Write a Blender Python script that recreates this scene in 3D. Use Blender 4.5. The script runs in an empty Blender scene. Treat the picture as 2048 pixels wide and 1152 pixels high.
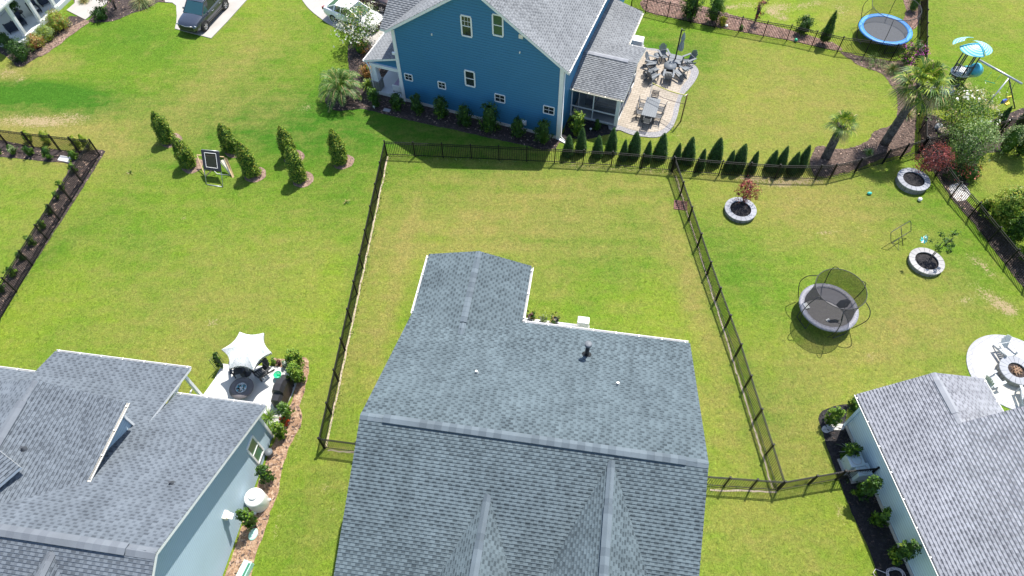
import bpy, bmesh, math, random
import numpy as np
from mathutils import Vector, Matrix, noise as mnoise
R = math.radians
scene = bpy.context.scene
col = scene.collection

# ---------------------------------------------------------------- camera
PITCH = math.degrees(math.pi/2 - math.atan(947/1365)); ROLL = -0.72; CAMH = 32.0; FPX = 1365.0
_p, _r = R(PITCH), R(ROLL)
FWD = np.array([0, math.cos(_p), -math.sin(_p)]); _rt = np.array([1., 0, 0]); _up = np.cross(_rt, FWD)
RT = math.cos(_r)*_rt + math.sin(_r)*_up
UP = -math.sin(_r)*_rt + math.cos(_r)*_up
cam = bpy.data.cameras.new('camera'); camo = bpy.data.objects.new('camera', cam); col.objects.link(camo)
cam.sensor_width = 36; cam.lens = FPX/2048*36; cam.clip_start = 0.5; cam.clip_end = 2000
M = Matrix.Identity(4)
for i in range(3):
    M[i][0] = RT[i]; M[i][1] = UP[i]; M[i][2] = -FWD[i]
M[2][3] = CAMH
camo.matrix_world = M
scene.camera = camo

# ---------------------------------------------------------------- world, sun, exposure
world = bpy.data.worlds.new('World'); scene.world = world; world.use_nodes = True
wn = world.node_tree.nodes; wl = world.node_tree.links
for n in list(wn): wn.remove(n)
sky = wn.new('ShaderNodeTexSky'); sky.sky_type = 'NISHITA'; sky.sun_disc = False
SUN_EL, SUN_AZ = 62.4, 56.0
sky.sun_elevation = R(SUN_EL); sky.sun_rotation = R(90-SUN_AZ); sky.air_density = 1.0; sky.dust_density = 1.0
bg = wn.new('ShaderNodeBackground'); bg.inputs[1].default_value = 0.15
wo = wn.new('ShaderNodeOutputWorld'); wl.new(sky.outputs[0], bg.inputs[0]); wl.new(bg.outputs[0], wo.inputs[0])
sl = bpy.data.lights.new('sun', 'SUN'); sl.energy = 5.0; sl.angle = R(0.53); sl.color = (1.0, 0.955, 0.88)
so = bpy.data.objects.new('sun', sl); col.objects.link(so)
sd = Vector((math.cos(R(SUN_AZ))*math.cos(R(SUN_EL)), math.sin(R(SUN_AZ))*math.cos(R(SUN_EL)), math.sin(R(SUN_EL))))
so.rotation_euler = sd.to_track_quat('Z', 'Y').to_euler(); so.location = (20, 30, 60)
scene.view_settings.view_transform = 'Standard'; scene.view_settings.look = 'None'
scene.view_settings.exposure = 0.64; scene.view_settings.gamma = 1
scene.render.engine = 'CYCLES'

# ---------------------------------------------------------------- survey helpers (photo pixel + height -> place on that level)
def W(px, py, z=0.0):
    d = (px-1024)*RT - (py-576)*UP + FPX*FWD
    t = (z-CAMH)/d[2]
    return Vector((d[0]*t, d[1]*t, z))
def PJ(p):
    w = np.array([p[0], p[1], p[2]-CAMH]); k = w @ FWD
    return 1024+FPX*(w @ RT)/k, 576-FPX*(w @ UP)/k
def height(base, topy, z0=0.0):
    b = W(base[0], base[1], z0); lo, hi = z0, z0+15
    for _ in range(40):
        m = (lo+hi)/2
        if PJ((b.x, b.y, m))[1] > topy: lo = m
        else: hi = m
    return lo-z0
def basefrom(top, h):            # ground point under a photo point that is h above the ground
    p = W(top[0], top[1], h); p.z = 0; return p

# ---------------------------------------------------------------- object helpers
def tag(o, label=None, cat=None, group=None, kind=None):
    if label: o['label'] = label
    if cat: o['category'] = cat
    if group: o['group'] = group
    if kind: o['kind'] = kind
    return o
def thing(name, label, cat, loc=(0, 0, 0), rz=0.0, group=None):
    o = bpy.data.objects.new(name, None); col.objects.link(o)
    o.empty_display_size = 0.3
    o.location = loc; o.rotation_euler = (0, 0, rz)
    return tag(o, label, cat, group)
KIDS = {}
def adopt(o, parent):
    o.parent = parent; KIDS.setdefault(parent.name, []).append(o)
def copy_tree(o, parent=None, loc=None, rz=None, label=None, scale=None):
    c = o.copy(); col.objects.link(c)
    if parent is not None: adopt(c, parent)
    if loc is not None: c.location = loc
    if rz is not None: c.rotation_euler = (0, 0, rz)
    if scale is not None: c.scale = (scale, scale, scale) if not hasattr(scale, '__len__') else scale
    if label: c['label'] = label
    for ch in KIDS.get(o.name, []): copy_tree(ch, c)
    return c
def wloc(o):
    v = Vector((0, 0, 0))
    while o is not None: v += o.location; o = o.parent
    return v

class MB:
    def __init__(s): s.v = []; s.f = []; s.m = []; s.sm = []
    def add(s, vs, fs, mi=0, smooth=False):
        b = len(s.v); s.v += [tuple(v) for v in vs]
        for f in fs: s.f.append(tuple(b+i for i in f)); s.m.append(mi); s.sm.append(smooth)
    def poly(s, pts, mi=0): s.add(pts, [tuple(range(len(pts)))], mi)
    def box(s, c, d, rz=0, mi=0, tilt=None):
        hx, hy, hz = d[0]/2, d[1]/2, d[2]/2
        m = Matrix.Rotation(rz, 3, 'Z')
        if tilt is not None: m = m @ tilt
        vs = [Vector(c)+m @ Vector((x*hx, y*hy, z*hz)) for x in (-1, 1) for y in (-1, 1) for z in (-1, 1)]
        s.add(vs, [(0, 1, 3, 2), (4, 6, 7, 5), (0, 4, 5, 1), (2, 3, 7, 6), (0, 2, 6, 4), (1, 5, 7, 3)], mi)
    def bar(s, a, b, w, h=None, mi=0, up=(0, 0, 1)):
        a, b = Vector(a), Vector(b); h = w if h is None else h
        d = (b-a).normalized(); u = Vector(up)
        if abs(d.dot(u)) > .98: u = Vector((0, 1, 0)) if abs(d.y) < .9 else Vector((1, 0, 0))
        r = d.cross(u).normalized(); u = r.cross(d).normalized()
        vs = [p+r*x*w/2+u*z*h/2 for p in (a, b) for x in (-1, 1) for z in (-1, 1)]
        s.add(vs, [(0, 1, 3, 2), (4, 6, 7, 5), (0, 4, 5, 1), (2, 3, 7, 6), (0, 2, 6, 4), (1, 5, 7, 3)], mi)
    def tube(s, pts, r, n=8, mi=0, cap=True, closed=False):
        pts = [Vector(p) for p in pts]; N = len(pts)
        rr = r if hasattr(r, '__len__') else [r]*N
        b = len(s.v); prev = None
        for i, p in enumerate(pts):
            if closed: t = pts[(i+1) % N]-pts[i-1]
            else: t = pts[min(i+1, N-1)]-pts[max(i-1, 0)]
            t.normalize()
            if prev is None:
                a = Vector((0, 0, 1)) if abs(t.z) < .9 else Vector((1, 0, 0)); x = t.cross(a).normalized()
            else: x = (prev-t*prev.dot(t)).normalized()
            prev = x; y = t.cross(x)
            for k in range(n):
                q = 2*math.pi*k/n; s.v.append(tuple(p+(x*math.cos(q)+y*math.sin(q))*rr[i]))
        for i in range(N if closed else N-1):
            j = (i+1) % N
            for k in range(n):
                s.f.append((b+i*n+k, b+i*n+(k+1) % n, b+j*n+(k+1) % n, b+j*n+k)); s.m.append(mi); s.sm.append(True)
        if cap and not closed:
            s.f.append(tuple(b+k for k in range(n))[::-1]); s.m.append(mi); s.sm.append(False)
            s.f.append(tuple(b+(N-1)*n+k for k in range(n))); s.m.append(mi); s.sm.append(False)
    def lathe(s, prof, c=(0, 0, 0), n=24, mi=0, axis='Z', smooth=True):
        b = len(s.v); c = Vector(c)
        for (r, z) in prof:
            for k in range(n):
                q = 2*math.pi*k/n; x, y = r*math.cos(q), r*math.sin(q)
                if axis == 'Z': p = (x, y, z)
                elif axis == 'X': p = (z, x, y)
                else: p = (x, z, y)
                s.v.append(tuple(c+Vector(p)))
        for i in range(len(prof)-1):
            for k in range(n):
                s.f.append((b+i*n+k, b+i*n+(k+1) % n, b+(i+1)*n+(k+1) % n, b+(i+1)*n+k)); s.m.append(mi); s.sm.append(smooth)
    def disc(s, c, r, n=24, mi=0): s.poly([(c[0]+r*math.cos(2*math.pi*k/n), c[1]+r*math.sin(2*math.pi*k/n), c[2]) for k in range(n)], mi)
    def courses(s, pts, mi, row=.143, lift=.030):
        """shingle courses as real overlapping strips, each with its butt edge standing proud of the one below"""
        n = (pts[1]-pts[0]).cross(pts[2]-pts[0]).normalized()
        if n.z < 0: n = -n
        e = Vector((0, 0, 1)).cross(n).normalized(); t = n.cross(e)
        sv = [p.dot(t) for p in pts]; k0, k1 = math.floor(min(sv)/row), math.ceil(max(sv)/row)
        for k in range(k0, k1):
            P = list(pts)
            for lim, sg in ((k*row, 1), ((k+1)*row, -1)):
                Q = []
                for i in range(len(P)):
                    a, b = P[i-1], P[i]; da, db = (a.dot(t)-lim)*sg, (b.dot(t)-lim)*sg
                    if (da >= 0) != (db >= 0): Q.append(a.lerp(b, da/(da-db)))
                    if db >= 0: Q.append(b)
                P = Q
                if len(P) < 3: break
            if len(P) < 3: continue
            up = [p+n*lift*(1-min(1, max(0, (p.dot(t)-k*row)/row))) for p in P]
            s.add(up, [tuple(range(len(up)))], mi)
            ends = [p for p in P if abs(p.dot(t)-k*row) < 1e-5]
            if len(ends) >= 2:
                ends.sort(key=lambda p: p.dot(e)); a, b = ends[0], ends[-1]
                s.add([a, b, b+n*lift, a+n*lift], [(0, 1, 2, 3)], mi)
    def slab(s, pts, th=0.16, mi=0, ms=1):     # roof plane: top face + fascia round it + underside
        pts = [Vector(p) for p in pts]; n = (pts[1]-pts[0]).cross(pts[2]-pts[0])
        if n.z < 0: pts = pts[::-1]
        lo = [p-Vector((0, 0, th)) for p in pts]; k = len(pts)
        s.courses(pts, mi)
        s.add([p-Vector((0, 0, .03)) for p in pts], [tuple(range(k))], ms)
        s.add(lo, [tuple(range(k))[::-1]], ms)
        for i in range(k):
            j = (i+1) % k; s.add([lo[i], lo[j], pts[j], pts[i]], [(0, 1, 2, 3)], ms)
    def prism(s, pts, z0, z1, mi=0, ms=None):
        ms = mi if ms is None else ms
        k = len(pts); A = 0
        for i in range(k): A += pts[i][0]*pts[(i+1) % k][1]-pts[(i+1) % k][0]*pts[i][1]
        if A < 0: pts = pts[::-1]
        s.add([(p[0], p[1], z1) for p in pts], [tuple(range(k))], mi)
        for i in range(k):
            j = (i+1) % k
            s.add([(pts[i][0], pts[i][1], z0), (pts[j][0], pts[j][1], z0), (pts[j][0], pts[j][1], z1), (pts[i][0], pts[i][1], z1)], [(0, 1, 2, 3)], ms)
    def build(s, name, mats, parent=None, world=False, bevel=0, uv=False):
        vs = s.v
        if world and parent is not None:
            o0 = wloc(parent); vs = [(v[0]-o0.x, v[1]-o0.y, v[2]-o0.z) for v in vs]
        me = bpy.data.meshes.new(name); me.from_pydata(vs, [], s.f)
        mats = mats if isinstance(mats, (list, tuple)) else [mats]
        for m in mats: me.materials.append(m)
        me.polygons.foreach_set('material_index', [min(i, len(mats)-1) for i in s.m])
        me.polygons.foreach_set('use_smooth', s.sm)
        if uv:
            L = me.uv_layers.new(name='UVMap'); me.update()
            for p in me.polygons:
                n = p.normal; e = Vector((0, 0, 1)).cross(n)
                e = e.normalized() if e.length > 1e-4 else Vector((1, 0, 0)); t = n.cross(e)
                for li in p.loop_indices:
                    w = Vector(s.v[me.loops[li].vertex_index]); L.data[li].uv = (w.dot(e), w.dot(t))
        me.update()
        if uv and parent is not None and world:      # walls: every face looks away from the middle of the house
            bm = bmesh.new(); bm.from_mesh(me)
            fl = [f for f in bm.faces if abs(f.normal.z) < .1 and f.normal.dot(f.calc_center_median()) < 0 and f.calc_area() > .5]
            bmesh.ops.reverse_faces(bm, faces=fl); bm.to_mesh(me); bm.free(); me.update()
        o = bpy.data.objects.new(name, me); col.objects.link(o)
        if parent is not None: adopt(o, parent)
        if bevel:
            b = o.modifiers.new('bevel', 'BEVEL'); b.width = bevel; b.segments = 2; b.limit_method = 'ANGLE'
        return o

def spline(pts, n=6, closed=True):
    P = [Vector(p) for p in pts]; N = len(P); out = []
    rng = range(N) if closed else range(N-1)
    for i in rng:
        if closed: a, b, c, d = P[i-1], P[i], P[(i+1) % N], P[(i+2) % N]
        else: a, b, c, d = P[max(i-1, 0)], P[i], P[i+1], P[min(i+2, N-1)]
        for k in range(n):
            t = k/n
            out.append(0.5*((2*b)+(c-a)*t+(2*a-5*b+4*c-d)*t*t+(3*b-a-3*c+d)*t**3))
    if not closed: out.append(P[-1])
    return out
def house_frame(th):
    c, s = math.cos(R(th)), math.sin(R(th))
    return lambda u, v, z=0.0: Vector((u*c-v*s, u*s+v*c, z))
# ---------------------------------------------------------------- materials
class NT:
    def __init__(s, name):
        s.m = bpy.data.materials.new(name); s.m.use_nodes = True; t = s.m.node_tree; s.n = t.nodes; s.l = t.links
        s.b = s.n['Principled BSDF']; s.o = s.n['Material Output']
    def new(s, t, **k):
        x = s.n.new(t)
        for a, b in k.items(): setattr(x, a, b)
        return x
    def link(s, a, b): s.l.new(a, b)
    def noise(s, scale, detail=4, rough=.6, vec=None, dist=0):
        x = s.new('ShaderNodeTexNoise'); x.inputs['Scale'].default_value = scale; x.inputs['Detail'].default_value = detail
        x.inputs['Roughness'].default_value = rough; x.inputs['Distortion'].default_value = dist
        if vec is not None: s.link(vec, x.inputs['Vector'])
        return x
    def ramp(s, fac, stops):
        x = s.new('ShaderNodeValToRGB'); e = x.color_ramp.elements
        while len(e) < len(stops): e.new(.5)
        for i, (p, c) in enumerate(stops): e[i].position = p; e[i].color = (c[0], c[1], c[2], 1) if hasattr(c, '__len__') else (c, c, c, 1)
        s.link(fac, x.inputs[0]); return x
    def mix(s, fac, a, b, mode='MIX'):
        x = s.new('ShaderNodeMix', data_type='RGBA', blend_type=mode)
        for i, v in ((0, fac), (6, a), (7, b)):
            if isinstance(v, (int, float)): x.inputs[i].default_value = v
            elif isinstance(v, tuple): x.inputs[i].default_value = (v[0], v[1], v[2], 1)
            else: s.link(v, x.inputs[i])
        return x.outputs[2]
    def math(s, op, a, b=None, c=None):
        x = s.new('ShaderNodeMath', operation=op)
        for i, v in enumerate((a, b, c)):
            if v is None: continue
            if isinstance(v, (int, float)): x.inputs[i].default_value = v
            else: s.link(v, x.inputs[i])
        return x.outputs[0]
    def bump(s, h, strength=.3, dist=.02):
        x = s.new('ShaderNodeBump'); x.inputs['Strength'].default_value = strength; x.inputs['Distance'].default_value = dist
        s.link(h, x.inputs['Height']); s.link(x.outputs[0], s.b.inputs['Normal'])
    def coord(s, k='Object'): return s.new('ShaderNodeTexCoord').outputs[k]
    def pos(s): return s.new('ShaderNodeNewGeometry').outputs['Position']
    def base(s, c):
        if isinstance(c, tuple): s.b.inputs['Base Color'].default_value = (c[0], c[1], c[2], 1)
        else: s.link(c, s.b.inputs['Base Color'])
    def rough(s, r): s.b.inputs['Roughness'].default_value = r

def plain(name, c, rough=.6, metal=0, var=.12, scale=6, spec=.5, coat=0, alpha=None):
    t = NT(name); n = t.noise(scale, 3, vec=t.pos())
    r = t.ramp(n.outputs[0], [(.3, tuple(x*(1-var) for x in c)), (.7, tuple(min(1, x*(1+var)) for x in c))])
    t.base(r.outputs[0]); t.rough(rough); t.b.inputs['Metallic'].default_value = metal
    t.b.inputs['Specular IOR Level'].default_value = spec; t.b.inputs['Coat Weight'].default_value = coat
    return t.m

def shingle(name, light, dark, row=.143, wid=.31, contrast=.9):
    t = NT(name); uv = t.coord('UV')
    sep = t.new('ShaderNodeSeparateXYZ'); t.link(uv, sep.inputs[0])
    cv = t.math('DIVIDE', sep.outputs[1], row); ci = t.math('FLOOR', cv); fr = t.math('FRACT', cv)      # course number, height in the course
    wn_ = t.new('ShaderNodeTexWhiteNoise', noise_dimensions='1D'); t.link(ci, wn_.inputs['W'])
    ofs = t.math('ADD', t.math('MULTIPLY', ci, .5), t.math('MULTIPLY', wn_.outputs['Value'], .45))
    ux = t.math('ADD', t.math('DIVIDE', sep.outputs[0], wid), ofs); ti = t.math('FLOOR', ux); tf = t.math('FRACT', ux)
    cb = t.new('ShaderNodeCombineXYZ'); t.link(ti, cb.inputs[0]); t.link(ci, cb.inputs[1])
    w2 = t.new('ShaderNodeTexWhiteNoise', noise_dimensions='2D'); t.link(cb.outputs[0], w2.inputs['Vector'])
    rnd = w2.outputs['Value']
    edge = t.math('ADD', .34, t.math('MULTIPLY', rnd, .26))                                              # width of the open slot
    slot = t.math('LESS_THAN', tf, edge)
    big = t.noise(.35, 3, vec=uv); fine = t.noise(60, 2, vec=uv)
    c = t.mix(t.math('MULTIPLY', rnd, .75), light, t.mix(.5, light, dark))
    # granule shade band the manufacturer prints in each slot
    band = t.math('MULTIPLY', slot, t.math('MULTIPLY', t.math('GREATER_THAN', fr, .30), t.math('LESS_THAN', fr, .92)))
    band = t.math('MULTIPLY', band, t.math('ADD', .55, t.math('MULTIPLY', w2.outputs['Value'], .45)))
    c = t.mix(t.math('MULTIPLY', band, contrast), c, tuple(x*.55 for x in dark))
    c = t.mix(.28, c, t.mix(fine.outputs[0], tuple(x*.6 for x in dark), tuple(min(1, x*1.3) for x in light)), 'MIX')
    c = t.mix(.14, c, t.ramp(big.outputs[0], [(.35, tuple(x*.75 for x in dark)), (.65, tuple(min(1, x*1.2) for x in light))]).outputs[0])
    stv = t.new('ShaderNodeMapping'); t.link(uv, stv.inputs[0]); stv.inputs['Scale'].default_value = (1.6, .18, 1); stn = t.noise(1.0, 4, .65, vec=stv.outputs[0])
    c = t.mix(1.0, c, t.ramp(stn.outputs[0], [(.35, .88), (.52, 1.0), (.7, 1.06)]).outputs[0], 'MULTIPLY')      # weather streaks down the slope
    t.base(c); t.rough(.95); t.b.inputs['Specular IOR Level'].default_value = .12
    h = t.math('ADD', t.math('MULTIPLY', t.math('SUBTRACT', 1.0, fr), .15), t.math('MULTIPLY', t.math('SUBTRACT', 1.0, slot), .9))
    h = t.math('ADD', h, t.math('MULTIPLY', fine.outputs[0], .5))
    t.bump(h, .8, .012)
    return t.m

def siding(name, c, row=.18, vertical=False):
    t = NT(name); uv = t.coord('UV'); sep = t.new('ShaderNodeSeparateXYZ'); t.link(uv, sep.inputs[0])
    fr = t.math('FRACT', t.math('DIVIDE', sep.outputs[0 if vertical else 1], row))
    n = t.noise(.5, 3, vec=uv)
    cc = t.mix(n.outputs[0], tuple(x*.9 for x in c), tuple(x*1.1 for x in c))
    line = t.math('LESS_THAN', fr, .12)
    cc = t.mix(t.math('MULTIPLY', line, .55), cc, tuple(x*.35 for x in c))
    t.base(cc); t.rough(.55); t.bump(t.math('SUBTRACT', 1.0, fr), .8, .03)
    return t.m

def leafmat(name, c, var=.35, trans=.3):
    t = NT(name); g = t.new('ShaderNodeNewGeometry'); n = t.noise(2.2, 2, vec=g.outputs['Position'])
    f = t.math('ADD', t.math('MULTIPLY', g.outputs['Random Per Island'], .7), t.math('MULTIPLY', n.outputs[0], .3))
    cc = t.mix(f, tuple(x*(1-var) for x in c), tuple(min(1, x*(1+var)) for x in c))
    t.base(cc); t.rough(.5); t.b.inputs['Specular IOR Level'].default_value = .35
    tr = t.new('ShaderNodeBsdfTranslucent'); t.link(t.mix(1.0, cc, (1.0, 1.0, .55), 'MULTIPLY'), tr.inputs[0])
    mx = t.new('ShaderNodeMixShader'); mx.inputs[0].default_value = trans
    t.link(t.b.outputs[0], mx.inputs[1]); t.link(tr.outputs[0], mx.inputs[2]); t.link(mx.outputs[0], t.o.inputs[0])
    return t.m

def mulch(name, a, b, c, scale=9):
    t = NT(name); p = t.pos()
    v = t.new('ShaderNodeTexVoronoi'); v.inputs['Scale'].default_value = scale; t.link(p, v.inputs['Vector'])
    n1 = t.noise(scale*1.6, 3, vec=p, dist=1.5); n2 = t.noise(.8, 3, vec=p)
    cr = t.ramp(n1.outputs[0], [(.30, a), (.52, b), (.74, c)])
    vs = t.new('ShaderNodeSeparateColor'); t.link(v.outputs['Color'], vs.inputs[0])
    cc = t.mix(.45, cr.outputs[0], t.ramp(vs.outputs[0], [(.1, a), (.55, b), (.95, c)]).outputs[0])
    cc = t.mix(t.ramp(n2.outputs[0], [(.4, 0), (.65, .4)]).outputs[0], cc, tuple((x+y)/2 for x, y in zip(a, b)))
    t.base(cc); t.rough(.95)
    t.bump(t.math('ADD', n1.outputs[0], v.outputs['Distance']), .9, .05)
    return t.m

def concrete(name, c, var=.1, joint=None):
    t = NT(name); p = t.pos(); n = t.noise(.7, 5, vec=p); n2 = t.noise(14, 3, vec=p)
    cc = t.mix(t.ramp(n.outputs[0], [(.3, 0), (.7, 1)]).outputs[0], tuple(x*(1-var) for x in c), tuple(min(1, x*(1+var*.4)) for x in c))
    cc = t.mix(t.math('MULTIPLY', n2.outputs[0], .25), cc, tuple(x*.7 for x in c))
    t.base(cc); t.rough(.85); t.bump(n2.outputs[0], .2, .01)
    return t.m

def pavers(name, a, b, w=.4, h=.2, mort=.3, rot=-21):
    t = NT(name); p = t.pos(); mp = t.new('ShaderNodeMapping'); t.link(p, mp.inputs[0]); mp.inputs['Rotation'].default_value = (0, 0, R(-rot))
    br = t.new('ShaderNodeTexBrick'); t.link(mp.outputs[0], br.inputs['Vector']); br.inputs['Scale'].default_value = 1
    br.inputs['Brick Width'].default_value = w; br.inputs['Row Height'].default_value = h; br.inputs['Mortar Size'].default_value = .012
    br.inputs['Color1'].default_value = (*a, 1); br.inputs['Color2'].default_value = (*b, 1); br.inputs['Mortar'].default_value = (*tuple(x*mort for x in a), 1)
    n = t.noise(1.2, 4, vec=p); n2 = t.noise(20, 2, vec=p)
    cc = t.mix(t.math('MULTIPLY', n.outputs[0], .35), br.outputs['Color'], tuple(x*.65 for x in a))
    cc = t.mix(t.math('MULTIPLY', n2.outputs[0], .2), cc, tuple(x*.6 for x in b))
    t.base(cc); t.rough(.85); t.bump(br.outputs['Fac'], -.4, .01)
    return t.m

def glass(name, c=(.02, .03, .035), rough=.06):
    t = NT(name); t.base(c); t.rough(rough); t.b.inputs['Specular IOR Level'].default_value = .9; return t.m

def netmat(name, c, alpha):
    t = NT(name); t.base(c); t.rough(.8)
    tr = t.new('ShaderNodeBsdfTransparent'); mx = t.new('ShaderNodeMixShader'); mx.inputs[0].default_value = alpha
    t.link(tr.outputs[0], mx.inputs[1]); t.link(t.b.outputs[0], mx.inputs[2]); t.link(mx.outputs[0], t.o.inputs[0])
    return t.m

def lawnmat():
    t = NT('lawn grass'); p = t.pos()
    at = t.new('ShaderNodeAttribute'); at.attribute_name = 'lawn'
    sp = t.new('ShaderNodeSeparateColor'); t.link(at.outputs['Color'], sp.inputs[0])
    dry, bare, lush = sp.outputs[0], sp.outputs[1], sp.outputs[2]
    big = t.noise(.16, 4, .6, vec=p, dist=.4); mid = t.noise(.9, 5, .65, vec=p, dist=.6)
    mp = t.new('ShaderNodeMapping'); t.link(p, mp.inputs[0]); mp.inputs['Scale'].default_value = (.35, 1.5, 1); mp.inputs['Rotation'].default_value = (0, 0, R(5))
    mow = t.noise(1.0, 3, .6, vec=mp.outputs[0])
    f1 = t.noise(7, 5, .75, vec=p, dist=1.2); f2 = t.noise(26, 3, .7, vec=p, dist=1.0)
    m2 = t.new('ShaderNodeMapping'); t.link(p, m2.inputs[0]); m2.inputs['Scale'].default_value = (1, .35, 1); m2.inputs['Rotation'].default_value = (0, 0, R(35))
    bl = t.noise(20, 2, .7, vec=m2.outputs[0], dist=2.0)
    green, deep, straw, soil = (.150, .225, .030), (.05, .1, .014), (.262, .238, .068), (.42, .32, .17)
    base = t.mix(t.ramp(big.outputs[0], [(.36, 0), (.64, 1)]).outputs[0], (.142, .236, .026), (.206, .280, .031))
    base = t.mix(t.math('MULTIPLY', lush, 1.35), base, (.058, .157, .016))
    k = t.math('ADD', t.math('MULTIPLY', dry, 1.9), t.math('MULTIPLY', t.math('SUBTRACT', mid.outputs[0], .5), 1.2))
    k = t.math('ADD', k, t.math('MULTIPLY', t.math('SUBTRACT', mow.outputs[0], .5), .9))
    k = t.math('SUBTRACT', k, .14)
    kk = t.new('ShaderNodeClamp'); t.link(k, kk.inputs[0])
    base = t.mix(kk.outputs[0], base, straw)
    # tufts: fine light and dark blades
    fb = t.math('ADD', t.math('MULTIPLY', f1.outputs[0], .45), t.math('ADD', t.math('MULTIPLY', f2.outputs[0], .25), t.math('MULTIPLY', bl.outputs[0], .3)))
    blade = t.ramp(fb, [(.38, .50), (.5, .97), (.61, 1.45)])
    base = t.mix(1.0, base, blade.outputs[0], 'MULTIPLY')
    cl = t.noise(3.2, 4, .7, vec=p, dist=1.5)
    base = t.mix(1.0, base, t.ramp(cl.outputs[0], [(.34, (.82, .88, .88)), (.5, (1, 1, 1)), (.68, (1.14, 1.08, 1.05))]).outputs[0], 'MULTIPLY')
    bb = t.ramp(t.math('ADD', bare, t.math('MULTIPLY', t.math('SUBTRACT', f1.outputs[0], .5), 3.4)), [(.58, 0), (.95, 1)])
    base = t.mix(bb.outputs[0], base, t.mix(f2.outputs[0], (.30, .22, .11), (.50, .40, .24)))
    t.base(base); t.rough(.9); t.b.inputs['Specular IOR Level'].default_value = .02
    t.bump(fb, 1.0, .16)
    return t.m

MT = {}
MT['main_roof'] = shingle('blue grey shingles', (.132, .170, .188), (.032, .044, .053))
MT['left_roof'] = shingle('slate grey shingles', (.158, .182, .208), (.058, .069, .085))
MT['right_roof'] = shingle('pale grey shingles', (.305, .313, .342), (.105, .110, .131))
MT['blue_roof'] = shingle('weathered grey shingles', (.245, .256, .268), (.105, .112, .124))
MT['cap_main'] = concrete('blue grey ridge cap', (.125, .157, .18), .25); MT['cap_main2'] = concrete('darker blue grey ridge cap', (.095, .122, .143), .25)
MT['cap_left'] = concrete('slate ridge cap', (.15, .168, .19), .2); MT['cap_left2'] = concrete('darker slate ridge cap', (.132, .148, .17), .2)
MT['cap_pale'] = concrete('pale ridge cap', (.28, .29, .315), .15); MT['cap_pale2'] = concrete('darker pale ridge cap', (.25, .26, .285), .15)
MT['white'] = plain('white trim paint', (.78, .78, .76), .5, var=.04)
MT['cream'] = plain('cream gutter', (.80, .74, .62), .5, var=.04)
MT['gutter'] = plain('white gutter', (.82, .80, .77), .45, var=.03)
MT['trough'] = plain('grey gutter trough floor', (.34, .35, .36), .8, var=.2)  # trough floor coloured a darker grey than the rest of the gutter
MT['blue_siding'] = siding('blue lap siding', (.030, .175, .320), .19)
MT['grey_siding'] = siding('grey blue lap siding', (.36, .47, .54), .15)
MT['pale_siding'] = siding('pale blue lap siding', (.60, .75, .82), .18)
MT['mint_siding'] = siding('off white lap siding', (.70, .72, .72), .15)
MT['foundation'] = concrete('pale foundation', (.55, .55, .53))
MT['concrete'] = concrete('driveway concrete', (.40, .375, .345), .15)
MT['conc_blue'] = concrete('porch floor concrete', (.60, .63, .65), .08)
MT['white_conc'] = concrete('white patio concrete', (.56, .55, .535), .08)
MT['pav_warm'] = pavers('warm patio pavers', (.44, .38, .31), (.34, .29, .23))
MT['pav_border'] = pavers('grey border pavers', (.34, .33, .33), (.27, .26, .27), .3, .15)
MT['pav_pale'] = pavers('pale patio pavers', (.50, .48, .45), (.45, .43, .40), .6, .4, .75, 7)
MT['pav_pborder'] = pavers('pale grey border pavers', (.42, .42, .44), (.36, .36, .38), .3, .2, .6, 30)
MT['stone'] = concrete('grey cap stone', (.32, .33, .36), .3)
MT['stonepale'] = concrete('pale cap stone', (.36, .35, .345), .25)
MT['blocks'] = pavers('retaining blocks', (.30, .29, .27), (.2, .2, .19), .25, .15, .4)
MT['fence'] = plain('black fence metal', (.007, .007, .008), .55, var=.2, spec=.25)
MT['black'] = plain('black plastic', (.018, .019, .021), .5)
MT['charcoal'] = plain('charcoal paint', (.055, .060, .068), .5)
MT['grey'] = plain('grey furniture', (.13, .145, .16), .55)
MT['greyl'] = plain('light grey furniture', (.42, .44, .46), .55)
MT['steel'] = plain('galvanised steel', (.50, .52, .52), .4, metal=.6)
MT['dsteel'] = plain('dark steel tube', (.05, .055, .05), .4, metal=.3)
MT['rubber'] = plain('tyre rubber', (.02, .02, .022), .8)
MT['rim'] = plain('alloy rim', (.45, .45, .46), .3, metal=.8)
MT['glass'] = glass('window glass')
MT['glass_green'] = glass('green tinted pane', (.035, .17, .075), .3)
MT['glass_teal'] = glass('windscreen glass', (.02, .07, .085), .08)
MT['mulch_dark'] = mulch('dark bark mulch', (.016, .011, .010), (.050, .034, .030), (.125, .095, .085))
MT['mulch_black'] = mulch('black mulch', (.006, .006, .007), (.018, .016, .018), (.05, .045, .045))
MT['mulch_brown'] = mulch('brown bark mulch', (.030, .020, .016), (.105, .068, .052), (.24, .17, .135))
MT['mulch_tan'] = mulch('tan bark ring', (.10, .065, .05), (.26, .17, .125), (.46, .33, .25))
MT['mulch_red'] = mulch('pink brown bark chips', (.08, .045, .035), (.23, .135, .105), (.42, .28, .22))
MT['straw'] = mulch('pine straw mulch', (.16, .085, .045), (.34, .21, .13), (.56, .42, .30))
MT['pebble'] = mulch('white river pebbles', (.30, .28, .26), (.62, .60, .57), (.85, .84, .82), 14)
MT['soil'] = mulch('bare sandy soil', (.32, .25, .17), (.44, .36, .26), (.56, .48, .37))
MT['bark'] = mulch('tree bark', (.04, .035, .028), (.11, .095, .08), (.2, .18, .15), 5)
MT['palmbark'] = mulch('palm trunk fibre', (.035, .032, .03), (.10, .09, .082), (.24, .21, .18), 7)
MT['wood'] = plain('bare pine wood', (.55, .40, .22), .7, var=.2)
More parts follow.
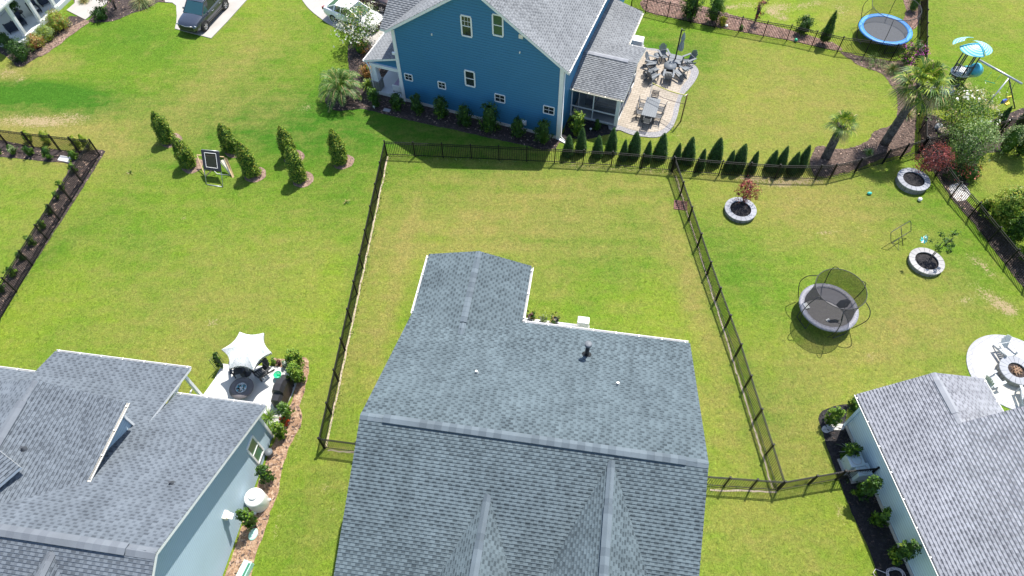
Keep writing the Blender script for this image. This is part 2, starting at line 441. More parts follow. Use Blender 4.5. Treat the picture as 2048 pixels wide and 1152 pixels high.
MT['woodbrown'] = plain('brown stained post', (.13, .07, .03), .7, var=.3)
MT['lf_dark'] = leafmat('dark green leaf', (.028, .078, .012))
MT['lf_mid'] = leafmat('mid green leaf', (.062, .140, .016))
MT['lf_lite'] = leafmat('fresh green leaf', (.150, .265, .022))
MT['lf_lime'] = leafmat('lime leaf', (.26, .34, .035))
MT['lf_yel'] = leafmat('yellow green leaf', (.36, .36, .05))
MT['lf_sage'] = leafmat('sage green leaf', (.17, .26, .085))
MT['lf_pale'] = leafmat('pale green leaf', (.36, .44, .20))
MT['lf_red'] = leafmat('dark red leaf', (.17, .028, .024))
MT['lf_pink'] = leafmat('rosy red leaf', (.40, .10, .085))
MT['lf_plum'] = leafmat('plum leaf', (.13, .045, .055))
MT['lf_tan'] = leafmat('dry tan leaf', (.46, .36, .16))
MT['lf_orange'] = leafmat('orange brown leaf', (.42, .20, .07))
MT['lf_silver'] = leafmat('silver leaf', (.42, .48, .44))
MT['petal_w'] = leafmat('white petal', (.82, .80, .76), .1)
MT['petal_p'] = leafmat('magenta petal', (.48, .09, .36), .2)
MT['petal_r'] = leafmat('orange red petal', (.75, .11, .03), .2)
MT['petal_c'] = leafmat('coral petal', (.62, .16, .10), .2)
MT['arb_d'] = leafmat('dark arborvitae spray', (.016, .052, .010), .3, .15)
MT['arb_m'] = leafmat('arborvitae spray', (.050, .130, .016), .3, .15)
# ---------------------------------------------------------------- ground: one sheet, fine where it is seen, reaching the horizon
rng = np.random.default_rng(7)
def lawn():
    x0, x1, y0, y1, st = -56, 56, -6, 66, .25
    xs = np.arange(x0, x1+.01, st); ys = np.arange(y0, y1+.01, st)
    X, Y = np.meshgrid(xs, ys); dry = np.full(X.shape, .10); bare = np.zeros(X.shape); lush = np.zeros(X.shape)
    def blob(F, px, py, r, s, asp=1.0, ang=0.0):
        c = W(px, py); a = R(ang); dx = X-c.x; dy = Y-c.y
        u = dx*math.cos(a)+dy*math.sin(a); v = -dx*math.sin(a)+dy*math.cos(a)
        F += s*np.exp(-((u/(r*asp))**2+(v/r)**2))
    for q in [  # dry straw tints
        (1000, 420, 7, .16, 1.6, 0), (1150, 390, 4, .16, 1.4, 0), (950, 470, 2.5, .18, 1.5, 0), (790, 480, 1.2, .22, 2, 75), (770, 600, 1.1, .22, 3, 78), (740, 700, 1.0, .16, 2, 78),
        (1370, 520, .8, .30, 5, 100), (1400, 640, .8, .28, 5, 102), (1360, 760, 2, .15, 2, 100), (1440, 830, 1.2, .2, 2, 100), (1090, 570, 1.4, .16, 1, 0),
        (1550, 210, 7, .26, 1.3, 0), (1640, 170, 4, .16, 1, 0), (1450, 260, 4, .12, 1.5, 0), (300, 760, 3, .18, 1, 0), (350, 600, 6, .14, 1.3, 0), (450, 640, 4, .12, 1, 0),
        (60, 260, 4, .5, 2.5, 0), (110, 130, 2.0, .28, 1, 0), (20, 140, 2.0, .45, 1, 0), (470, 80, 3, .22, 2, 60), (560, 120, 3, .12, 2, 70), (180, 340, 3, .12, 1, 0),
        (1800, 640, 3, .25, 1, 0), (1750, 720, 3, .25, 1.4, 0), (1600, 400, 3.5, .3, 1.5, 0), (1900, 600, 2.5, .25, 1.4, -40), (1600, 760, 3, .22, 1, 0), (1700, 450, 3, .18, 1.5, 0),
        (1620, 1050, 3.5, .15, 1, 0), (1480, 1080, 3, .18, 1, 0), (1590, 880, 2, .22, 1, 0), (650, 1000, 1.5, .2, 2, 75), (640, 820, 1.5, .14, 2, 75), (560, 520, 3, .1, 1, 0),
        (1700, 30, 3, .25, 1, 0), (1990, 20, 5, .22, 1.5, 0), (1500, 100, 2, .15, 1, 0), (70, 450, 2.5, .15, 1, 0), (2010, 350, 3, .25, 1, 0)]: blob(dry, *q)
    for q in [(60, 194, 2.0, -.40, 3.2, -9), (260, 100, 6, -.06, 1.5, 0), (430, 165, 1.6, .22, 3.2, 62), (500, 215, 2.0, .14, 1.6, 20)]: blob(dry, *q)
    for q in [  # lush dark green
        (1180, 480, 4.5, .28, 2, 0), (1000, 560, 2, .22, 1, 0), (400, 200, 7, .35, 1.5, 0), (560, 270, 5, .4, 1.6, 0), (900, 270, 5, .55, 2.4, -15), (1340, 100, 3, .6, 1.8, 0),
        (1400, 220, 1.8, .5, 2.2, 80), (230, 60, 5, .4, 1.5, 0), (50, 192, 1.9, .9, 3.4, -9), (140, 213, 1.1, .9, 2.2, -14), (20, 205, 1.5, .8, 2, -5), (660, 420, 3, .25, 1, 0), (250, 480, 6, .2, 1.5, 0), (130, 480, 1.2, .25, 4, 60),
        (1900, 480, 4, .35, 1.6, -40), (1780, 600, 2, .2, 1, 0), (1560, 860, 2.0, .35, 2, 100), (1460, 520, 2, .25, 2, 100), (1700, 380, 2.5, .25, 2, 0), (1900, 50, 3, .25, 1.5, 0), (1960, 160, 3, .3, 1.5, 0),
        (720, 560, .8, .3, 5, 78), (690, 780, .8, .25, 4, 78), (600, 1060, 1.5, .25, 2, 75), (1470, 700, .7, .35, 6, 103), (1650, 200, 3, .15, 1, 0), (620, 60, 4, .25, 1, 0), (1850, 700, 2, .2, 1, 0)]: blob(lush, *q)
    for q in [  # bare and thin spots
        (30, 243, .8, .62, 5, -3), (95, 243, .6, .55, 4, -5), (155, 232, .5, .5, 3, -15), (15, 145, .8, .7, 1.4, 0), (40, 160, .5, .6, 1, 0), (366, 437, .22, .75, 1.3, 90), (425, 645, .3, .8, 1.6, 10), (300, 205, .5, .3, 1, 0),
        (612, 215, .45, .65, 1.4, 10), (650, 975, .35, .6, 1, 0), (662, 1020, .3, .5, 2, 80), (1505, 360, .6, .7, 2, 0), (1600, 365, .5, .7, 3, 0), (1560, 370, .4, .6, 2, 0), (1590, 395, .3, .5, 2, 0),
        (1955, 522, .45, .72, 1.8, -50), (1985, 550, .35, .55, 2, -50), (1968, 585, .6, .58, 2, -50), (1930, 602, .45, .62, 1.5, 10), (2005, 610, .5, .6, 1.6, -30), (2020, 625, .5, .6, 1, 0), (1740, 713, .25, .7, 1.2, 0), (1875, 665, .3, .5, 1.5, 90),
        (1900, 690, .3, .5, 1, 0), (1650, 465, .15, .7, 9, 8), (1724, 462, .12, .6, 4, -50), (1650, 475, .12, .6, 3, -60), (1350, 250, .5, .6, 1.3, 40), (1385, 252, .4, .5, 1, 60), (1353, 270, .25, .7, 1, 0),
        (1560, 15, .9, .8, 1.2, 0), (1605, 12, .6, .7, 1.2, 0), (1633, 5, .6, .7, 1.2, 0), (1567, 37, .5, .85, 1.2, 0), (1541, 25, .5, .8, 1.2, 90), (1615, 33, .35, .8, 1, 0), (1680, 20, .8, .6, 2, 80), (1457, 15, .4, .8, 2, 0), (1495, 10, .6, .7, 2, 0), (1520, 40, .3, .6, 1, 0),
        (1935, 168, .5, .75, 1.8, 45), (1958, 187, .6, .85, 1.4, 30), (1975, 207, .5, .8, 1.4, -20), (1990, 215, .4, .7, 1, 0), (1862, 232, .6, .8, 1.4, 0), (1405, 467, .2, .6, 1, 0), (1860, 640, .25, .4, 1, 0), (1680, 1023, .25, .7, 2, 90), (1605, 897, .2, .5, 1, 0),
        (1240, 650, .3, .2, 1, 0), (1345, 650, .3, .35, 1, 0), (1385, 560, .35, .25, 1, 0), (1300, 500, .25, .3, 1, 0), (1380, 470, .25, .35, 2, 100), (1880, 20, .1, .2, 1, 0), (1360, 730, .4, .3, 2, 100)]: blob(bare, *q)
    # worn strips along the fences
    def strip(F, a, b, w, s):
        a = W(*a); b = W(*b); d = np.array([b.x-a.x, b.y-a.y]); L2 = (d**2).sum()
        t = np.clip(((X-a.x)*d[0]+(Y-a.y)*d[1])/L2, 0, 1); dd = np.hypot(X-a.x-t*d[0], Y-a.y-t*d[1])
        F += s*np.exp(-(dd/w)**2)
    strip(bare, (655, 890), (780, 312), .14, .5); strip(bare, (1120, 330), (1345, 346), .30, .6); strip(bare, (655, 898), (720, 903), .2, .7)
    strip(bare, (1420, 978), (1620, 978), .2, .45); strip(bare, (1353, 360), (1540, 965), .14, .2); strip(bare, (800, 316), (1000, 324), .12, .4); strip(bare, (1370, 350), (1650, 360), .25, .35)
    strip(bare, (545, 1090), (620, 760), .12, .5)
    for y in (352, 385, 420, 452, 488):
        strip(dry, (815, y+6), (1330, y+18), .42, .10)
    for y in (368, 402, 436, 470): strip(lush, (800, y+6), (1335, y+18), .40, .08)
    for x in (0, 1): strip(dry, (835-60*x, 400), (735-55*x, 800), .5, .14)
    V = np.stack([X.ravel(), Y.ravel(), np.zeros(X.size)], 1)
    nx, ny = len(xs), len(ys)
    i = np.arange(nx*ny).reshape(ny, nx)
    F = np.stack([i[:-1, :-1].ravel(), i[:-1, 1:].ravel(), i[1:, 1:].ravel(), i[1:, :-1].ravel()], 1)
    # far skirt
    sk = [(-900, -900, 0), (900, -900, 0), (900, 1100, 0), (-900, 1100, 0)]
    c = [int(i[0, 0]), int(i[0, -1]), int(i[-1, -1]), int(i[-1, 0])]; b = len(V)
    V = np.concatenate([V, np.array(sk, float)])
    me = bpy.data.meshes.new('lawn')
    faces = F.tolist()
    edge = [i[0, :].tolist(), i[:, -1].tolist(), i[-1, ::-1].tolist(), i[::-1, 0].tolist()]
    for k in range(4): faces.append([b+k, b+(k+1) % 4]+edge[k][::-1])
    me.from_pydata(V.tolist(), [], faces); me.materials.append(MT_LAWN)
    ca = me.color_attributes.new('lawn', 'FLOAT_COLOR', 'POINT')
    A = np.zeros((len(V), 4), np.float32); A[:, 3] = 1
    n = X.size
    A[:n, 0] = np.clip(dry, 0, 1).ravel(); A[:n, 1] = np.clip(bare, 0, 1).ravel(); A[:n, 2] = np.clip(lush, 0, 1).ravel(); A[n:, 0] = .15
    ca.data.foreach_set('color', A.ravel()); me.update()
    o = bpy.data.objects.new('lawn', me); col.objects.link(o); tag(o, kind='structure')
MT_LAWN = lawnmat()
lawn()

BEDS = []
def sheet(name, pts, z, mat, kind='structure', smooth=6, rag=0.0, label=None, edge=0.0):
    """ground patch from outline points (x, y); rag = ragged edge amplitude in metres, edge = visible thickness"""
    P = spline([(p[0], p[1], 0) for p in pts], smooth) if smooth else [Vector((p[0], p[1], 0)) for p in pts]
    if rag:
        Q = []
        for i, p in enumerate(P):
            q = P[(i+1) % len(P)]; n = max(1, int((q-p).length/.18))
            for k in range(n):
                t = p.lerp(q, k/n); w = mnoise.noise_vector(t*2.3)*rag+mnoise.noise_vector(t*7.0)*rag*.6; Q.append(Vector((t.x+w.x, t.y+w.y, 0)))
        P = Q
    if name == 'planting_bed': BEDS.append(([(p.x, p.y) for p in P], mat, z))
    bm = bmesh.new(); vs = [bm.verts.new((p.x, p.y, z)) for p in P]
    es = [bm.edges.new((vs[i], vs[(i+1) % len(vs)])) for i in range(len(vs))]
    r = bmesh.ops.triangle_fill(bm, use_beauty=True, edges=es)
    bmesh.ops.recalc_face_normals(bm, faces=bm.faces)
    if bm.faces and sum(f.normal.z for f in bm.faces) < 0: bmesh.ops.reverse_faces(bm, faces=bm.faces)
    if edge:
        for e in es:
            a, b = e.verts; a2 = bm.verts.new((a.co.x, a.co.y, z-edge)); b2 = bm.verts.new((b.co.x, b.co.y, z-edge)); bm.faces.new((a, b, b2, a2))
    me = bpy.data.meshes.new(name); bm.to_mesh(me); bm.free(); me.materials.append(mat)
    o = bpy.data.objects.new(name, me); col.objects.link(o); tag(o, label=label, kind=kind)
    return o
def G(*pts): return [W(x, y) for x, y in pts]
Hb = house_frame(-21); Hl = house_frame(-8.6); Hm = house_frame(-9.2); Hr = house_frame(7)

# planting beds
sheet('planting_bed', G((697, 92), (706, 76), (735, 78), (760, 100), (800, 150))+[Hb(-20.8, 33.4), Hb(-9.1, 33.4)]+G((1118, 286), (1108, 297), (1084, 300), (1060, 293), (1024, 286), (985, 277), (942, 268), (910, 260), (879, 254), (830, 243), (779, 231), (745, 222), (722, 218), (700, 220), (672, 222), (655, 212), (650, 198), (662, 178), (690, 165), (699, 150), (696, 120)), .012, MT['mulch_dark'], rag=.06, smooth=3)
sheet('planting_bed', G((1119, 284), (1128, 262))+[Hb(-9.0, 35.6), Hb(-6.1, 35.6)]+G((1238, 262), (1205, 272), (1165, 280), (1138, 276)), .012, MT['mulch_black'], rag=.05, smooth=2)
sheet('planting_bed', G((1679, 103), (1703, 121), (1723, 134), (1763, 147), (1779, 167), (1794, 190), (1793, 233), (1783, 250), (1749, 263), (1733, 283), (1696, 297), (1668, 297), (1636, 292), (1626, 306), (1620, 322), (1628, 351), (1659, 352), (1709, 340), (1764, 318), (1820, 303), (1832, 240), (1836, 133), (1781, 122), (1720, 112)), .012, MT['mulch_brown'], rag=.07, smooth=3)
sheet('planting_bed', G((1283, 2), (1291, 22), (1334, 34), (1429, 53), (1526, 71), (1620, 90), (1683, 102), (1672, 88), (1620, 72), (1560, 55), (1500, 40), (1440, 22), (1390, 8), (1330, -6)), .012, MT['mulch_red'], rag=.08, smooth=3)
sheet('planting_bed', G((1806, -8), (1812, 20), (1806, 48), (1825, 60), (1840, 40), (1843, -8)), .012, MT['mulch_red'], rag=.06, smooth=3)
sheet('planting_bed', G((1841, 300), (1848, 232), (1880, 236), (1910, 250), (1945, 262), (1985, 240), (2060, 215), (2060, 262), (2010, 300), (1975, 306), (1958, 322), (1945, 350), (1932, 378), (1924, 392), (1975, 440), (2060, 530), (2060, 590), (1976, 484), (1937, 435), (1900, 393), (1870, 345)), .012, MT['mulch_dark'], rag=.08, smooth=3)
sheet('pebble_patch', G((1903, 390), (1898, 375), (1908, 368), (1924, 366), (1940, 385), (1934, 397), (1922, 402), (1913, 402)), .022, MT['pebble'], kind='stuff', rag=.05, label='white river pebbles under the diagonal black fence')
sheet('planting_bed', G((-40, 275), (60, 292), (130, 302), (205, 300), (204, 314), (160, 385), (100, 478), (40, 572), (-20, 668), (-60, 690), (-20, 610), (40, 505), (85, 430), (118, 372), (140, 330), (100, 324), (0, 314), (-40, 308)), .012, MT['mulch_dark'], rag=.05, smooth=2)
sheet('planting_bed', [Hl(-13.7, 11.6), Hl(-13.7, 2.0)]+G((490, 1200), (501, 1152), (512, 1107), (527, 1070), (541, 1022), (557, 985), (563, 940), (582, 888), (604, 846), (600, 812), (615, 760), (618, 722), (606, 714), (590, 722), (560, 718), (548, 716), (542, 724), (560, 735), (582, 745), (590, 775), (580, 810), (565, 830)), .012, MT['straw'], rag=.07, smooth=2)
sheet('pebble_patch', G((533, 825), (548, 822), (562, 822), (572, 838), (560, 850), (552, 868), (546, 862), (538, 845)), .024, MT['pebble'], kind='stuff', rag=.05, label='white pebbles beside the corner of the grey gable wall')
sheet('planting_bed', G((1636, 838), (1645, 822), (1668, 813), (1700, 808), (1724, 808), (1722, 830))+[Hr(18.1, 11.6), Hr(18.3, 2.0)]+G((1772, 1200), (1756, 1152), (1736, 1095), (1703, 1025), (1669, 935), (1652, 890), (1645, 862)), .012, MT['mulch_black'], rag=.04, smooth=2)
sheet('pebble_patch', G((1643, 855), (1660, 849), (1684, 848), (1688, 858), (1668, 861), (1650, 867)), .022, MT['pebble'], kind='stuff', rag=.05, label='white pebbles by the corner of the pale blue wall')
sheet('planting_bed', G((0, 92), (30, 90), (60, 90), (90, 70), (140, 32), (171, 40), (178, 46), (152, 62), (129, 81), (101, 100), (77, 114), (60, 124), (45, 133), (30, 131), (22, 120), (0, 106), (-20, 98)), .012, MT['mulch_dark'], rag=.06, smooth=2)
sheet('planting_bed', G((150, 50), (171, 40.5), (177, 46), (152, 63), (129, 82), (101, 101), (84, 113), (70, 105), (100, 85), (128, 60)), .018, MT['mulch_tan'], rag=.12, smooth=2)
sheet('planting_bed', G((174, 43), (214, 10), (222, -8), (345, -8), (336, 6), (318, 4), (300, 14), (282, 22), (262, 27), (240, 38), (215, 44)), .012, MT['mulch_dark'], rag=.06, smooth=2)
sheet('planting_bed', G((150, 9), (152, -8), (200, -8), (176, 6), (165, 10)), .012, MT['mulch_brown'], rag=.03, smooth=2)
# paving
sheet('driveway', G((350, 58), (353, 46), (354, 33), (352.7, 12), (345, 6), (331, 5), (326, -10), (470, -14), (506, -12), (490, 4.7), (455, 43.8), (422.6, 77.3)), .05, MT['concrete'], smooth=0, edge=.05)
sheet('driveway', spline([tuple(W(x, y)) for x, y in ((596, -12), (606, 3), (620, 20), (646, 41), (668, 54.5), (698, 68), (716, 75))], 5, closed=False)+G((742, 90), (760, 120), (800, 150), (880, -20), (700, -40)), .05, MT['concrete'], smooth=0, edge=.05)
sheet('path', G((133.6, 21), (171, 40), (213, 8), (222, -12), (151, -12), (150, 7)), .05, MT['concrete'], smooth=0, edge=.05)
pb = G((1295, 97), (1318, 100), (1352, 112), (1384, 127), (1397, 143), (1391, 161), (1378, 178), (1365, 193), (1360, 208), (1354, 234), (1344, 256), (1327, 270.5), (1306, 275.6), (1266, 270.6), (1240, 261), (1216, 250), (1240, 150), (1270, 97))
sheet('patio', pb, .045, MT['pav_border'], smooth=5, edge=.05)
cx = sum(p.x for p in pb)/len(pb); cy = sum(p.y for p in pb)/len(pb)
sheet('patio', G((1292, 101), (1315, 104), (1345, 115), (1370, 129), (1381, 144), (1376, 158), (1363, 175), (1355, 196), (1348, 215), (1343, 238), (1331, 255), (1315, 264), (1290, 264.5), (1266, 261), (1240, 252), (1225, 240), (1245, 150), (1272, 101)), .055, MT['pav_warm'], smooth=5)
sheet('patio', G((400, 800), (430, 758), (445.6, 728), (470, 731), (543.5, 733), (580, 737.5), (593.5, 767.7), (585, 790), (576, 806), (566, 822), (549, 824), (520, 830)), .05, MT['white_conc'], smooth=0, edge=.05)
pcc = W(2026, 745)
for a_, b_ in (((652, 893), (776, 313)), ((655, 900), (712, 905.5)), ((1420, 979.5), (1553, 984)), ((1352, 352), (1545, 975))):
    A_, B_ = W(*a_), W(*b_); d_ = (B_-A_).normalized(); n_ = Vector((d_.y, -d_.x, 0))*.042
    sheet('soil_strip', [A_-n_, B_-n_, B_+n_, A_+n_], .009, MT['soil'], smooth=0, rag=.05)
def circ(c, r, n=72): return [Vector((c.x+r*math.cos(2*math.pi*k/n), c.y+r*math.sin(2*math.pi*k/n), 0)) for k in range(n)]
PR = (W(1933, 728)-pcc).length
sheet('patio', circ(pcc, PR), .04, MT['pav_pborder'], smooth=0, edge=.05)
sheet('patio', circ(pcc, PR-.28), .05, MT['pav_pale'], smooth=0)
sheet('patio', [Hm(-2.55, 20.0), Hm(.35, 20.0), Hm(.35, 17), Hm(-2.55, 17)], .06, MT['white_conc'], smooth=0, edge=.06)
sheet('patio', G((119, 303), (144, 311), (140, 322), (116, 321)), .05, MT['white_conc'], smooth=0, edge=.05) if False else None

def bark_chips():
    """loose chips of bark lying on the beds"""
    rg = np.random.default_rng(5); V = []; mi = []
    for P, mat, z in BEDS:
        A = np.array(P); x0, y0 = A.min(0); x1, y1 = A.max(0)
        dens = 26 if mat in (MT['mulch_red'], MT['straw'], MT['mulch_tan']) else 15
        n = int((x1-x0)*(y1-y0)*dens); q = rg.uniform((x0, y0), (x1, y1), (n, 2)); ins = np.zeros(n, bool)
        for i in range(len(A)):
            a, b = A[i-1], A[i]; c = (a[1] > q[:, 1]) != (b[1] > q[:, 1])
            with np.errstate(divide='ignore', invalid='ignore'): xx = (b[0]-a[0])*(q[:, 1]-a[1])/(b[1]-a[1])+a[0]
            ins ^= c & (q[:, 0] < xx)
        q = q[ins]; n = len(q)
        if not n: continue
        th = rg.uniform(0, 6.28, n); L = rg.uniform(.03, .085, n); w = L*rg.uniform(.25, .5, n); dz = rg.uniform(-.012, .03, (n, 2))
        ux, uy = np.cos(th)*L, np.sin(th)*L; vx, vy = -np.sin(th)*w, np.cos(th)*w; zz = np.full(n, z+.022)
        Q = np.stack([np.stack([q[:, 0]-ux-vx, q[:, 1]-uy-vy, zz], 1), np.stack([q[:, 0]+ux-vx, q[:, 1]+uy-vy, zz+dz[:, 0].clip(0)], 1), np.stack([q[:, 0]+ux+vx, q[:, 1]+uy+vy, zz+dz[:, 1].clip(0)], 1), np.stack([q[:, 0]-ux+vx, q[:, 1]-uy+vy, zz], 1)], 1)
        V.append(Q.reshape(-1, 3)); k = 2 if mat in (MT['mulch_black'],) else 0
        mi.append(np.minimum(rg.integers(0, 3, n)+k, 3))
    V = np.concatenate(V); mi = np.concatenate(mi); n = len(mi); me = bpy.data.meshes.new('bark_chips')
    me.vertices.add(n*4); me.vertices.foreach_set('co', V.astype(np.float32).ravel()); me.loops.add(n*4); me.loops.foreach_set('vertex_index', np.arange(n*4, dtype=np.int32)); me.polygons.add(n); me.polygons.foreach_set('loop_start', np.arange(0, n*4, 4, dtype=np.int32)); me.polygons.foreach_set('loop_total', np.full(n, 4, np.int32))
    for c in ((.34, .24, .18), (.17, .11, .085), (.07, .05, .042), (.03, .028, .028)): me.materials.append(plain('bark chip', c, .9, var=.3, scale=20))
    me.polygons.foreach_set('material_index', mi.astype(np.int32)); me.update(); o = bpy.data.objects.new('bark_chips', me); col.objects.link(o); tag(o, 'loose bark chips scattered over the planting beds', 'bark chips', kind='stuff')
bark_chips()
# ---------------------------------------------------------------- houses
MT['glass_dim'] = glass('dim green pane', (.02, .085, .05), .2)
def window(parent, F, plane, a0, a1, z0, z1, out, grid=None, horiz=True, frame=MT['white'], pane=None, name='window', sash=True):
    """window on a vertical wall; plane = ('v', value) wall running along u, or ('u', value) wall running along v; out = outward sign"""
    def P(a, z, d): return F(a, plane[1]+out*d, z) if plane[0] == 'v' else F(plane[1]+out*d, a, z)
    fr = MB(); w = .09 if sash else .055
    def bar(A, B, wd, d0, d1):
        a_, za = A; b_, zb = B
        if abs(za-zb) < 1e-6: q = [(a_, za-wd/2), (b_, za-wd/2), (b_, za+wd/2), (a_, za+wd/2)]
        else: q = [(a_-wd/2, za), (a_+wd/2, za), (a_+wd/2, zb), (a_-wd/2, zb)]
        vs = [P(x, z, d1) for x, z in q]+[P(x, z, d0) for x, z in q]
        fr.add(vs, [(0, 1, 2, 3), (4, 5, 1, 0), (5, 6, 2, 1), (6, 7, 3, 2), (7, 4, 0, 3)])
    bar((a0, z0), (a1, z0), w, -.01, .05); bar((a0, z1), (a1, z1), w, -.01, .05)
    bar((a0, z0+w/2), (a0, z1-w/2), w, -.01, .048); bar((a1, z0+w/2), (a1, z1-w/2), w, -.01, .048)
    if sash: bar((a0+w/2, (z0+z1)/2), (a1-w/2, (z0+z1)/2), .05, 0, .035)
    if grid:
        nx, nz, zz0, zz1 = grid
        for i in range(1, nx): bar((a0+(a1-a0)*i/nx, zz0), (a0+(a1-a0)*i/nx, zz1), .018, 0, .026)
        for i in range(1, nz): z = zz0+(zz1-zz0)*i/nz; bar((a0+w/2, z), (a1-w/2, z), .022, 0, .025)
    o = fr.build(name, frame, parent, world=True)
    g = MB(); g.poly([P(a0, z0, .012), P(a1, z0, .012), P(a1, z1, .012), P(a0, z1, .012)])
    g.build('pane', pane or MT['glass'], o, world=True)
    return o

def gutter(parent, F, a, b, side, mat=None, trough=True):
    """K-style gutter as an open trough from local point a to b (u,v,z); side = outward horizontal unit (du,dv)"""
    m = MB(); A, B = Vector(a), Vector(b); s = Vector((side[0], side[1], 0))
    prof = [(0, 0), (0, -.10), (.085, -.10), (.12, 0), (.10, 0), (.075, -.06), (.015, -.06)]
    pa = [F(*(A+s*p[0]+Vector((0, 0, p[1])))) for p in prof]; pb_ = [F(*(B+s*p[0]+Vector((0, 0, p[1])))) for p in prof]
    k = len(prof); m.add(pa+pb_, [(i, (i+1) % k, k+(i+1) % k, k+i) for i in (0, 1, 2, 3, 4)], 0)
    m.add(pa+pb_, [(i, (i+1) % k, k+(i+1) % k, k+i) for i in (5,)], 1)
    m.add(pa, [tuple(range(k))], 0); m.add(pb_, [tuple(range(k))[::-1]], 0)
    L = (B-A).length; n = max(1, int(L/1.15))
    for i in range(n+1):            # hanger clips across the trough
        c = A.lerp(B, (i+.15)/(n+.3)); p, q = F(*(c+s*-.02+Vector((0, 0, .006)))), F(*(c+s*.13+Vector((0, 0, .006))))
        m.bar(p, q, .05, .012, 0)
    return m.build('gutter', [mat or MT['gutter'], MT['trough']], parent, world=True)

def cap(parent, F, a, b, w, mat, drop, name='ridge_cap', lift=.03, dirn='u'):
    """bent ridge cap strip along ridge a->b; drop = vertical fall over its half width"""
    m = MB(); A, B = Vector(a), Vector(b); n = max(2, int((B-A).length/.30))
    side = Vector((0, w/2, 0)) if dirn == 'u' else Vector((w/2, 0, 0))
    for i in range(n):
        p, q = A.lerp(B, i/n), A.lerp(B, (i+1)/n); l0 = lift+.004; l1 = lift-.004
        vs = [p+side+Vector((0, 0, l0-drop)), p+Vector((0, 0, l0)), p-side+Vector((0, 0, l0-drop)), q+side+Vector((0, 0, l1-drop)), q+Vector((0, 0, l1)), q-side+Vector((0, 0, l1-drop))]
        vs2 = [vs[0]-Vector((0, 0, lift)), vs[3]-Vector((0, 0, lift)), vs[2]-Vector((0, 0, lift)), vs[5]-Vector((0, 0, lift))]
        W_ = [F(*v) for v in vs+vs2]
        m.add(W_, [(0, 3, 4, 1), (1, 4, 5, 2), (0, 1, 2, 8, 6) if i == 0 else (0, 1, 2), (0, 6, 7, 3), (2, 5, 9, 8), (3, 4, 5)], 1 if (i*7+i//3) % 5 < 2 else 0)
    m2 = {MT['cap_main']: MT['cap_main2'], MT['cap_left']: MT['cap_left2'], MT['cap_pale']: MT['cap_pale2']}.get(mat, mat)
    return m.build(name, [mat, m2], parent, world=True)

def pipe_vent(parent, F, u, v, z, r=.05, h=.3, mat=None, capped=False, mat2=None):
    m = MB(); p = F(u, v, z)
    m.tube([p-Vector((0, 0, .15)), p+Vector((0, 0, h))], r, 12, 0)
    m.lathe([(r*2.6, -.03), (r*1.9, .05), (r*1.05, .12)], p, 14, 0)
    if capped:
        m.lathe([(r*1.1, h-.05), (r*1.7, h-.03), (r*1.75, h+.10), (r*1.3, h+.13), (0.001, h+.15)], p, 18, 1)
    return m.build('roof_vent', [mat or MT['black'], mat2 or MT['rubber']], parent, world=True)

# ---- main house (roof in the foreground)
t = thing('house', 'foreground house with blue grey shingle roof, a rear bump out and two front gables', 'house', Hm(-1, 10, 0))
zr, vr, ze = 6.40, 10.45, 2.80; S = (zr-ze)/(18.0-vr)
zm = lambda v: zr-S*abs(v-vr)
w = MB()
pl = [(-7.6, 17.6), (-7.6, 3.3), (5.55, 3.3), (5.55, 17.6)]
w.prism([Hm(*p) for p in pl], 0, 2.66)
w.add([Hm(-7.6, 3.3, 2.66), Hm(-7.6, 17.6, 2.66), Hm(-7.6, vr, 6.1)], [(0, 1, 2)]); w.add([Hm(5.55, 3.3, 2.66), Hm(5.55, 17.6, 2.66), Hm(5.55, vr, 6.1)], [(0, 1, 2)])
w.prism([Hm(*p) for p in [(-7.6, 17.5), (-7.6, 21.2), (-2.75, 21.2), (-2.75, 17.5)]], 0, 2.65)
w.add([Hm(-7.6, 21.2, 2.65), Hm(-2.75, 21.2, 2.65), Hm(-5.17, 21.2, 3.3)], [(0, 1, 2)])
w.build('wall', MT['mint_siding'], t, world=True, uv=True)
rf = MB()
rf.slab([Hm(-7.98, 18.0, ze), Hm(5.92, 18.0, ze), Hm(5.92, vr, zr), Hm(-7.98, vr, zr)])
rf.slab([Hm(-7.98, vr, zr), Hm(5.92, vr, zr), Hm(5.92, 2.6, zm(2.6)), Hm(-7.98, 2.6, zm(2.6))])
roof_o = rf.build('roof', [MT['main_roof'], MT['charcoal']], t, world=True, uv=True)
rb = MB(); zb, ub = 3.57, -5.21
rb.slab([Hm(ub, 21.55, zb), Hm(-8.0, 21.55, 2.80), Hm(-8.0, 17.9, 2.80), Hm(-6.6, 17.2, 3.185), Hm(ub, 16.36, zb)])
rb.slab([Hm(ub, 21.55, zb), Hm(-2.42, 21.55, 2.80), Hm(-2.42, 17.99, 2.80), Hm(ub, 16.36, zb)])
rb.build('rear_roof', [MT['main_roof'], MT['charcoal']], t, world=True, uv=True)
for u0, zz, k in ((2.22, 6.28, 1.0), (-2.42, 5.44, 1.0)):
    g = MB(); v0 = vr-(zr-zz)/S; v1 = 1.6; hw = (zz-zm(v1))/k
    g.slab([Hm(u0, v0, zz), Hm(u0, v1, zz), Hm(u0-hw, v1, zm(v1))], .12); g.slab([Hm(u0, v0, zz), Hm(u0, v1, zz), Hm(u0+hw, v1, zm(v1))], .12)
    go = g.build('front_gable', [MT['main_roof'], MT['charcoal']], t, world=True, uv=True)
    cap(go, Hm, (u0, v0-.1, zz), (u0, v0-1.9, zz), .30, MT['cap_main'], .11, dirn='v')
    cap(go, Hm, (u0, v0-1.9, zz+.03), (u0, v1, zz+.03), .34, MT['cap_main'], .10, 'ridge_vent', .05, dirn='v')
cap(roof_o, Hm, (-7.98, vr, zr), (-7.02, vr, zr), .34, MT['cap_main'], .08)
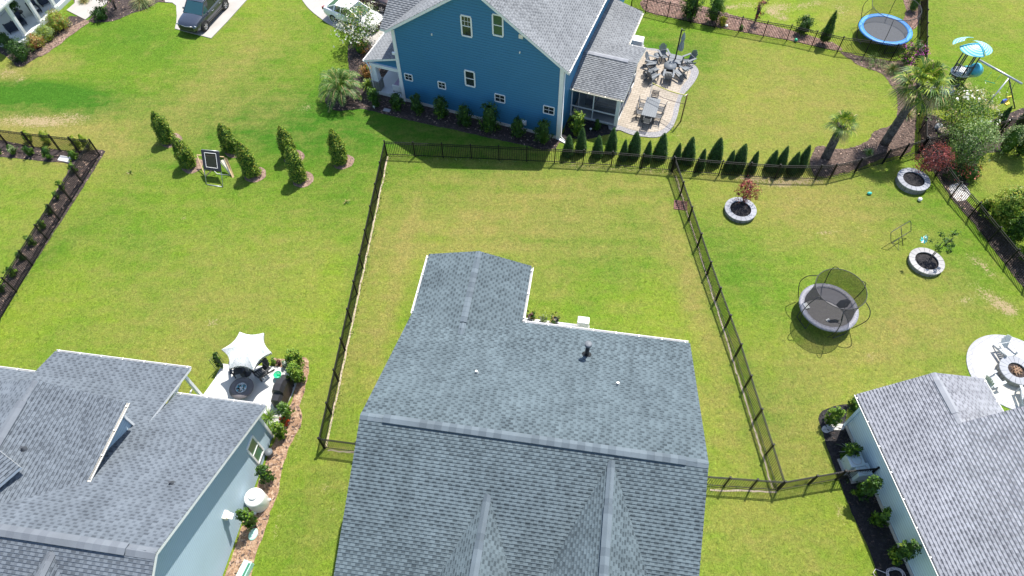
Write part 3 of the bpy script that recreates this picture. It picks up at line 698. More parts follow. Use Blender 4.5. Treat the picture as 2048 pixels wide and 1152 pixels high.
cap(roof_o, Hm, (5.05, vr, zr), (5.92, vr, zr), .34, MT['cap_main'], .08)
cap(roof_o, Hm, (-7.02, vr, zr+.02), (5.05, vr, zr+.02), .36, MT['cap_main'], .07, 'ridge_vent', .075)
cap(roof_o, Hm, (ub, 16.4, zb), (ub, 17.1, zb), .30, MT['cap_main'], .05, dirn='v')
cap(roof_o, Hm, (ub, 20.7, zb), (ub, 21.55, zb), .30, MT['cap_main'], .05, dirn='v')
cap(roof_o, Hm, (ub, 17.1, zb+.02), (ub, 20.7, zb+.02), .34, MT['cap_main'], .045, 'ridge_vent', .05, dirn='v')
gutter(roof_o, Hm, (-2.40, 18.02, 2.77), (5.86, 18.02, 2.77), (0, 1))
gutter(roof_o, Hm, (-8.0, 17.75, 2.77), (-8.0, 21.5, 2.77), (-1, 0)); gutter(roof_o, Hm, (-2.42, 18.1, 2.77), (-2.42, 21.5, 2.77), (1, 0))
def onplane(px, py, F_z, it=30):      # place on a sloped roof under a photo point
    z = 4.0
    for _ in range(it):
        p = W(px, py, z); z = F_z(p)
    return W(px, py, z)
def inv(th):
    c, s = math.cos(R(th)), math.sin(R(th))
    return lambda p: (p.x*c+p.y*s, -p.x*s+p.y*c)
im, il, ir, ib = inv(-9.2), inv(-8.6), inv(7), inv(-21)
for (px, py, r, h, c) in ((1173, 711, .10, 1.0, True), (953, 746, .05, .20, False), (1235, 769, .05, .20, False)):
    p = onplane(px, py, lambda q: zm(im(q)[1])); u, v = im(p)
    pipe_vent(roof_o, Hm, u, v, p.z, r, h, MT['black'] if c else MT['steel'], c, MT['grey'])

# ---- left house
t = thing('house', 'house at the lower left with slate grey roof and a grey sided gable wall', 'house', Hl(-19, 6, 0))
zr2, vr2, ze2 = 6.9, 4.2, 2.7; S2 = (zr2-ze2)/(11.9-vr2)
zl = lambda v: zr2-S2*abs(v-vr2)
w = MB(); ur = -13.86
w.add([Hl(ur, 11.47, 0), Hl(ur, -3.1, 0), Hl(ur, -3.1, 2.8), Hl(ur, vr2, 6.75), Hl(ur, 11.47, 2.8)], [(0, 1, 2, 3, 4)])
w.add([Hl(ur, 11.47, 0), Hl(ur, 11.47, 2.75), Hl(-17.9, 11.47, 2.75), Hl(-17.9, 11.47, 0)], [(0, 1, 2, 3)])
w.add([Hl(-25, 11.3, 0), Hl(-17.9, 11.3, 0), Hl(-17.9, 11.3, 2.9), Hl(-25, 11.3, 2.9)], [(0, 1, 2, 3)])
w.add([Hl(-36, 11.6, 0), Hl(-25, 11.6, 0), Hl(-25, 11.6, 2.6), Hl(-36, 11.6, 2.6)], [(0, 1, 2, 3)])
w.build('wall', MT['grey_siding'], t, world=True, uv=True)
c = MB(); c.box(Hl(ur+.02, 11.45, 1.38), (.12, .12, 2.76), R(-8.6)); c.build('corner_trim', MT['white'], t, world=True)
rf = MB()
rf.slab([Hl(-17.95, 11.9, ze2), Hl(-13.50, 11.9, ze2), Hl(-13.50, vr2, zr2), Hl(-17.95, vr2, zr2)], .18)
rf.slab([Hl(-17.95, 10.3, zl(10.3)), Hl(-17.95, vr2, zr2), Hl(-36, vr2, zr2), Hl(-36, 10.3, zl(10.3))], .18)
rf.slab([Hl(-24.8, 12.1, 2.6), Hl(-36, 12.1, 2.6), Hl(-36, 10.2, zl(10.2)), Hl(-24.8, 10.2, zl(10.2))], .18)
rf.slab([Hl(-36, vr2, zr2), Hl(-13.50, vr2, zr2), Hl(-13.50, -3.5, zl(-3.5)), Hl(-36, -3.5, zl(-3.5))], .18)
roof_l = rf.build('roof', [MT['left_roof'], MT['white']], t, world=True, uv=True)
rp = MB(); vj = 9.95; zj = zl(vj)+.01; rp.slab([Hl(-24.85, 13.3, 2.7), Hl(-17.85, 13.3, 2.7), Hl(-17.95, vj, zj), Hl(-24.85, vj, zj)], .16)
po = rp.build('porch_roof', [MT['left_roof'], MT['white']], t, world=True, uv=True)
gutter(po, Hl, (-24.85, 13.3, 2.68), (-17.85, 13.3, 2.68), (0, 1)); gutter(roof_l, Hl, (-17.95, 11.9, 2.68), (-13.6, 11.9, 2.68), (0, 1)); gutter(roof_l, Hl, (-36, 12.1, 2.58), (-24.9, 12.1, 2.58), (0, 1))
pf = MB(); pf.box(Hl(-18.2, 13.05, 1.35), (.14, .14, 2.5), R(-8.6)); pf.box(Hl(-21.3, 13.05, 1.35), (.14, .14, 2.5), R(-8.6)); pf.box(Hl(-18.2, 12.25, 2.46), (.12, 1.7, .2), R(-8.6))
pf.box(Hl(-18.2, 12.9, 1.2), (.01, .01, .01)) if False else pf.bar(Hl(-18.2, 12.9, 1.2), Hl(-18.2, 11.5, 1.2), .05, .05); pf.bar(Hl(-18.2, 12.2, .05), Hl(-18.2, 12.2, 2.4), .06, .06)
pf.box(Hl(-19.75, 13.05, 2.46), (3.2, .12, .2), R(-8.6)); pf.build('porch_frame', MT['white'], t, world=True)
# upper storey crossing the roof
zg, zu, uu = 5.6, 6.75, -21.55
g = MB(); g.slab([Hl(uu, 10.08, zu), Hl(-18.08, 10.08, zg), Hl(-18.08, 6.45, zg), Hl(-18.9, 5.2, zg+.28), Hl(-19.9, 4.1, zg+.6), Hl(uu, 4.0, zu)], .14)
g.slab([Hl(uu, 10.08, zu), Hl(-25.4, 10.08, zu-1.28), Hl(-25.4, 4.0, zu-1.28), Hl(uu, 4.0, zu)], .14)
go = g.build('upper_roof', [MT['left_roof'], MT['white']], t, world=True, uv=True)
gutter(go, Hl, (-18.08, 10.08, zg-.02), (-18.08, 6.5, zg-.02), (1, 0), MT['cream'])
g = MB(); g.add([Hl(-18.5, 9.75, 3.4), Hl(-18.5, 4.5, 3.4), Hl(-18.5, 4.5, 5.6), Hl(-18.5, 9.75, 5.6)], [(0, 1, 2, 3)]); g.add([Hl(-25.2, 9.75, 3.4), Hl(-18.5, 9.75, 3.4), Hl(-18.5, 9.75, 5.5), Hl(uu, 9.75, 6.6), Hl(-25.2, 9.75, 5.4)], [(0, 1, 2, 3, 4)])
g.build('upper_wall', MT['grey_siding'], t, world=True, uv=True)
g = MB(); g.box(Hl(-18.46, 9.74, 4.6), (.1, .1, 1.9), R(-8.6)); g.build('corner_trim', MT['white'], t, world=True)
cap(go, Hl, (uu, 10.05, zu), (uu, 9.1, zu), .30, MT['cap_left'], .06, dirn='v')
cap(go, Hl, (uu, 9.1, zu+.02), (uu, 4.4, zu+.02), .40, MT['cap_left'], .06, 'ridge_vent', .06, dirn='v')
cap(roof_l, Hl, (-14.6, vr2, zr2), (-13.50, vr2, zr2), .40, MT['cap_left'], .10)
cap(roof_l, Hl, (-36, vr2, zr2+.02), (-14.6, vr2, zr2+.02), .42, MT['cap_left'], .09, 'ridge_vent', .075)
# small shed dormer at the very left and the front gable
g = MB(); g.slab([W(41, 934, 6.78), W(-42, 1006, 6.78), W(-95, 930, 7.35), W(-12, 893, 7.2)], .13)
g.build('dormer_roof', [MT['left_roof'], MT['white']], t, world=True, uv=True)
g = MB(); u0 = -17.35; zz = 6.72; v0 = vr2-(zr2-zz)/S2; v1 = -3.0; hw = (zz-zl(v1))/.8
g.slab([Hl(u0, v0, zz), Hl(u0, v1, zz), Hl(u0-hw, v1, zl(v1))], .12); g.slab([Hl(u0, v0, zz), Hl(u0, v1, zz), Hl(u0+hw, v1, zl(v1))], .12)
go = g.build('front_gable', [MT['left_roof'], MT['white']], t, world=True, uv=True)
cap(go, Hl, (u0, v0-.1, zz), (u0, v1, zz), .34, MT['cap_left'], .10, dirn='v')
def wl_uv(px, py):    # gable wall of the left house: (v, z) under a photo point
    z = 0
    for _ in range(60):
        p = W(px, py, z); z += (ur-il(p)[0])*1.2 if False else 0
        break
    lo, hi = -1, 9
    for _ in range(40):
        m = (lo+hi)/2; lo, hi = (m, hi) if il(W(px, py, m))[0] < ur else (lo, m)
    return il(W(px, py, lo))[1], lo
q = [wl_uv(x, y) for x, y in ((503.5, 870), (527.3, 899), (517, 929), (492, 901))]
va, vb = (q[0][0]+q[1][0])/2, (q[2][0]+q[3][0])/2; za, zb_ = (q[1][1]+q[2][1])/2, (q[0][1]+q[3][1])/2
print('left window', q)
window(t, Hl, ('u', ur), min(va, vb)+.03, max(va, vb)-.03, min(za, zb_)+.03, max(za, zb_)-.03, 1, pane=MT['glass_green'])
v_, z_ = wl_uv(449, 1030)
g = MB(); g.box(Hl(ur+.08, v_, z_), (.16, .36, .3), R(-8.6)); g.add([Hl(ur+.16, v_-.15, z_+.12), Hl(ur+.16, v_+.15, z_+.12), Hl(ur+.38, v_+.12, z_-.04), Hl(ur+.38, v_-.12, z_-.04)], [(0, 1, 2, 3)])
g.build('wall_vent', MT['cream'], t, world=True)
for (px, py) in ((48, 898), (343, 967)):
    if px < 100: p = onplane(px, py, lambda q: zg+(zu-zg)*(-18.08-il(q)[0])/3.47)
    else: p = onplane(px, py, lambda q: zl(il(q)[1]))
    u, v = il(p); pipe_vent(roof_l, Hl, u, v, p.z, .05, .2, MT['charcoal'])

# ---- right house
t = thing('house', 'house at the lower right with pale grey roof and pale blue side wall', 'house', Hr(22, 5, 0))
Sr = .435; zrr = lambda u: 2.8+Sr*(u-17.66)
w = MB(); w.add([Hr(18.07, 11.5, 0), Hr(18.07, -6, 0), Hr(18.07, -6, 2.85), Hr(18.07, 11.5, 2.85)], [(0, 1, 2, 3)])
w.add([Hr(18.07, 11.5, 0), Hr(18.07, 11.5, 2.85), Hr(20.75, 11.5, 4.0), Hr(23.5, 11.5, 2.85), Hr(23.5, 11.5, 0)], [(0, 1, 2, 3, 4)])
w.add([Hr(23.5, 11.5, 0), Hr(23.5, 11.5, 2.8), Hr(23.5, 9.2, 2.8), Hr(23.5, 9.2, 0)], [(0, 1, 2, 3)])
w.add([Hr(20.5, 9.2, 0), Hr(34, 9.2, 0), Hr(34, 9.2, 2.9), Hr(26.4, 9.2, 6.3), Hr(20.5, 9.2, 3.9)], [(0, 1, 2, 3, 4)])
w.build('wall', MT['pale_siding'], t, world=True, uv=True)
g = MB(); g.box(Hr(18.06, 11.5, 1.4), (.14, .14, 2.8), R(7)); g.build('corner_trim', MT['pale_siding'], t, world=True, uv=True)
g = MB(); g.box(Hr(18.03, 2.75, .12), (.03, 17.5, .22), R(7)); g.build('foundation', MT['foundation'], t, world=True)
ugr = 26.6
rf = MB(); rf.slab([Hr(17.66, 11.9, 2.8), Hr(17.66, -6.4, 2.8), Hr(ugr, -6.4, zrr(ugr)), Hr(ugr, 9.45, zrr(ugr)), Hr(20.75, 9.45, zrr(20.75)), Hr(20.75, 11.9, zrr(20.75))], .15)
rf.slab([Hr(ugr, -6.4, zrr(ugr)), Hr(ugr, 9.45, zrr(ugr)), Hr(35.5, 9.45, 2.8), Hr(35.5, -6.4, 2.8)], .15)
rr = rf.build('roof', [MT['right_roof'], MT['white']], t, world=True, uv=True)
rf = MB(); rf.slab([Hr(20.75, 11.9, zrr(20.75)), Hr(20.75, 9.2, zrr(20.75)), Hr(23.9, 9.2, 2.78), Hr(23.9, 11.9, 2.78)], .15)
rr2 = rf.build('rear_roof', [MT['right_roof'], MT['white']], t, world=True, uv=True)
cap(rr2, Hr, (20.75, 11.5, zrr(20.75)+.01), (20.75, 9.9, zrr(20.75)+.01), .36, MT['cap_pale'], .08, 'ridge_vent', .06, dirn='v')
cap(rr2, Hr, (20.75, 11.9, zrr(20.75)), (20.75, 11.5, zrr(20.75)), .3, MT['cap_pale'], .06, dirn='v'); cap(rr2, Hr, (20.75, 9.9, zrr(20.75)), (20.75, 9.4, zrr(20.75)), .3, MT['cap_pale'], .06, dirn='v')
gutter(rr, Hr, (17.66, 11.9, 2.78), (17.66, -6.4, 2.78), (-1, 0)); gutter(rr2, Hr, (23.9, 11.9, 2.76), (23.9, 9.5, 2.76), (1, 0))

# ---- blue house
t = thing('house', 'two storey blue sided house with white trim and weathered grey roof', 'house', Hb(-15, 38, 0))
zp, up, zeb, uL, uR = 9.95, -14.95, 5.80, -20.72, -9.27; Sb = .69
za = lambda u: zp-Sb*abs(u-up)
VB = 52.0
w = MB()
w.add([Hb(uL, 33.2, 0), Hb(uR, 33.2, 0), Hb(uR, 33.2, za(uR)-.1), Hb(up, 33.2, zp-.1), Hb(uL, 33.2, za(uL)-.1)], [(0, 1, 2, 3, 4)])
w.add([Hb(uR, 33.2, 0), Hb(uR, VB, 0), Hb(uR, VB, za(uR)-.1), Hb(uR, 33.2, za(uR)-.1)], [(0, 1, 2, 3)])
w.add([Hb(uL, VB, 0), Hb(uL, 33.2, 0), Hb(uL, 33.2, za(uL)-.1), Hb(uL, VB, za(uL)-.1)], [(0, 1, 2, 3)])
w.add([Hb(uR, VB, 0), Hb(uL, VB, 0), Hb(uL, VB, 5.8), Hb(up, VB, 9.8), Hb(uR, VB, 5.8)], [(0, 1, 2, 3, 4)])
w.build('wall', MT['blue_siding'], t, world=True, uv=True)
g = MB(); g.box(Hb((uL+uR)/2, 33.185, .12), (uR-uL+.04, .03, .26), R(-21)); g.build('foundation', MT['foundation'], t, world=True)
for u_, v_ in ((uR-.04, 33.18), (uL+.04, 33.18)):
    g = MB(); g.box(Hb(u_, v_, 2.85), (.24, .07, 5.7), R(-21)); g.build('corner_trim', MT['white'], t, world=True)
g = MB(); g.box(Hb(uR+.02, 33.3, 2.85), (.05, .2, 5.7), R(-21)); g.tube([Hb(uR+.10, 33.36, 5.6), Hb(uR+.10, 33.36, .15), Hb(uR+.5, 33.1, .08)], .045, 8); g.build('downspout', MT['white'], t, world=True)
rf = MB(); eR = uR+.42; eL = uL-.42
rf.slab([Hb(up, 32.9, zp), Hb(eR, 32.9, za(eR)), Hb(eR, VB, za(eR)), Hb(up, VB, zp)], .2)
rf.slab([Hb(up, 32.9, zp), Hb(eL, 32.9, za(eL)), Hb(eL, VB, za(eL)), Hb(up, VB, zp)], .2)
rblue = rf.build('roof', [MT['blue_roof'], MT['white']], t, world=True, uv=True)
# street side cross gable, its slope falling towards the back yards
rf = MB(); z5 = za(eL)+.03; k5 = .66
rf.slab([Hb(eL-.35, 33.0, z5), Hb(eL+.1, 33.0, z5), Hb(eL+.1+5.3, 33.0+5.4, z5+k5*5.4), Hb(eL-.35, 33.0+5.4, z5+k5*5.4)], .16)
rf.slab([Hb(eL-.35, 38.4, z5+k5*5.4), Hb(eL+5.4, 38.4, z5+k5*5.4), Hb(eL+.1, 44, z5), Hb(eL-.35, 44, z5)], .16)
rf.build('street_gable', [MT['blue_roof'], MT['white']], t, world=True, uv=True)
gutter(rblue, Hb, (eR, 32.95, za(eR)-.02), (eR, VB, za(eR)-.02), (1, 0))
# rear shed roof and screened porch
rf = MB(); zs = lambda u: 2.8+.27*(-6.85-u)
rf.slab([Hb(-6.85, 38.3, 2.8), Hb(-6.85, 44.9, 2.8), Hb(uR, 44.9, zs(uR)), Hb(uR, 38.3, zs(uR))], .15)
so_ = rf.build('shed_roof', [MT['blue_roof'], MT['white']], t, world=True, uv=True); gutter(so_, Hb, (-6.85, 40.9, 2.78), (-6.85, 44.85, 2.78), (1, 0), MT['cream'])
rf = MB(); zk, vk = 3.58, 38.05
rf.slab([Hb(uR, vk, zk), Hb(-5.6, vk, zk), Hb(-5.6, 35.2, 2.75), Hb(uR, 35.2, 2.75)], .15)
rf.slab([Hb(uR, vk, zk), Hb(-5.6, vk, zk), Hb(-5.6, 40.9, 2.75), Hb(uR, 40.9, 2.75)], .15)
sp_ = rf.build('porch_roof', [MT['blue_roof'], MT['white']], t, world=True, uv=True)
gutter(sp_, Hb, (uR+.05, 35.2, 2.73), (-5.6, 35.2, 2.73), (0, -1), MT['cream']); gutter(sp_, Hb, (-6.7, 40.9, 2.73), (-5.6, 40.9, 2.73), (0, 1))
cap(sp_, Hb, (-9.1, vk, zk), (-8.9, vk, zk), .3, MT['cap_pale'], .05); cap(sp_, Hb, (-8.9, vk, zk+.01), (-6.2, vk, zk+.01), .34, MT['cap_pale'], .05, 'ridge_vent', .06)
w = MB(); w.add([Hb(uR, 44.6, 0), Hb(-7.2, 44.6, 0), Hb(-7.2, 44.6, 2.8), Hb(uR, 44.6, 3.3)], [(3, 2, 1, 0)]); w.add([Hb(-7.2, 44.6, 0), Hb(-7.2, 40.6, 0), Hb(-7.2, 40.6, 2.8), Hb(-7.2, 44.6, 2.8)], [(3, 2, 1, 0)])
w.add([Hb(-7.2, 40.55, 0), Hb(-5.95, 40.55, 0), Hb(-5.95, 40.55, 2.65), Hb(-7.2, 40.55, 2.65)], [(0, 1, 2, 3)])
w.build('rear_wall', MT['blue_siding'], t, world=True, uv=True)
f = MB()
def post(u, v, s=.09, z0=.1, z1=2.62): f.box(Hb(u, v, (z0+z1)/2), (s, s, z1-z0), R(-21))
post(-6.02, 35.72, .24); post(-7.7, 35.7, .07); post(uR+.06, 35.7, .07); post(uR+.55, 35.72, .04)
f.bar(Hb(uR, 35.7, .95), Hb(-6, 35.7, .95), .07, .07); f.bar(Hb(uR, 35.7, 2.56), Hb(-6, 35.7, 2.56), .1, .14); f.bar(Hb(uR, 35.7, .15), Hb(-6, 35.7, .15), .1, .1)
for v_ in (37.3, 38.9, 40.5): post(-5.98, v_, .08)
for z_ in (.15, .95, 2.56): f.bar(Hb(-5.98, 35.8, z_), Hb(-5.98, 40.5, z_), .07, .08)
f.build('porch_frame', MT['white'], t, world=True)
f = MB(); f.add([Hb(uR, 35.7, .1), Hb(-5.98, 35.7, .1), Hb(-5.98, 35.7, 2.6), Hb(uR, 35.7, 2.6)], [(0, 1, 2, 3)]); f.add([Hb(-5.98, 35.72, .1), Hb(-5.98, 40.5, .1), Hb(-5.98, 40.5, 2.6), Hb(-5.98, 35.72, 2.6)], [(0, 1, 2, 3)])
MT['screen'] = netmat('insect screen', (.03, .035, .04), .45)
f.build('screen', MT['screen'], t, world=True)
f = MB(); f.box(Hb(-7.6, 38.1, .06), (3.2, 4.8, .12), R(-21)); f.build('porch_floor', MT['conc_blue'], t, world=True)
# street porch at the left
rf = MB(); rf.slab([Hb(-23.42, 33.3, 2.62), Hb(-20.74, 33.3, 3.42), Hb(-20.74, 44, 3.42), Hb(-23.42, 44, 2.62)], .14)
pr = rf.build('street_porch_roof', [MT['blue_roof'], MT['white']], t, world=True, uv=True); gutter(pr, Hb, (-23.42, 33.3, 2.6), (-23.42, 44, 2.6), (-1, 0))
g = MB(); g.add([Hb(-23.05, 33.45, 2.45), Hb(-20.75, 33.45, 2.45), Hb(-20.75, 33.45, 3.3)], [(0, 1, 2)]); g.build('porch_gable', MT['blue_siding'], t, world=True, uv=True)
g = MB(); g.box(Hb(-21.85, 33.42, 2.38), (2.4, .22, .24), R(-21)); g.box(Hb(-22.95, 38.5, 2.38), (.22, 10, .24), R(-21)); g.build('porch_beam', MT['white'], t, world=True)
for v_ in (33.55, 38.0, 42.0):
    g = MB(); b0, b1 = .24, .15; C0 = [(-22.85+sx*b0, v_+sy*b0, .98) for sx, sy in ((-1, -1), (1, -1), (1, 1), (-1, 1))]; C1 = [(-22.85+sx*b1, v_+sy*b1, 2.3) for sx, sy in ((-1, -1), (1, -1), (1, 1), (-1, 1))]
    g.add([Hb(*p) for p in C0+C1], [(0, 1, 5, 4), (1, 2, 6, 5), (2, 3, 7, 6), (3, 0, 4, 7), (4, 5, 6, 7)]); co = g.build('column', MT['white'], t, world=True)
    g = MB(); g.box(Hb(-22.85, v_, .48), (.62, .62, .96), R(-21)); g.box(Hb(-22.85, v_, .99), (.7, .7, .06), R(-21)); g.build('stone_pier', MT['blocks'], co, world=True)
g = MB(); g.tube([Hb(-23.3, 33.35, 2.5), Hb(-23.0, 33.2, 2.2), Hb(-23.0, 33.2, .15)], .045, 8); g.build('downspout', MT['white'], t, world=True)
g = MB(); g.box(Hb(-21.9, 38.5, .13), (2.3, 10.6, .26), R(-21)); g.build('street_porch_floor', MT['conc_blue'], t, world=True)
# windows of the blue gable wall from the photo
def wb(px, py, v=33.2):
    lo, hi = -1, 12
    for _ in range(40):
        m = (lo+hi)/2; lo, hi = (m, hi) if ib(W(px, py, m))[1] > v else (lo, m)
    return ib(W(px, py, lo))[0], lo
for (tl, br_, gr) in (((920, 27.5), (946, 76), 'top'), ((983.5, 25.5), (1008, 75), None), ((928, 138), (952, 175.5), None), ((809, 146), (826, 162), 'q'), ((876, 162), (892, 178.5), 'q'), ((990, 186.5), (1010, 206), 'q'), ((1087.5, 210), (1108, 230), 'q')):
    a0, z1 = wb(*tl); a1, z0 = wb(*br_)
    # photo points are opposite outer corners of the frame
    sq = gr == 'q'
    if not sq: a0 += .05; a1 -= .05; z1 -= .05; z0 += .05
    window(t, Hb, ('v', 33.2), a0, a1, z0, z1, -1, grid=(2, 2, z0+.05, z1-.05) if sq else ((3, 2, (z0+z1)/2, z1-.05) if gr == 'top' else None), sash=not sq, pane=MT['glass_dim'] if gr is None and tl[0] > 980 else None)
for v_ in (34.6, 36.2, 43.0): window(t, Hb, ('u', uR), v_, v_+.8, 4.2, 5.5, 1)
g = MB(); a, z = wb(1043, 71); g.box(Hb(a, 33.13, z), (.26, .14, .26), R(-21)); g.build('wall_vent', MT['cream'], t, world=True)
for i, (px, py) in enumerate(((864, 68), (1040, 104))):
    g = MB(); a, z = wb(px, py); g.box(Hb(a, 33.16, z), (.06, .08, .13), R(-21)); g.build('wall_fitting', MT['white'], t, world=True)
g = MB(); a, z = wb(1048, 244); g.box(Hb(a, 33.15, z), (.36, .1, .36), R(-21)); g.box(Hb(a+.02, 33.08, z), (.2, .06, .2), R(-21)); g.build('meter_box', MT['white'], t, world=True)
g = MB(); a, z = wb(789, 105); g.box(Hb(uL-.12, 33.1, z), (.2, .12, .16), R(-21)); g.build('wall_lamp', MT['white'], t, world=True)

# ---- porch house at the top left corner
A_ = W(57, 81); B_ = W(118, 22)       # column feet along the porch edge
ang = math.atan2((B_-A_).y, (B_-A_).x); thp = math.degrees(ang)
Hp = house_frame(thp); ip = inv(thp)
ua, va = ip(A_); uc = [ip(W(*p))[0] for p in ((59, 79), (86, 50), (116, 22))]
t = thing('house', 'white porch house with columns cropped by the top left corner', 'house', Hp(ua, va+1, 0))
# the house lies on the left-up side of the porch edge (+v)
g = MB(); g.box(Hp(ua+4.6, va+1.8, .15), (11.5, 3.7, .3), R(thp)); g.build('porch_floor', MT['conc_blue'], t, world=True)
for u_ in uc:
    g = MB(); g.box(Hp(u_, va+.12, 1.6), (.24, .24, 2.7), R(thp)); g.box(Hp(u_, va+.12, .38), (.34, .34, .16), R(thp)); g.box(Hp(u_, va+.12, 2.8), (.32, .32, .12), R(thp)); g.build('column', MT['white'], t, world=True, bevel=.01)
g = MB(); g.box(Hp(ua+4.6, va+.12, 2.98), (11.2, .28, .28), R(thp)); g.box(Hp(ua-.9, va+1.8, 2.98), (.28, 3.4, .28), R(thp)); g.build('porch_beam', MT['white'], t, world=True)
g = MB(); g.slab([Hp(ua-1.2, va-.2, 3.12), Hp(ua+10.5, va-.2, 3.12), Hp(ua+10.5, va+4, 4.6), Hp(ua-.2, va+4, 4.6)], .1)
g.slab([Hp(ua-1.2, va-.2, 3.12), Hp(ua-.2, va+4, 4.6), Hp(ua-1.2, va+4.1, 4.2)], .1)
for k in range(0, 26): u_ = ua-1.1+k*.45; g.bar(Hp(u_, va-.18, 3.15), Hp(u_, va+3.9, 4.6), .03, .03, 2)
MT['metal_roof'] = plain('pale standing seam metal', (.60, .60, .62), .45, var=.05)
g.build('roof', [MT['metal_roof'], MT['white'], MT['charcoal']], t, world=True)
g = MB(); g.box(Hp(ua+4.6, va+5.5, 1.8), (11.5, 3.6, 3.4), R(thp)); g.build('wall', MT['mint_siding'], t, world=True, uv=True)
# ---------------------------------------------------------------- black metal fences: posts and picket panels are parts
def panel_mesh(L, h, name='panel'):
    m = MB(); n = max(2, int(round(L/.115)))
    for z in (.10, h-.17, h-.03): m.box((L/2, 0, z), (L-.04, .030, .036))
    for i in range(1, n): m.box((L*i/n, 0, (h-.02)/2+.03), (.023, .023, h-.06))
    return m
PAN = {}
def fence(label, pts, h=1.22, sp=1.83, skip=(), offs=0.0, last=True, gate=None):
    pts = [Vector((p.x, p.y, 0)) for p in pts]
    t = thing('metal_fence', label, 'fence', pts[0])
    n_p = 0
    def post(p):
        m = MB(); m.box((0, 0, (h+.06)/2), (.07, .07, h+.06)); m.box((0, 0, h+.075), (.09, .09, .03))
        if 'post' not in PAN.setdefault(h, {}): PAN[h]['post'] = m.build('post', MT['fence'], t); o = PAN[h]['post']
        else: o = PAN[h]['post'].copy(); col.objects.link(o); adopt(o, t)
        o.location = p-pts[0]; return o
    for a, b in zip(pts[:-1], pts[1:]):
        d = b-a; L = d.length; n = max(1, int(round(L/sp))); l = L/n; rz = math.atan2(d.y, d.x)
        for i in range(n):
            o = post(a+d*(i/n)); o.rotation_euler[2] = rz
            key = round(l, 2); c = PAN.setdefault(h, {})
            if key not in c:
                c[key] = panel_mesh(l, h).build('panel', MT['fence'], t); o = c[key]
            else: o = c[key].copy(); col.objects.link(o); adopt(o, t)
            o.location = a+d*(i/n)-pts[0]; o.rotation_euler = (0, 0, rz)
    if last: o = post(pts[-1]); o.rotation_euler[2] = rz
    return t
c0 = W(648.7, 896.3); c1 = W(774.3, 310.5)
fence('black metal fence along the left side of the middle lawn', [c0, c1-(c1-c0).normalized()*.08], last=False)
fence('short black metal fence joining the left fence to the foreground house', [c0+Vector((.05, 0, 0)), Hm(-7.62, im(W(712, 903))[1])])
bk = [c1, W(943, 318), W(1109, 325.5), W(1222, 332), W(1342, 342), W(1437, 350), W(1549, 358), W(1630, 359), W(1659, 357), W(1709, 345), W(1764, 328), W(1836, 306)]
fence('long black metal fence in front of the row of cone shaped evergreens', bk, sp=1.83)
fence('black metal fence between the middle lawn and the trampoline yard', [W(1344, 344.5), W(1413, 550), W(1470.7, 712), W(1554, 981)-Vector((0, .05, 0))], last=False)
rw = Hr(18.03, ir(W(1728, 955))[1])
fence('black metal fence joining the foreground house to the pale blue side wall', [Hm(5.6, im(W(1414, 976))[1]), W(1554, 981), W(1616, 969.7), W(1671, 960), rw], sp=1.15)
fence('black metal fence above the curved paver patio, in front of pink brown bark', [W(1262, 16), W(1291, 25.5), W(1334.4, 36), W(1429, 56), W(1526, 74), W(1572.7, 81.7), W(1674, 105), W(1727.7, 111.7), W(1781, 120), W(1838, 131)], h=1.3)
fence('black metal fence running up to the top edge beside the blue trampoline', [W(1836, 306)+Vector((0, .08, 0)), W(1838, 133), W(1841, 0), W(1842, -60)], h=1.3)
fence('black metal fence at the right edge behind the blooming white shrub', [W(1836, 306)+Vector((.08, .02, 0)), W(1950, 281), W(2000, 269), W(2080, 250)], h=1.3)
fence('diagonal black metal fence at the right edge beside yellow green shrubs', [W(1836, 306)+Vector((.06, -.06, 0)), W(1870, 352), W(1900.6, 394.6), W(1937, 435), W(1976, 484), W(2048, 573), W(2120, 660)], h=1.3)
fl = W(200, 311)
fence('black metal fence at the left edge behind a row of small green shrubs', [W(-60, 262), W(15, 289), W(68, 296), W(121, 302), fl-Vector((.08, 0, 0))], h=1.35, last=False)
fence('slanting black metal fence at the left edge over a mulch strip of small lime shrubs', [fl, W(166, 366), W(96, 480), W(0, 641), W(-60, 742)], h=1.35)
# ---------------------------------------------------------------- vegetation
def leaves(c, nrm, size, rg, aspect=.5, fold=.25, up=.35):
    """arrays of leaf quads: centres, rough outward directions -> verts, faces"""
    n = len(c); d = nrm+rg.normal(0, .55, (n, 3)); d[:, 2] += up; d /= np.linalg.norm(d, axis=1, keepdims=True)+1e-9
    a = rg.normal(0, 1, (n, 3)); a -= (a*d).sum(1, keepdims=True)*d; a /= np.linalg.norm(a, axis=1, keepdims=True)+1e-9
    b = np.cross(d, a); s = size*rg.uniform(.6, 1.35, (n, 1))
    v = np.stack([c-a*s*.5, c+b*s*aspect*.5+d*s*fold*.3, c+a*s*.5, c-b*s*aspect*.5+d*s*fold*.3], 1)
    return v.reshape(-1, 3)
def mesh_leaves(name, V, mi, mats, parent):
    n = len(V)//4; me = bpy.data.meshes.new(name)
    me.vertices.add(n*4); me.vertices.foreach_set('co', V.astype(np.float32).ravel())
    me.loops.add(n*4); me.loops.foreach_set('vertex_index', np.arange(n*4, dtype=np.int32))
    me.polygons.add(n); me.polygons.foreach_set('loop_start', np.arange(0, n*4, 4, dtype=np.int32)); me.polygons.foreach_set('loop_total', np.full(n, 4, np.int32))
    for m in mats: me.materials.append(m)
    me.polygons.foreach_set('material_index', mi.astype(np.int32)); me.update(); me.validate()
    o = bpy.data.objects.new(name, me); col.objects.link(o)
    if parent is not None: adopt(o, parent)
    return o
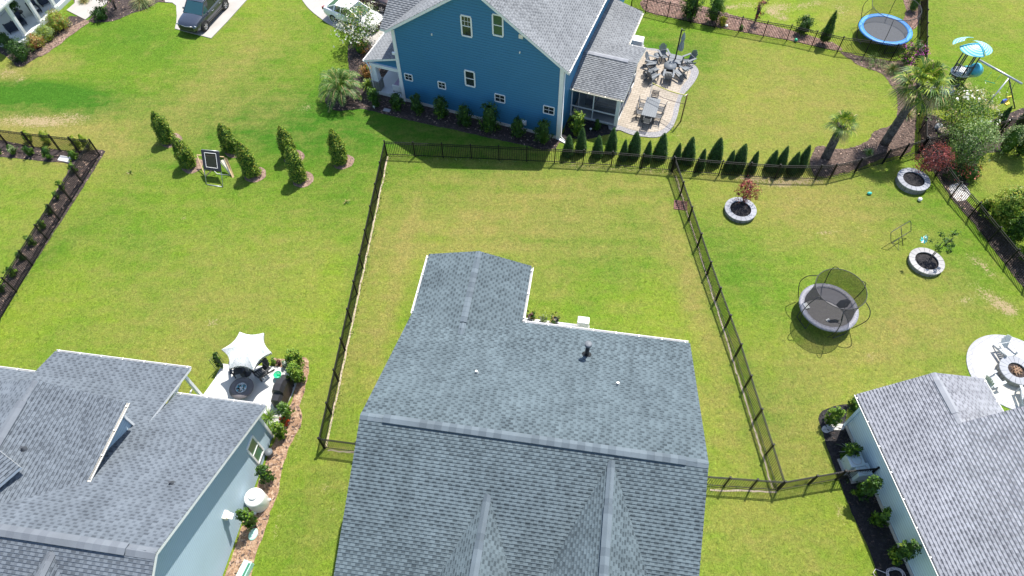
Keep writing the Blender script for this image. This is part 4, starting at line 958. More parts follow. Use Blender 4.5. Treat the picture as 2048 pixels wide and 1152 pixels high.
def crown(kind, H, Rr, z0, n, size, mats, wts, rg, lump=.22, nclump=None, prof=None, asp=.5, hollow=.55, off=(0, 0), up=.35):
    """leaf cloud: clumps spread over a body with radius profile, leaves spread round the clumps"""
    nc = nclump or max(14, n//28)
    t = rg.beta(1.1, 1.1, nc) if kind == 'round' else rg.uniform(0, 1, nc)**(1.25 if kind == 'cone' else 1.0)
    if prof is None:
        prof = {'round': lambda q: np.sqrt(np.clip(1-(2*q-1)**2, 0.02, 1)), 'cone': lambda q: np.clip(1.0-q, 0, 1)**.62*np.clip(q*9, .55, 1), 'col': lambda q: np.clip((1-q)*3.2, 0, 1)**.6*(1-.25*q)*np.clip(q*6+.5, 0, 1)}[kind]
    th = rg.uniform(0, 2*np.pi, nc); rad = prof(t)*Rr*(1-hollow*(1-np.sqrt(rg.uniform(0, 1, nc))))*(1+lump*rg.normal(0, .7, nc).clip(-1.4, 1.4))
    cc = np.stack([rad*np.cos(th)+off[0]*t, rad*np.sin(th)+off[1]*t, z0+t*H+rg.normal(0, .02*H, nc)], 1)
    ci = rg.integers(0, nc, n); cs = Rr*.17*rg.uniform(.6, 1.4, (nc, 1))
    p = cc[ci]+rg.normal(0, 1, (n, 3))*cs[ci]*.8
    p[:, 2] = np.maximum(p[:, 2], .03)
    mid = np.stack([off[0]*(p[:, 2]-z0)/H, off[1]*(p[:, 2]-z0)/H, np.full(n, z0+H*.45)], 1)
    nr = p-mid; nr[:, 2] *= .6; nr /= np.linalg.norm(nr, axis=1, keepdims=True)+1e-9
    V = leaves(p, nr, size, rg, asp, up=up)
    cm = rg.choice(len(mats), nc, p=wts); mi = np.where(rg.uniform(0, 1, n) < .55, cm[ci], rg.choice(len(mats), n, p=wts))
    return V, mi
def core_quads(prof, H, Rr, z0, k, off=(0, 0), seed=0, nt=9, na=12):
    """inner mass of the shrub as a lumpy lathe of separate quads"""
    P = np.zeros((nt+1, na, 3))
    for i in range(nt+1):
        q = i/nt
        for j in range(na):
            a = 2*math.pi*j/na; r = float(prof(np.array([min(.985, max(.02, q))]))[0])*Rr*k*(1+.22*mnoise.noise(Vector((math.cos(a)*1.3, math.sin(a)*1.3, q*3+seed))))
            P[i, j] = (r*math.cos(a)+off[0]*q, r*math.sin(a)+off[1]*q, z0+H*(.03+q*.93))
    V = []
    for i in range(nt):
        for j in range(na): V += [P[i, j], P[i, (j+1) % na], P[i+1, (j+1) % na], P[i+1, j]]
    return np.array(V)
def dome(q): return np.sqrt(np.clip(1-((q-.36)/.66)**2, .03, 1))
def shell(H, Rr, z0, n, size, mats, wts, rg, prof, seed=0, lump=.16, asp=.5, up=.4):
    """dense clipped surface: leaves sit on the outline itself"""
    t = rg.uniform(0, 1, n); keep = rg.uniform(0, 1, n) < np.clip(prof(t)+.15, 0, 1); t = t[keep]; n = len(t); th = rg.uniform(0, 2*np.pi, n)
    nz = np.array([mnoise.noise(Vector((math.cos(a)*1.6, math.sin(a)*1.6, q*H*2.2+seed))) for a, q in zip(th, t)])
    r = prof(t)*Rr*(.86+.20*rg.uniform(0, 1, n)**1.5)*(1+lump*2*nz)
    p = np.stack([r*np.cos(th), r*np.sin(th), z0+t*H+rg.normal(0, .02, n)], 1); nr = np.stack([np.cos(th), np.sin(th), np.full(n, .25)], 1)
    V = leaves(p, nr, size, rg, asp, up=up); ck = (nz > .05).astype(int); base = rg.choice(len(mats), n, p=wts)
    mi = np.where((ck == 1) & (rg.uniform(0, 1, n) < .35), np.minimum(base+1, len(mats)-1), base); return V, mi
def shrub(name, label, cat, loc, H, Rr, n, size, mats, wts, seed, kind='round', stems=5, group=None, z0=None, lump=.22, extra=None, mr=None, core=.6, **kw):
    rg = np.random.default_rng(seed); z0 = .12*H if z0 is None else z0
    t = thing(name, label, cat, (loc.x, loc.y, 0), 0, group)
    dense = kind in ('cone', 'col'); pr = kw.get('prof')
    if dense:
        pr = pr or {'cone': lambda q: np.clip(1.0-q, 0, 1)**.66*np.clip(q*7+.6, 0, 1), 'col': lambda q: np.clip((1-q)*2.6, 0, 1)**.6*(1-.28*q)*np.clip(q*8+.72, 0, 1)}[kind]
        V, mi = shell(H-z0, Rr, z0, n, size, mats, wts, rg, pr, seed, lump, kw.get('asp', .5), kw.get('up', .4)); cq = core_quads(pr, H-z0, Rr, z0, .86, seed=seed, nt=12, na=14)
    else:
        V, mi = crown(kind, H-z0, Rr, z0, n, size, mats, wts, rg, lump, prof=dome, **kw); cq = core_quads(dome, H-z0, Rr, z0, core, seed=seed)
    V = np.concatenate([V, cq]); mi = np.concatenate([mi, np.full(len(cq)//4, 0)])
    ms = [MT[m] if isinstance(m, str) else m for m in mats]
    if extra:       # flowers: (material, count, size)
        for (m, cnt, s) in extra:
            V2, m2 = crown('round', H-z0, Rr*1.04, z0+.04*H, cnt, s, [0], [1.0], rg, lump, hollow=.05, nclump=max(6, cnt//7), asp=.9)
            keep = np.repeat(V2.reshape(-1, 4, 3).mean(1)[:, 2] > z0+H*.3, 4)
            V = np.concatenate([V, V2[keep]]); mi = np.concatenate([mi, np.full(keep.sum()//4, len(ms))]); ms.append(MT[m])
    mesh_leaves('foliage', V, mi, ms, t)
    m = MB()
    for k in range(stems):
        a = 2*math.pi*k/stems+rg.uniform(-.4, .4); r = Rr*.45*rg.uniform(.4, 1)
        if kind == 'cone': r *= .2
        m.tube([(r*.1*math.cos(a), r*.1*math.sin(a), 0), (r*.5*math.cos(a), r*.5*math.sin(a), H*.35), (r*math.cos(a), r*math.sin(a), H*.72)], [.02+.008*H, .014+.005*H, .006], 5)
    m.build('stem', MT['bark'], t)
    if mr:      # raised ring of mulch round the foot belongs to the ground
        pass
    return t
mring = []
def mulch_ring(c, r, mat='mulch_brown', z=.014): sheet('mulch_ring', circ(Vector((c.x, c.y, 0)), r, 20), z, MT[mat], rag=.07, smooth=0)

# seven clipped laurel columns on the left lawn
LM = ['lf_dark', 'lf_mid', 'lf_lite', 'lf_lime', 'lf_yel']; LW = [.08, .28, .32, .23, .09]
GL = 'seven clipped evergreen columns on the left lawn'
lau = [((337, 281), 222, 'tall evergreen column farthest from the blue house on the left lawn'), ((379, 331), 274, 'evergreen column directly left of the ball rebounder net'),
       ((464, 300), 246, 'evergreen column behind and right of the ball rebounder net'), ((505, 349), 283, 'evergreen column directly right of the wooden board by the rebounder'),
       ((582, 314), 252, 'rear one of the two overlapping evergreen columns'), ((600, 359), 291, 'front one of the two overlapping evergreen columns'), ((681, 323), 258, 'evergreen column nearest the black fence corner, in a brown mulch ring')]
for i, (b, ty, lb) in enumerate(lau):
    p = W(*b); h = height(b, ty); mulch_ring(Vector((p.x+.20, p.y-.02, 0)), .70, 'mulch_tan')
    shrub('evergreen_column', lb, 'shrub', p, h, .55, 3600, .11, LM, LW, 100+i, 'col', 3, GL, .08, .18, hollow=.35)

# arborvitae row behind the black fence
AR = [(1139, 270), (1166, 255), (1199, 271), (1229, 255), (1252, 279), (1275, 263), (1301, 281), (1330, 266), (1361, 286), (1387, 274), (1411, 297), (1443, 275), (1469, 300), (1492, 288), (1517, 302), (1555, 300), (1577, 292), (1599, 304), (1621, 290)]
ords = ['first', 'second', 'third', 'fourth', 'fifth', 'sixth', 'seventh', 'eighth', 'ninth', 'tenth', 'eleventh', 'twelfth', 'thirteenth', 'fourteenth', 'fifteenth', 'sixteenth', 'seventeenth', 'eighteenth', 'nineteenth']
protos = []
for i, (tx, ty) in enumerate(AR):
    tall = ty < 282 and i not in (0, 2, 4, 6, 8, 10, 12, 14) or i in (13, 16, 18)
    h = 2.15 if tall else 1.75
    p = basefrom((tx, ty), h)
    lb = f'cone shaped dark evergreen, {ords[i]} from the left in the row behind the black fence'
    if len(protos) < 4:
        t = shrub('arborvitae', lb, 'shrub', p, h, .43, 3600, .08, ['arb_d', 'arb_m', 'lf_mid'], [.5, .40, .10], 200+i, 'cone', 1, 'row of cone shaped evergreens behind the black fence', .03, .10, hollow=.3, asp=.35, up=.9,
                  prof=lambda q: np.clip(1.0-q, 0, 1)**.60*np.clip(q*7+.62, 0, 1))
        protos.append((t, h))
    else:
        q, ph = protos[(i*7+3) % 4]; s = h/ph
        copy_tree(q, None, p, rz=i*1.9, label=lb, scale=(s*.98, s*.98, s))

# palms
def fan_palm(label, base, topc, r, nfr, seed, trunk_r=.2, group=None, mats=('lf_mid', 'lf_lime', 'lf_tan'), name='palm_tree', leaf=.55, lean=(0, 0), blue=False):
    rg = np.random.default_rng(seed); p = W(*base)
    lo, hi = .2, 12
    for _ in range(40):
        m = (lo+hi)/2; lo, hi = (m, hi) if W(topc[0], topc[1], m).y > p.y+lean[1] else (lo, m)
    h = lo; tp = W(topc[0], topc[1], h)-p; tp.z = h
    t = thing(name, label, 'palm tree', p, 0, group)
    m = MB(); N = 14; pts = []; rr = []
    for i in range(N):
        q = i/(N-1); c = Vector((tp.x*q**1.3, tp.y*q**1.3, h*q)); pts.append(c); rr.append(trunk_r*(1.25-.35*q+.05*(i % 2)) * (1.0 if q < .75 else 1+.5*(q-.75)*4*.5))
    m.tube(pts, rr, 10)
    for k in range(int(26*h/3)):     # old leaf boots under the crown
        q = rg.uniform(.62, 1); a = rg.uniform(0, 6.28); c = Vector((tp.x*q**1.3, tp.y*q**1.3, h*q)); d = Vector((math.cos(a), math.sin(a), .9))
        m.bar(c+d*trunk_r*.6, c+d*trunk_r*1.75, .07, .03)
    m.build('trunk', MT['palmbark'], t)
    V = []; mi = []
    for f in range(nfr):
        a = f*2.399+rg.uniform(-.2, .2); el = R(80-115*(f/nfr)**.9+rg.uniform(-8, 8)); L = r*rg.uniform(.48, .62)
        d = Vector((math.cos(a)*math.cos(el), math.sin(a)*math.cos(el), math.sin(el))); o = tp+Vector((0, 0, .05))
        hub = o+d*L; side = d.cross(Vector((0, 0, 1))).normalized() if abs(d.z) < .97 else Vector((1, 0, 0)); nup = side.cross(d)
        w = .02; V += [o-side*w, o+side*w, hub+side*w, hub-side*w]; mi.append(1)
        dead = f > nfr*.86
        for k in range(20):
            b = R(-125+250*k/19); ll = r*leaf*(.75+.25*math.cos(b))*rg.uniform(.85, 1.1)
            dd = (d*math.cos(b)+side*math.sin(b)+nup*(.12*abs(math.sin(b)))).normalized(); q1 = hub+dd*ll*.55; q2 = hub+dd*ll+Vector((0, 0, -ll*.42)); s2 = dd.cross(nup).normalized()*.026*(r/1.1)
            V += [hub-s2*.3, q1-s2, q2, q1+s2]; mi.append(2 if dead or rg.uniform() < .07 else (0 if rg.uniform() < .6 else 1))
    mesh_leaves('frond_crown', np.array([tuple(v) for v in V]), np.array(mi), [MT[x] for x in mats], t)
    return t
fan_palm('tall palm with leaning trunk rising from the brown mulch beside the black fence', (1769, 287), (1845, 170), 1.75, 34, 1, .24, lean=(0, .1))
fan_palm('smaller palm with short dark trunk at the edge of the curved mulch bed', (1652, 314), (1684, 250), 1.05, 24, 2, .24, mats=('lf_mid', 'lf_lime', 'lf_tan'), lean=(0, .1))
def feather_palm(label, base, h, r, n, seed):
    rg = np.random.default_rng(seed); t = thing('palm_tree', label, 'palm tree', base)
    m = MB(); m.tube([(0, 0, 0), (0, .02, h*.5), (0, 0, h)], [.26, .24, .2], 12); m.build('trunk', MT['palmbark'], t)
    V = []; mi = []
    for f in range(n):
        a = f*2.399; el = R(78-72*(f/n)); L = r*rg.uniform(.9, 1.1); prev = Vector((0, 0, h)); d = Vector((math.cos(a)*math.cos(el), math.sin(a)*math.cos(el), math.sin(el))); S = 13
        for k in range(S):
            q = k/S; dd = (d+Vector((0, 0, -1.9*q*q))).normalized(); nx = prev+dd*L/S; s = dd.cross(Vector((0, 0, 1)));  s = s.normalized() if s.length > .01 else Vector((1, 0, 0))
            V += [prev-s*.015, prev+s*.015, nx+s*.012, nx-s*.012]; mi.append(1)
            for sg in (-1, 1):
                for j in (0, .5):
                    o = prev.lerp(nx, j); ll = .46*math.sin(math.pi*min(1, .22+q*.78))*rg.uniform(.85, 1.1)+.06; ld = (s*sg*.85+dd*.55+Vector((0, 0, .22))).normalized(); w = dd*.032
                    V += [o-w*.4, o+ld*ll*.5-w, o+ld*ll+Vector((0, 0, -ll*.3)), o+ld*ll*.5+w]; mi.append(0 if rg.uniform() < .7 else 2)
            prev = nx
    mesh_leaves('frond_crown', np.array([tuple(v) for v in V]), np.array(mi), [MT['lf_mid'], MT['lf_tan'], MT['lf_sage']], t); return t
feather_palm('blue green feathery palm in the mulch bed left of the blue house porch', W(687, 198), .9, 2.0, 30, 5)

# grasses and spiky tufts
def tuft(name, label, cat, p, h, r, n, mats, seed, w=.02, group=None, droop=1.3):
    rg = np.random.default_rng(seed); t = thing(name, label, cat, p, 0, group); V = []; mi = []
    for f in range(n):
        a = rg.uniform(0, 6.28); el = R(rg.uniform(25, 85)); L = math.hypot(h, r)*rg.uniform(.6, 1.0); d = Vector((math.cos(a)*math.cos(el), math.sin(a)*math.cos(el), math.sin(el))); prev = Vector((rg.normal(0, .05), rg.normal(0, .05), 0)); s = d.cross(Vector((0, 0, 1))).normalized()
        M_ = rg.integers(0, len(mats))
        for k in range(4):
            q = (k+1)/4; nx = prev+(d+Vector((0, 0, -droop*q*q))).normalized()*L/4; nx.z = max(nx.z, .02); w0, w1 = w*(1-k*.2), w*(1-(k+1)*.22)
            V += [prev-s*w0, prev+s*w0, nx+s*w1, nx-s*w1]; mi.append(M_); prev = nx
    mesh_leaves('blades', np.array([tuple(v) for v in V]), np.array(mi), [MT[m] for m in mats], t); return t
tuft('ornamental_grass', 'pale green spiky grass tuft behind the tall palm near the pink flowering shrub', 'plant', W(1783, 143), .8, .7, 240, ['lf_sage', 'lf_tan', 'lf_mid'], 11, .016)
tuft('ornamental_grass', 'small pale tuft on the mulch between tall palm trunk and black fence', 'plant', W(1814, 232), .7, .5, 120, ['lf_sage', 'lf_tan'], 12, .014)
tuft('ornamental_grass', 'large straw coloured grass mound cropped by the top edge left of the parked suv', 'plant', W(288, 8), 1.1, 1.0, 420, ['lf_pale', 'lf_tan', 'lf_sage'], 13, .02)
tuft('ornamental_grass', 'tan grass clump at the top edge beside the concrete path', 'plant', W(170, 4), .5, .6, 200, ['lf_tan', 'lf_sage'], 14, .018)
tuft('sago_palm', 'bright green spiky plant in front of the stone porch pier', 'plant', W(737, 172), .7, .5, 90, ['lf_lime', 'lf_lite', 'lf_sage'], 15, .035)
tuft('yucca_plant', 'small spiky plant on the mulch near the short palm', 'plant', W(1737, 306), .4, .4, 60, ['lf_sage', 'lf_pale', 'lf_lite'], 16, .03)
tuft('sago_palm', 'spiky green plant on the white pebbles beside the grey gable corner', 'plant', W(538, 838), .8, .7, 46, ['lf_lite', 'lf_sage'], 17, .03)
tuft('striped_grass', 'dark striped leafy plant beside the grey ac units', 'plant', W(1702, 905), .7, .5, 60, ['lf_silver', 'lf_dark'], 18, .03)
for i, (x, y, lb) in enumerate(((261, 346, 'tiny dry sprout on the left lawn near the mulch corner'), (693, 405, 'tiny brown seedling on the lawn beside the left fence of the middle yard'))):
    tuft('seedling', lb, 'plant', W(x, y), .35, .12, 16, ['lf_tan', 'lf_mid'], 30+i, .022)

def SH(lb, b, topy, rw_px, n, size, mats, wts, seed, name='shrub', cat='shrub', **kw):
    p = W(*b); h = height(b, topy); r = (W(b[0]+rw_px, b[1])-p).length*.84; h *= .95
    return shrub(name, lb, cat, p, h, r, n, size, mats, wts, seed, **kw)
DK = (['lf_dark', 'lf_mid', 'lf_lite'], [.5, .4, .1]); MD = (['lf_dark', 'lf_mid', 'lf_lite'], [.25, .45, .30]); LT = (['lf_mid', 'lf_lite', 'lf_lime'], [.3, .5, .2]); YL = (['lf_mid', 'lf_lite', 'lf_yel', 'lf_lime'], [.2, .3, .25, .25]); SG = (['lf_mid', 'lf_sage', 'lf_pale'], [.2, .5, .3])
# against the blue house
GB = 'green shrubs along the blue gable wall'
for i, (b, ty, r, lb) in enumerate((((797, 220), 184, 15, 'green shrub at the left end of the blue gable wall beside the porch slab'), ((836, 226), 190, 15, 'second shrub from the left against the blue gable wall'), ((884, 238), 190, 16, 'taller shrub below the second small square window of the blue wall'),
        ((930, 250), 211, 17, 'fourth shrub from the left against the blue gable wall'), ((980, 262), 208, 25, 'widest shrub at the blue wall, below the third square window'), ((1036, 277), 234, 15, 'shrub at the blue wall left of the white meter box'), ((1086, 288), 238, 19, 'shrub at the right corner of the blue gable wall'))):
    SH(lb, b, ty, r, 1500, .12, *DK, 300+i, group=GB)
SH('dark green shrub in front of the stone porch pier', (752, 213), 172, 14, 1300, .12, *DK, 310)
SH('yellow green shrub in front of the screened porch', (1153, 266), 222, 17, 1600, .12, ['lf_mid', 'lf_lite', 'lf_lime'], [.35, .35, .3], 311)
SH('thin dark shrub under the screened porch beam', (1193, 262), 236, 9, 300, .10, *DK, 312)
SH('orange tinged low shrub between feathery palm and porch roof', (735, 152), 130, 17, 900, .10, ['lf_orange', 'lf_tan', 'lf_mid'], [.4, .3, .3], 313)
SH('brown green leafy plant beneath the blooming tree by the driveway', (722, 105), 78, 18, 700, .12, ['lf_mid', 'lf_dark', 'lf_orange'], [.4, .4, .2], 314)
# crape myrtle in front of the white car
def tree(name, label, b, h, cr, z0, n, size, mats, wts, seed, extra=None, trunks=4, tr=.035, lump=.3, off=(0, 0), cat='tree', spread=.8, group=None, **kw):
    rg = np.random.default_rng(seed); p = W(*b) if not isinstance(b, Vector) else b
    t = thing(name, label, cat, (p.x, p.y, 0), 0, group); V, mi = crown('round', h-z0, cr, z0, n, size, mats, wts, rg, lump, off=off, hollow=.6, **kw); ms = [MT[m] for m in mats]
    if extra:
        for (m, cnt, s) in extra:
            V2, _ = crown('round', h-z0, cr*1.05, z0, cnt, s, [0], [1.0], rg, lump, hollow=.08, nclump=max(8, cnt//9), asp=.9, off=off)
            keep = np.repeat(V2.reshape(-1, 4, 3).mean(1)[:, 2] > z0+(h-z0)*.35, 4); V = np.concatenate([V, V2[keep]]); mi = np.concatenate([mi, np.full(keep.sum()//4, len(ms))]); ms.append(MT[m])
    mesh_leaves('crown', V, mi, ms, t)
    m = MB()
    for k in range(trunks):
        a = 6.28*k/trunks+rg.uniform(-.3, .3); q = Vector((math.cos(a), math.sin(a), 0))
        P = [q*.04, q*cr*.12+Vector((0, 0, z0*.7)), q*cr*.4*spread+Vector((off[0]*.3, off[1]*.3, z0+(h-z0)*.4)), q*cr*.62*spread+Vector((off[0]*.6, off[1]*.6, z0+(h-z0)*.75))]
        m.tube(P, [tr*1.3, tr, tr*.7, tr*.3], 6)
        for j in range(3):
            a2 = a+rg.uniform(-1.2, 1.2); q2 = Vector((math.cos(a2), math.sin(a2), 0)); s = P[1].lerp(P[3], rg.uniform(.2, .8)); m.tube([s, s+q2*cr*.3+Vector((0, 0, (h-z0)*.25))], [tr*.5, tr*.2], 5)
    m.build('trunk', MT['bark'], t); return t
tree('crape_myrtle', 'small tree covered in white blossom in front of the white car', (722, 96), 3.0, 1.55, .9, 3600, .13, ['lf_mid', 'lf_lite', 'lf_sage', 'lf_tan'], [.42, .32, .22, .04], 41, [('petal_w', 900, .13)], 5, .04, off=(.15, .35))
tree('crape_myrtle', 'broad shrubby tree dotted with white flowers behind the fence junction', (1903, 262), 2.9, 2.0, .6, 6500, .12, ['lf_mid', 'lf_sage', 'lf_lime', 'lf_tan'], [.38, .36, .18, .08], 42, [('petal_w', 240, .15)], 5, .04, spread=1)
tree('crape_myrtle', 'shrub with magenta blossom at the fence corner above the tall palm', (1812, 135), 2.0, .8, .3, 1400, .12, ['lf_dark', 'lf_mid', 'lf_plum'], [.5, .4, .1], 43, [('petal_p', 230, .11)], 4, .03)
tree('holly_tree', 'bushy light green tree right of the plum leaved maple', (1917, 328), 3.3, 1.25, .2, 7500, .11, ['lf_mid', 'lf_sage', 'lf_pale', 'lf_lite'], [.28, .38, .18, .16], 44, None, 3, .06)
tree('japanese_maple', 'plum coloured maple leaning over the round planter by the fence corner', (1838, 349), 2.1, .95, .7, 2600, .10, ['lf_plum', 'lf_pink', 'lf_red'], [.45, .3, .25], 45, None, 4, .03, off=(.55, .1), lump=.25)
tree('japanese_maple', 'small red maple standing in the round stone planter near the middle fence', (1484, 411), 1.9, .68, .75, 1500, .10, ['lf_red', 'lf_pink', 'lf_plum'], [.45, .4, .15], 46, None, 4, .022, off=(0, .1), lump=.3)
tree('young_tree', 'thin young green tree leaning right out of its round planter', (1858, 520), 2.3, .55, 1.1, 520, .13, ['lf_dark', 'lf_mid', 'lf_sage'], [.45, .35, .2], 47, None, 2, .022, off=(.3, .1), lump=.4)
SH('low red flowering shrub under the light green bushy tree', (1935, 357), 336, 24, 900, .10, ['lf_mid', 'lf_sage', 'lf_dark'], [.4, .3, .3], 320, extra=[('petal_c', 110, .10)])
SH('red flecked low shrub hugging the diagonal black fence', (1898, 357), 339, 16, 600, .10, ['lf_mid', 'lf_dark', 'lf_plum'], [.4, .3, .3], 321, extra=[('petal_c', 40, .10)])
SH('grey green rounded shrub behind the fence at the right edge', (2005, 305), 252, 24, 2200, .10, *SG, 322)
SH('tall dark olive shrub cropped by the right edge', (2035, 312), 236, 27, 3200, .11, ['lf_dark', 'lf_mid', 'lf_yel'], [.5, .4, .1], 323)
SH('pointed dark evergreen beyond the fence under the yellow swing', (1987, 262), 210, 13, 2600, .10, ['arb_d', 'arb_m'], [.6, .4], 324, name='arborvitae', kind='cone', lump=.12)
SH('pointed dark evergreen cropped by the right edge beyond the fence', (2040, 250), 214, 13, 2000, .10, ['arb_d', 'arb_m'], [.6, .4], 325, name='arborvitae', kind='cone', lump=.12)
for i, (b, ty, r, n, lb, mm) in enumerate((((1988, 442), 378, 30, 3800, 'upper yellow green feathery shrub behind the diagonal fence', YL), ((2035, 430), 372, 26, 3000, 'yellow green shrub touching the right edge above the others', YL), ((2020, 478), 418, 28, 3400, 'mid green shrub in the middle of the clump behind the diagonal fence', MD),
        ((2048, 520), 462, 24, 2600, 'lowest green shrub of the clump at the right edge', MD), ((1962, 425), 398, 16, 900, 'small olive shrub between pebbles and the yellow green clump', YL))):
    SH(lb, b, ty, r, n, .12, *mm, 330+i, lump=.32)
# beyond the upper fence
SH('dark bushy evergreen behind the fence near the blue house roof', (1379, 36), -22, 24, 2600, .11, *MD, 340)
SH('lighter green bushy evergreen behind the fence', (1425, 44), -12, 20, 2000, .11, ['lf_mid', 'lf_lite', 'lf_sage'], [.4, .4, .2], 341)
SH('small yellow shrub in the pink brown bark behind the fence', (1444, 50), 31, 12, 500, .10, ['lf_yel', 'lf_lime'], [.5, .5], 342)
SH('spindly reddish shrub with bare stems behind the upper fence', (1509, 46), -14, 16, 520, .11, ['lf_plum', 'lf_mid', 'lf_pink'], [.5, .25, .25], 343, stems=9, core=.05)
SH('rounded green shrub left of the narrow upright conifer behind the fence', (1604, 66), 32, 19, 1600, .11, *DK, 344)
SH('narrow upright conifer behind the fence left of the blue trampoline', (1645, 88), 17, 15, 3000, .09, ['lf_dark', 'lf_mid', 'lf_lite'], [.4, .45, .15], 345, name='conifer', kind='cone', lump=.35)
SH('small low plant in bark at the foot of the upper fence', (1482, 59), 50, 7, 160, .08, *SG, 346)
SH('yellow green shrub beside the blue trampoline at the top edge', (1823, 22), -12, 14, 900, .10, *YL, 347)
SH('low sprawling plant under the fence below the blue trampoline', (1745, 125), 113, 26, 800, .08, *SG, 348, core=.05)
# left fence shrubs
GF = 'small shrubs along the fence at the left edge'
for i, (b, ty, r, lb, mm) in enumerate((((-1, 308), 288, 10, 'small shrub cropped by the left edge behind the fence bed', MD), ((29, 309), 289, 10, 'small light shrub in the fence bed second from the left edge', SG), ((63, 311), 291, 11, 'small shrub in the fence bed third from the left edge', MD), ((101, 318), 294, 11, 'small green shrub left of the white slab in the fence bed', MD), ((150, 318), 301, 11, 'small yellow green shrub right of the white slab in the fence bed', LT),
        ((150, 344), 326, 9, 'topmost small shrub in the slanting mulch strip', LT), ((128, 380), 361, 8, 'second small shrub down the slanting mulch strip', LT), ((116, 398), 384, 7, 'third small shrub down the slanting mulch strip', MD), ((104, 426), 410, 9, 'fourth small shrub down the slanting mulch strip', MD), ((89, 457), 442, 10, 'fifth small shrub down the slanting mulch strip', LT),
        ((66, 489), 473, 11, 'sixth small shrub down the slanting mulch strip', MD), ((47, 520), 504, 10, 'seventh small shrub down the slanting mulch strip', MD), ((29, 550), 533, 11, 'eighth small shrub down the slanting mulch strip', LT), ((8, 585), 562, 11, 'lowest small shrub of the slanting mulch strip at the left edge', MD))):
    SH(lb, b, ty, r, 420, .10, *mm, 360+i, group=GF, stems=3)
for i, (b, ty, r, lb) in enumerate((((62, 283), 260, 11, 'loose lime shrub outside the left fence, nearest the left edge'), ((98, 288), 262, 13, 'loose lime shrub outside the left fence, in the middle'), ((158, 296), 270, 12, 'loose lime shrub outside the left fence, left one of the pair near the corner'), ((178, 298), 266, 10, 'loose lime shrub outside the left fence, nearest the corner'))):
    SH(lb, b, ty, r, 420, .10, ['lf_lime', 'lf_lite', 'lf_yel'], [.45, .35, .2], 380+i, group='loose lime shrubs outside the left fence', stems=4)
# top left porch shrubs
for i, (b, ty, r, n, lb, mm) in enumerate((((48, 116), 82, 24, 2600, 'large dark green shrub below the corner of the white porch', (['lf_dark', 'lf_mid'], [.65, .35])), ((22, 96), 66, 16, 1400, 'dark green shrub at the left edge beside the white porch', (['lf_dark', 'lf_mid'], [.6, .4])),
        ((78, 94), 70, 19, 2200, 'orange tinged shrub beside the dark green one by the white porch', (['lf_orange', 'lf_tan', 'lf_lime', 'lf_sage'], [.35, .2, .25, .2])), ((96, 76), 54, 20, 2200, 'lime shrub in the middle of the bed by the white porch', (['lf_lime', 'lf_sage', 'lf_pale'], [.45, .35, .2])),
        ((122, 58), 24, 25, 3000, 'largest lime and orange shrub of the white porch bed near the path', (['lf_lime', 'lf_sage', 'lf_orange', 'lf_yel'], [.4, .25, .2, .15])))):
    SH(lb, b, ty, r, n, .10, *mm, 390+i)
SH('dark leafy shrub in the shaded bed right of the concrete path', (205, 38), 16, 18, 1000, .12, ['lf_dark', 'lf_mid'], [.7, .3], 396)
tree('young_tree', 'small purple leaved tree at the top edge above the shaded bed', (232, 18), 2.6, 1.0, 1.0, 1100, .13, ['lf_plum', 'lf_mid', 'lf_dark'], [.4, .3, .3], 397, None, 3, .03)
# left house bed
for i, (b, ty, r, n, lb, mm) in enumerate((((597, 735), 702, 17, 2000, 'bright green shrub at the top of the straw bed beside the white patio', LT), ((599, 762), 730, 17, 2000, 'bright green shrub next to the black covered grill', LT), ((578, 836), 808, 14, 1400, 'green shrub at the lower end of the covered grill', (['lf_mid', 'lf_lite', 'lf_sage'], [.4, .4, .2])),
        ((566, 872), 848, 14, 1300, 'green shrub beside orange flowers in the straw bed', LT), ((540, 962), 934, 14, 1500, 'round dark green shrub between the grey wall and the lawn', DK), ((511, 1052), 1022, 14, 1500, 'round glossy green shrub below the white tank', MD))):
    SH(lb, b, ty, r, n, .10, *mm, 400+i)
SH('small plant with orange red flowers in the straw bed', (570, 846), 838, 10, 240, .09, ['lf_lite', 'lf_mid'], [.6, .4], 410, name='flowering_plant', cat='plant', extra=[('petal_r', 170, .10)])
SH('silvery leaved plant at the top corner of the white patio', (574, 733), 722, 9, 300, .10, ['lf_silver', 'lf_sage'], [.7, .3], 411, name='dusty_plant', cat='plant')
SH('small light green plant beside the silvery one by the patio', (549, 727), 717, 8, 220, .09, ['lf_lite', 'lf_sage'], [.6, .4], 412, name='low_plant', cat='plant')
SH('small purple brown plant between two pale plants by the patio', (561, 729), 720, 5, 120, .08, ['lf_plum', 'lf_orange'], [.7, .3], 413, name='low_plant', cat='plant')
SH('dark shrub in front of the wooden trellis at the umbrella', (446, 735), 706, 8, 500, .09, *DK, 414)
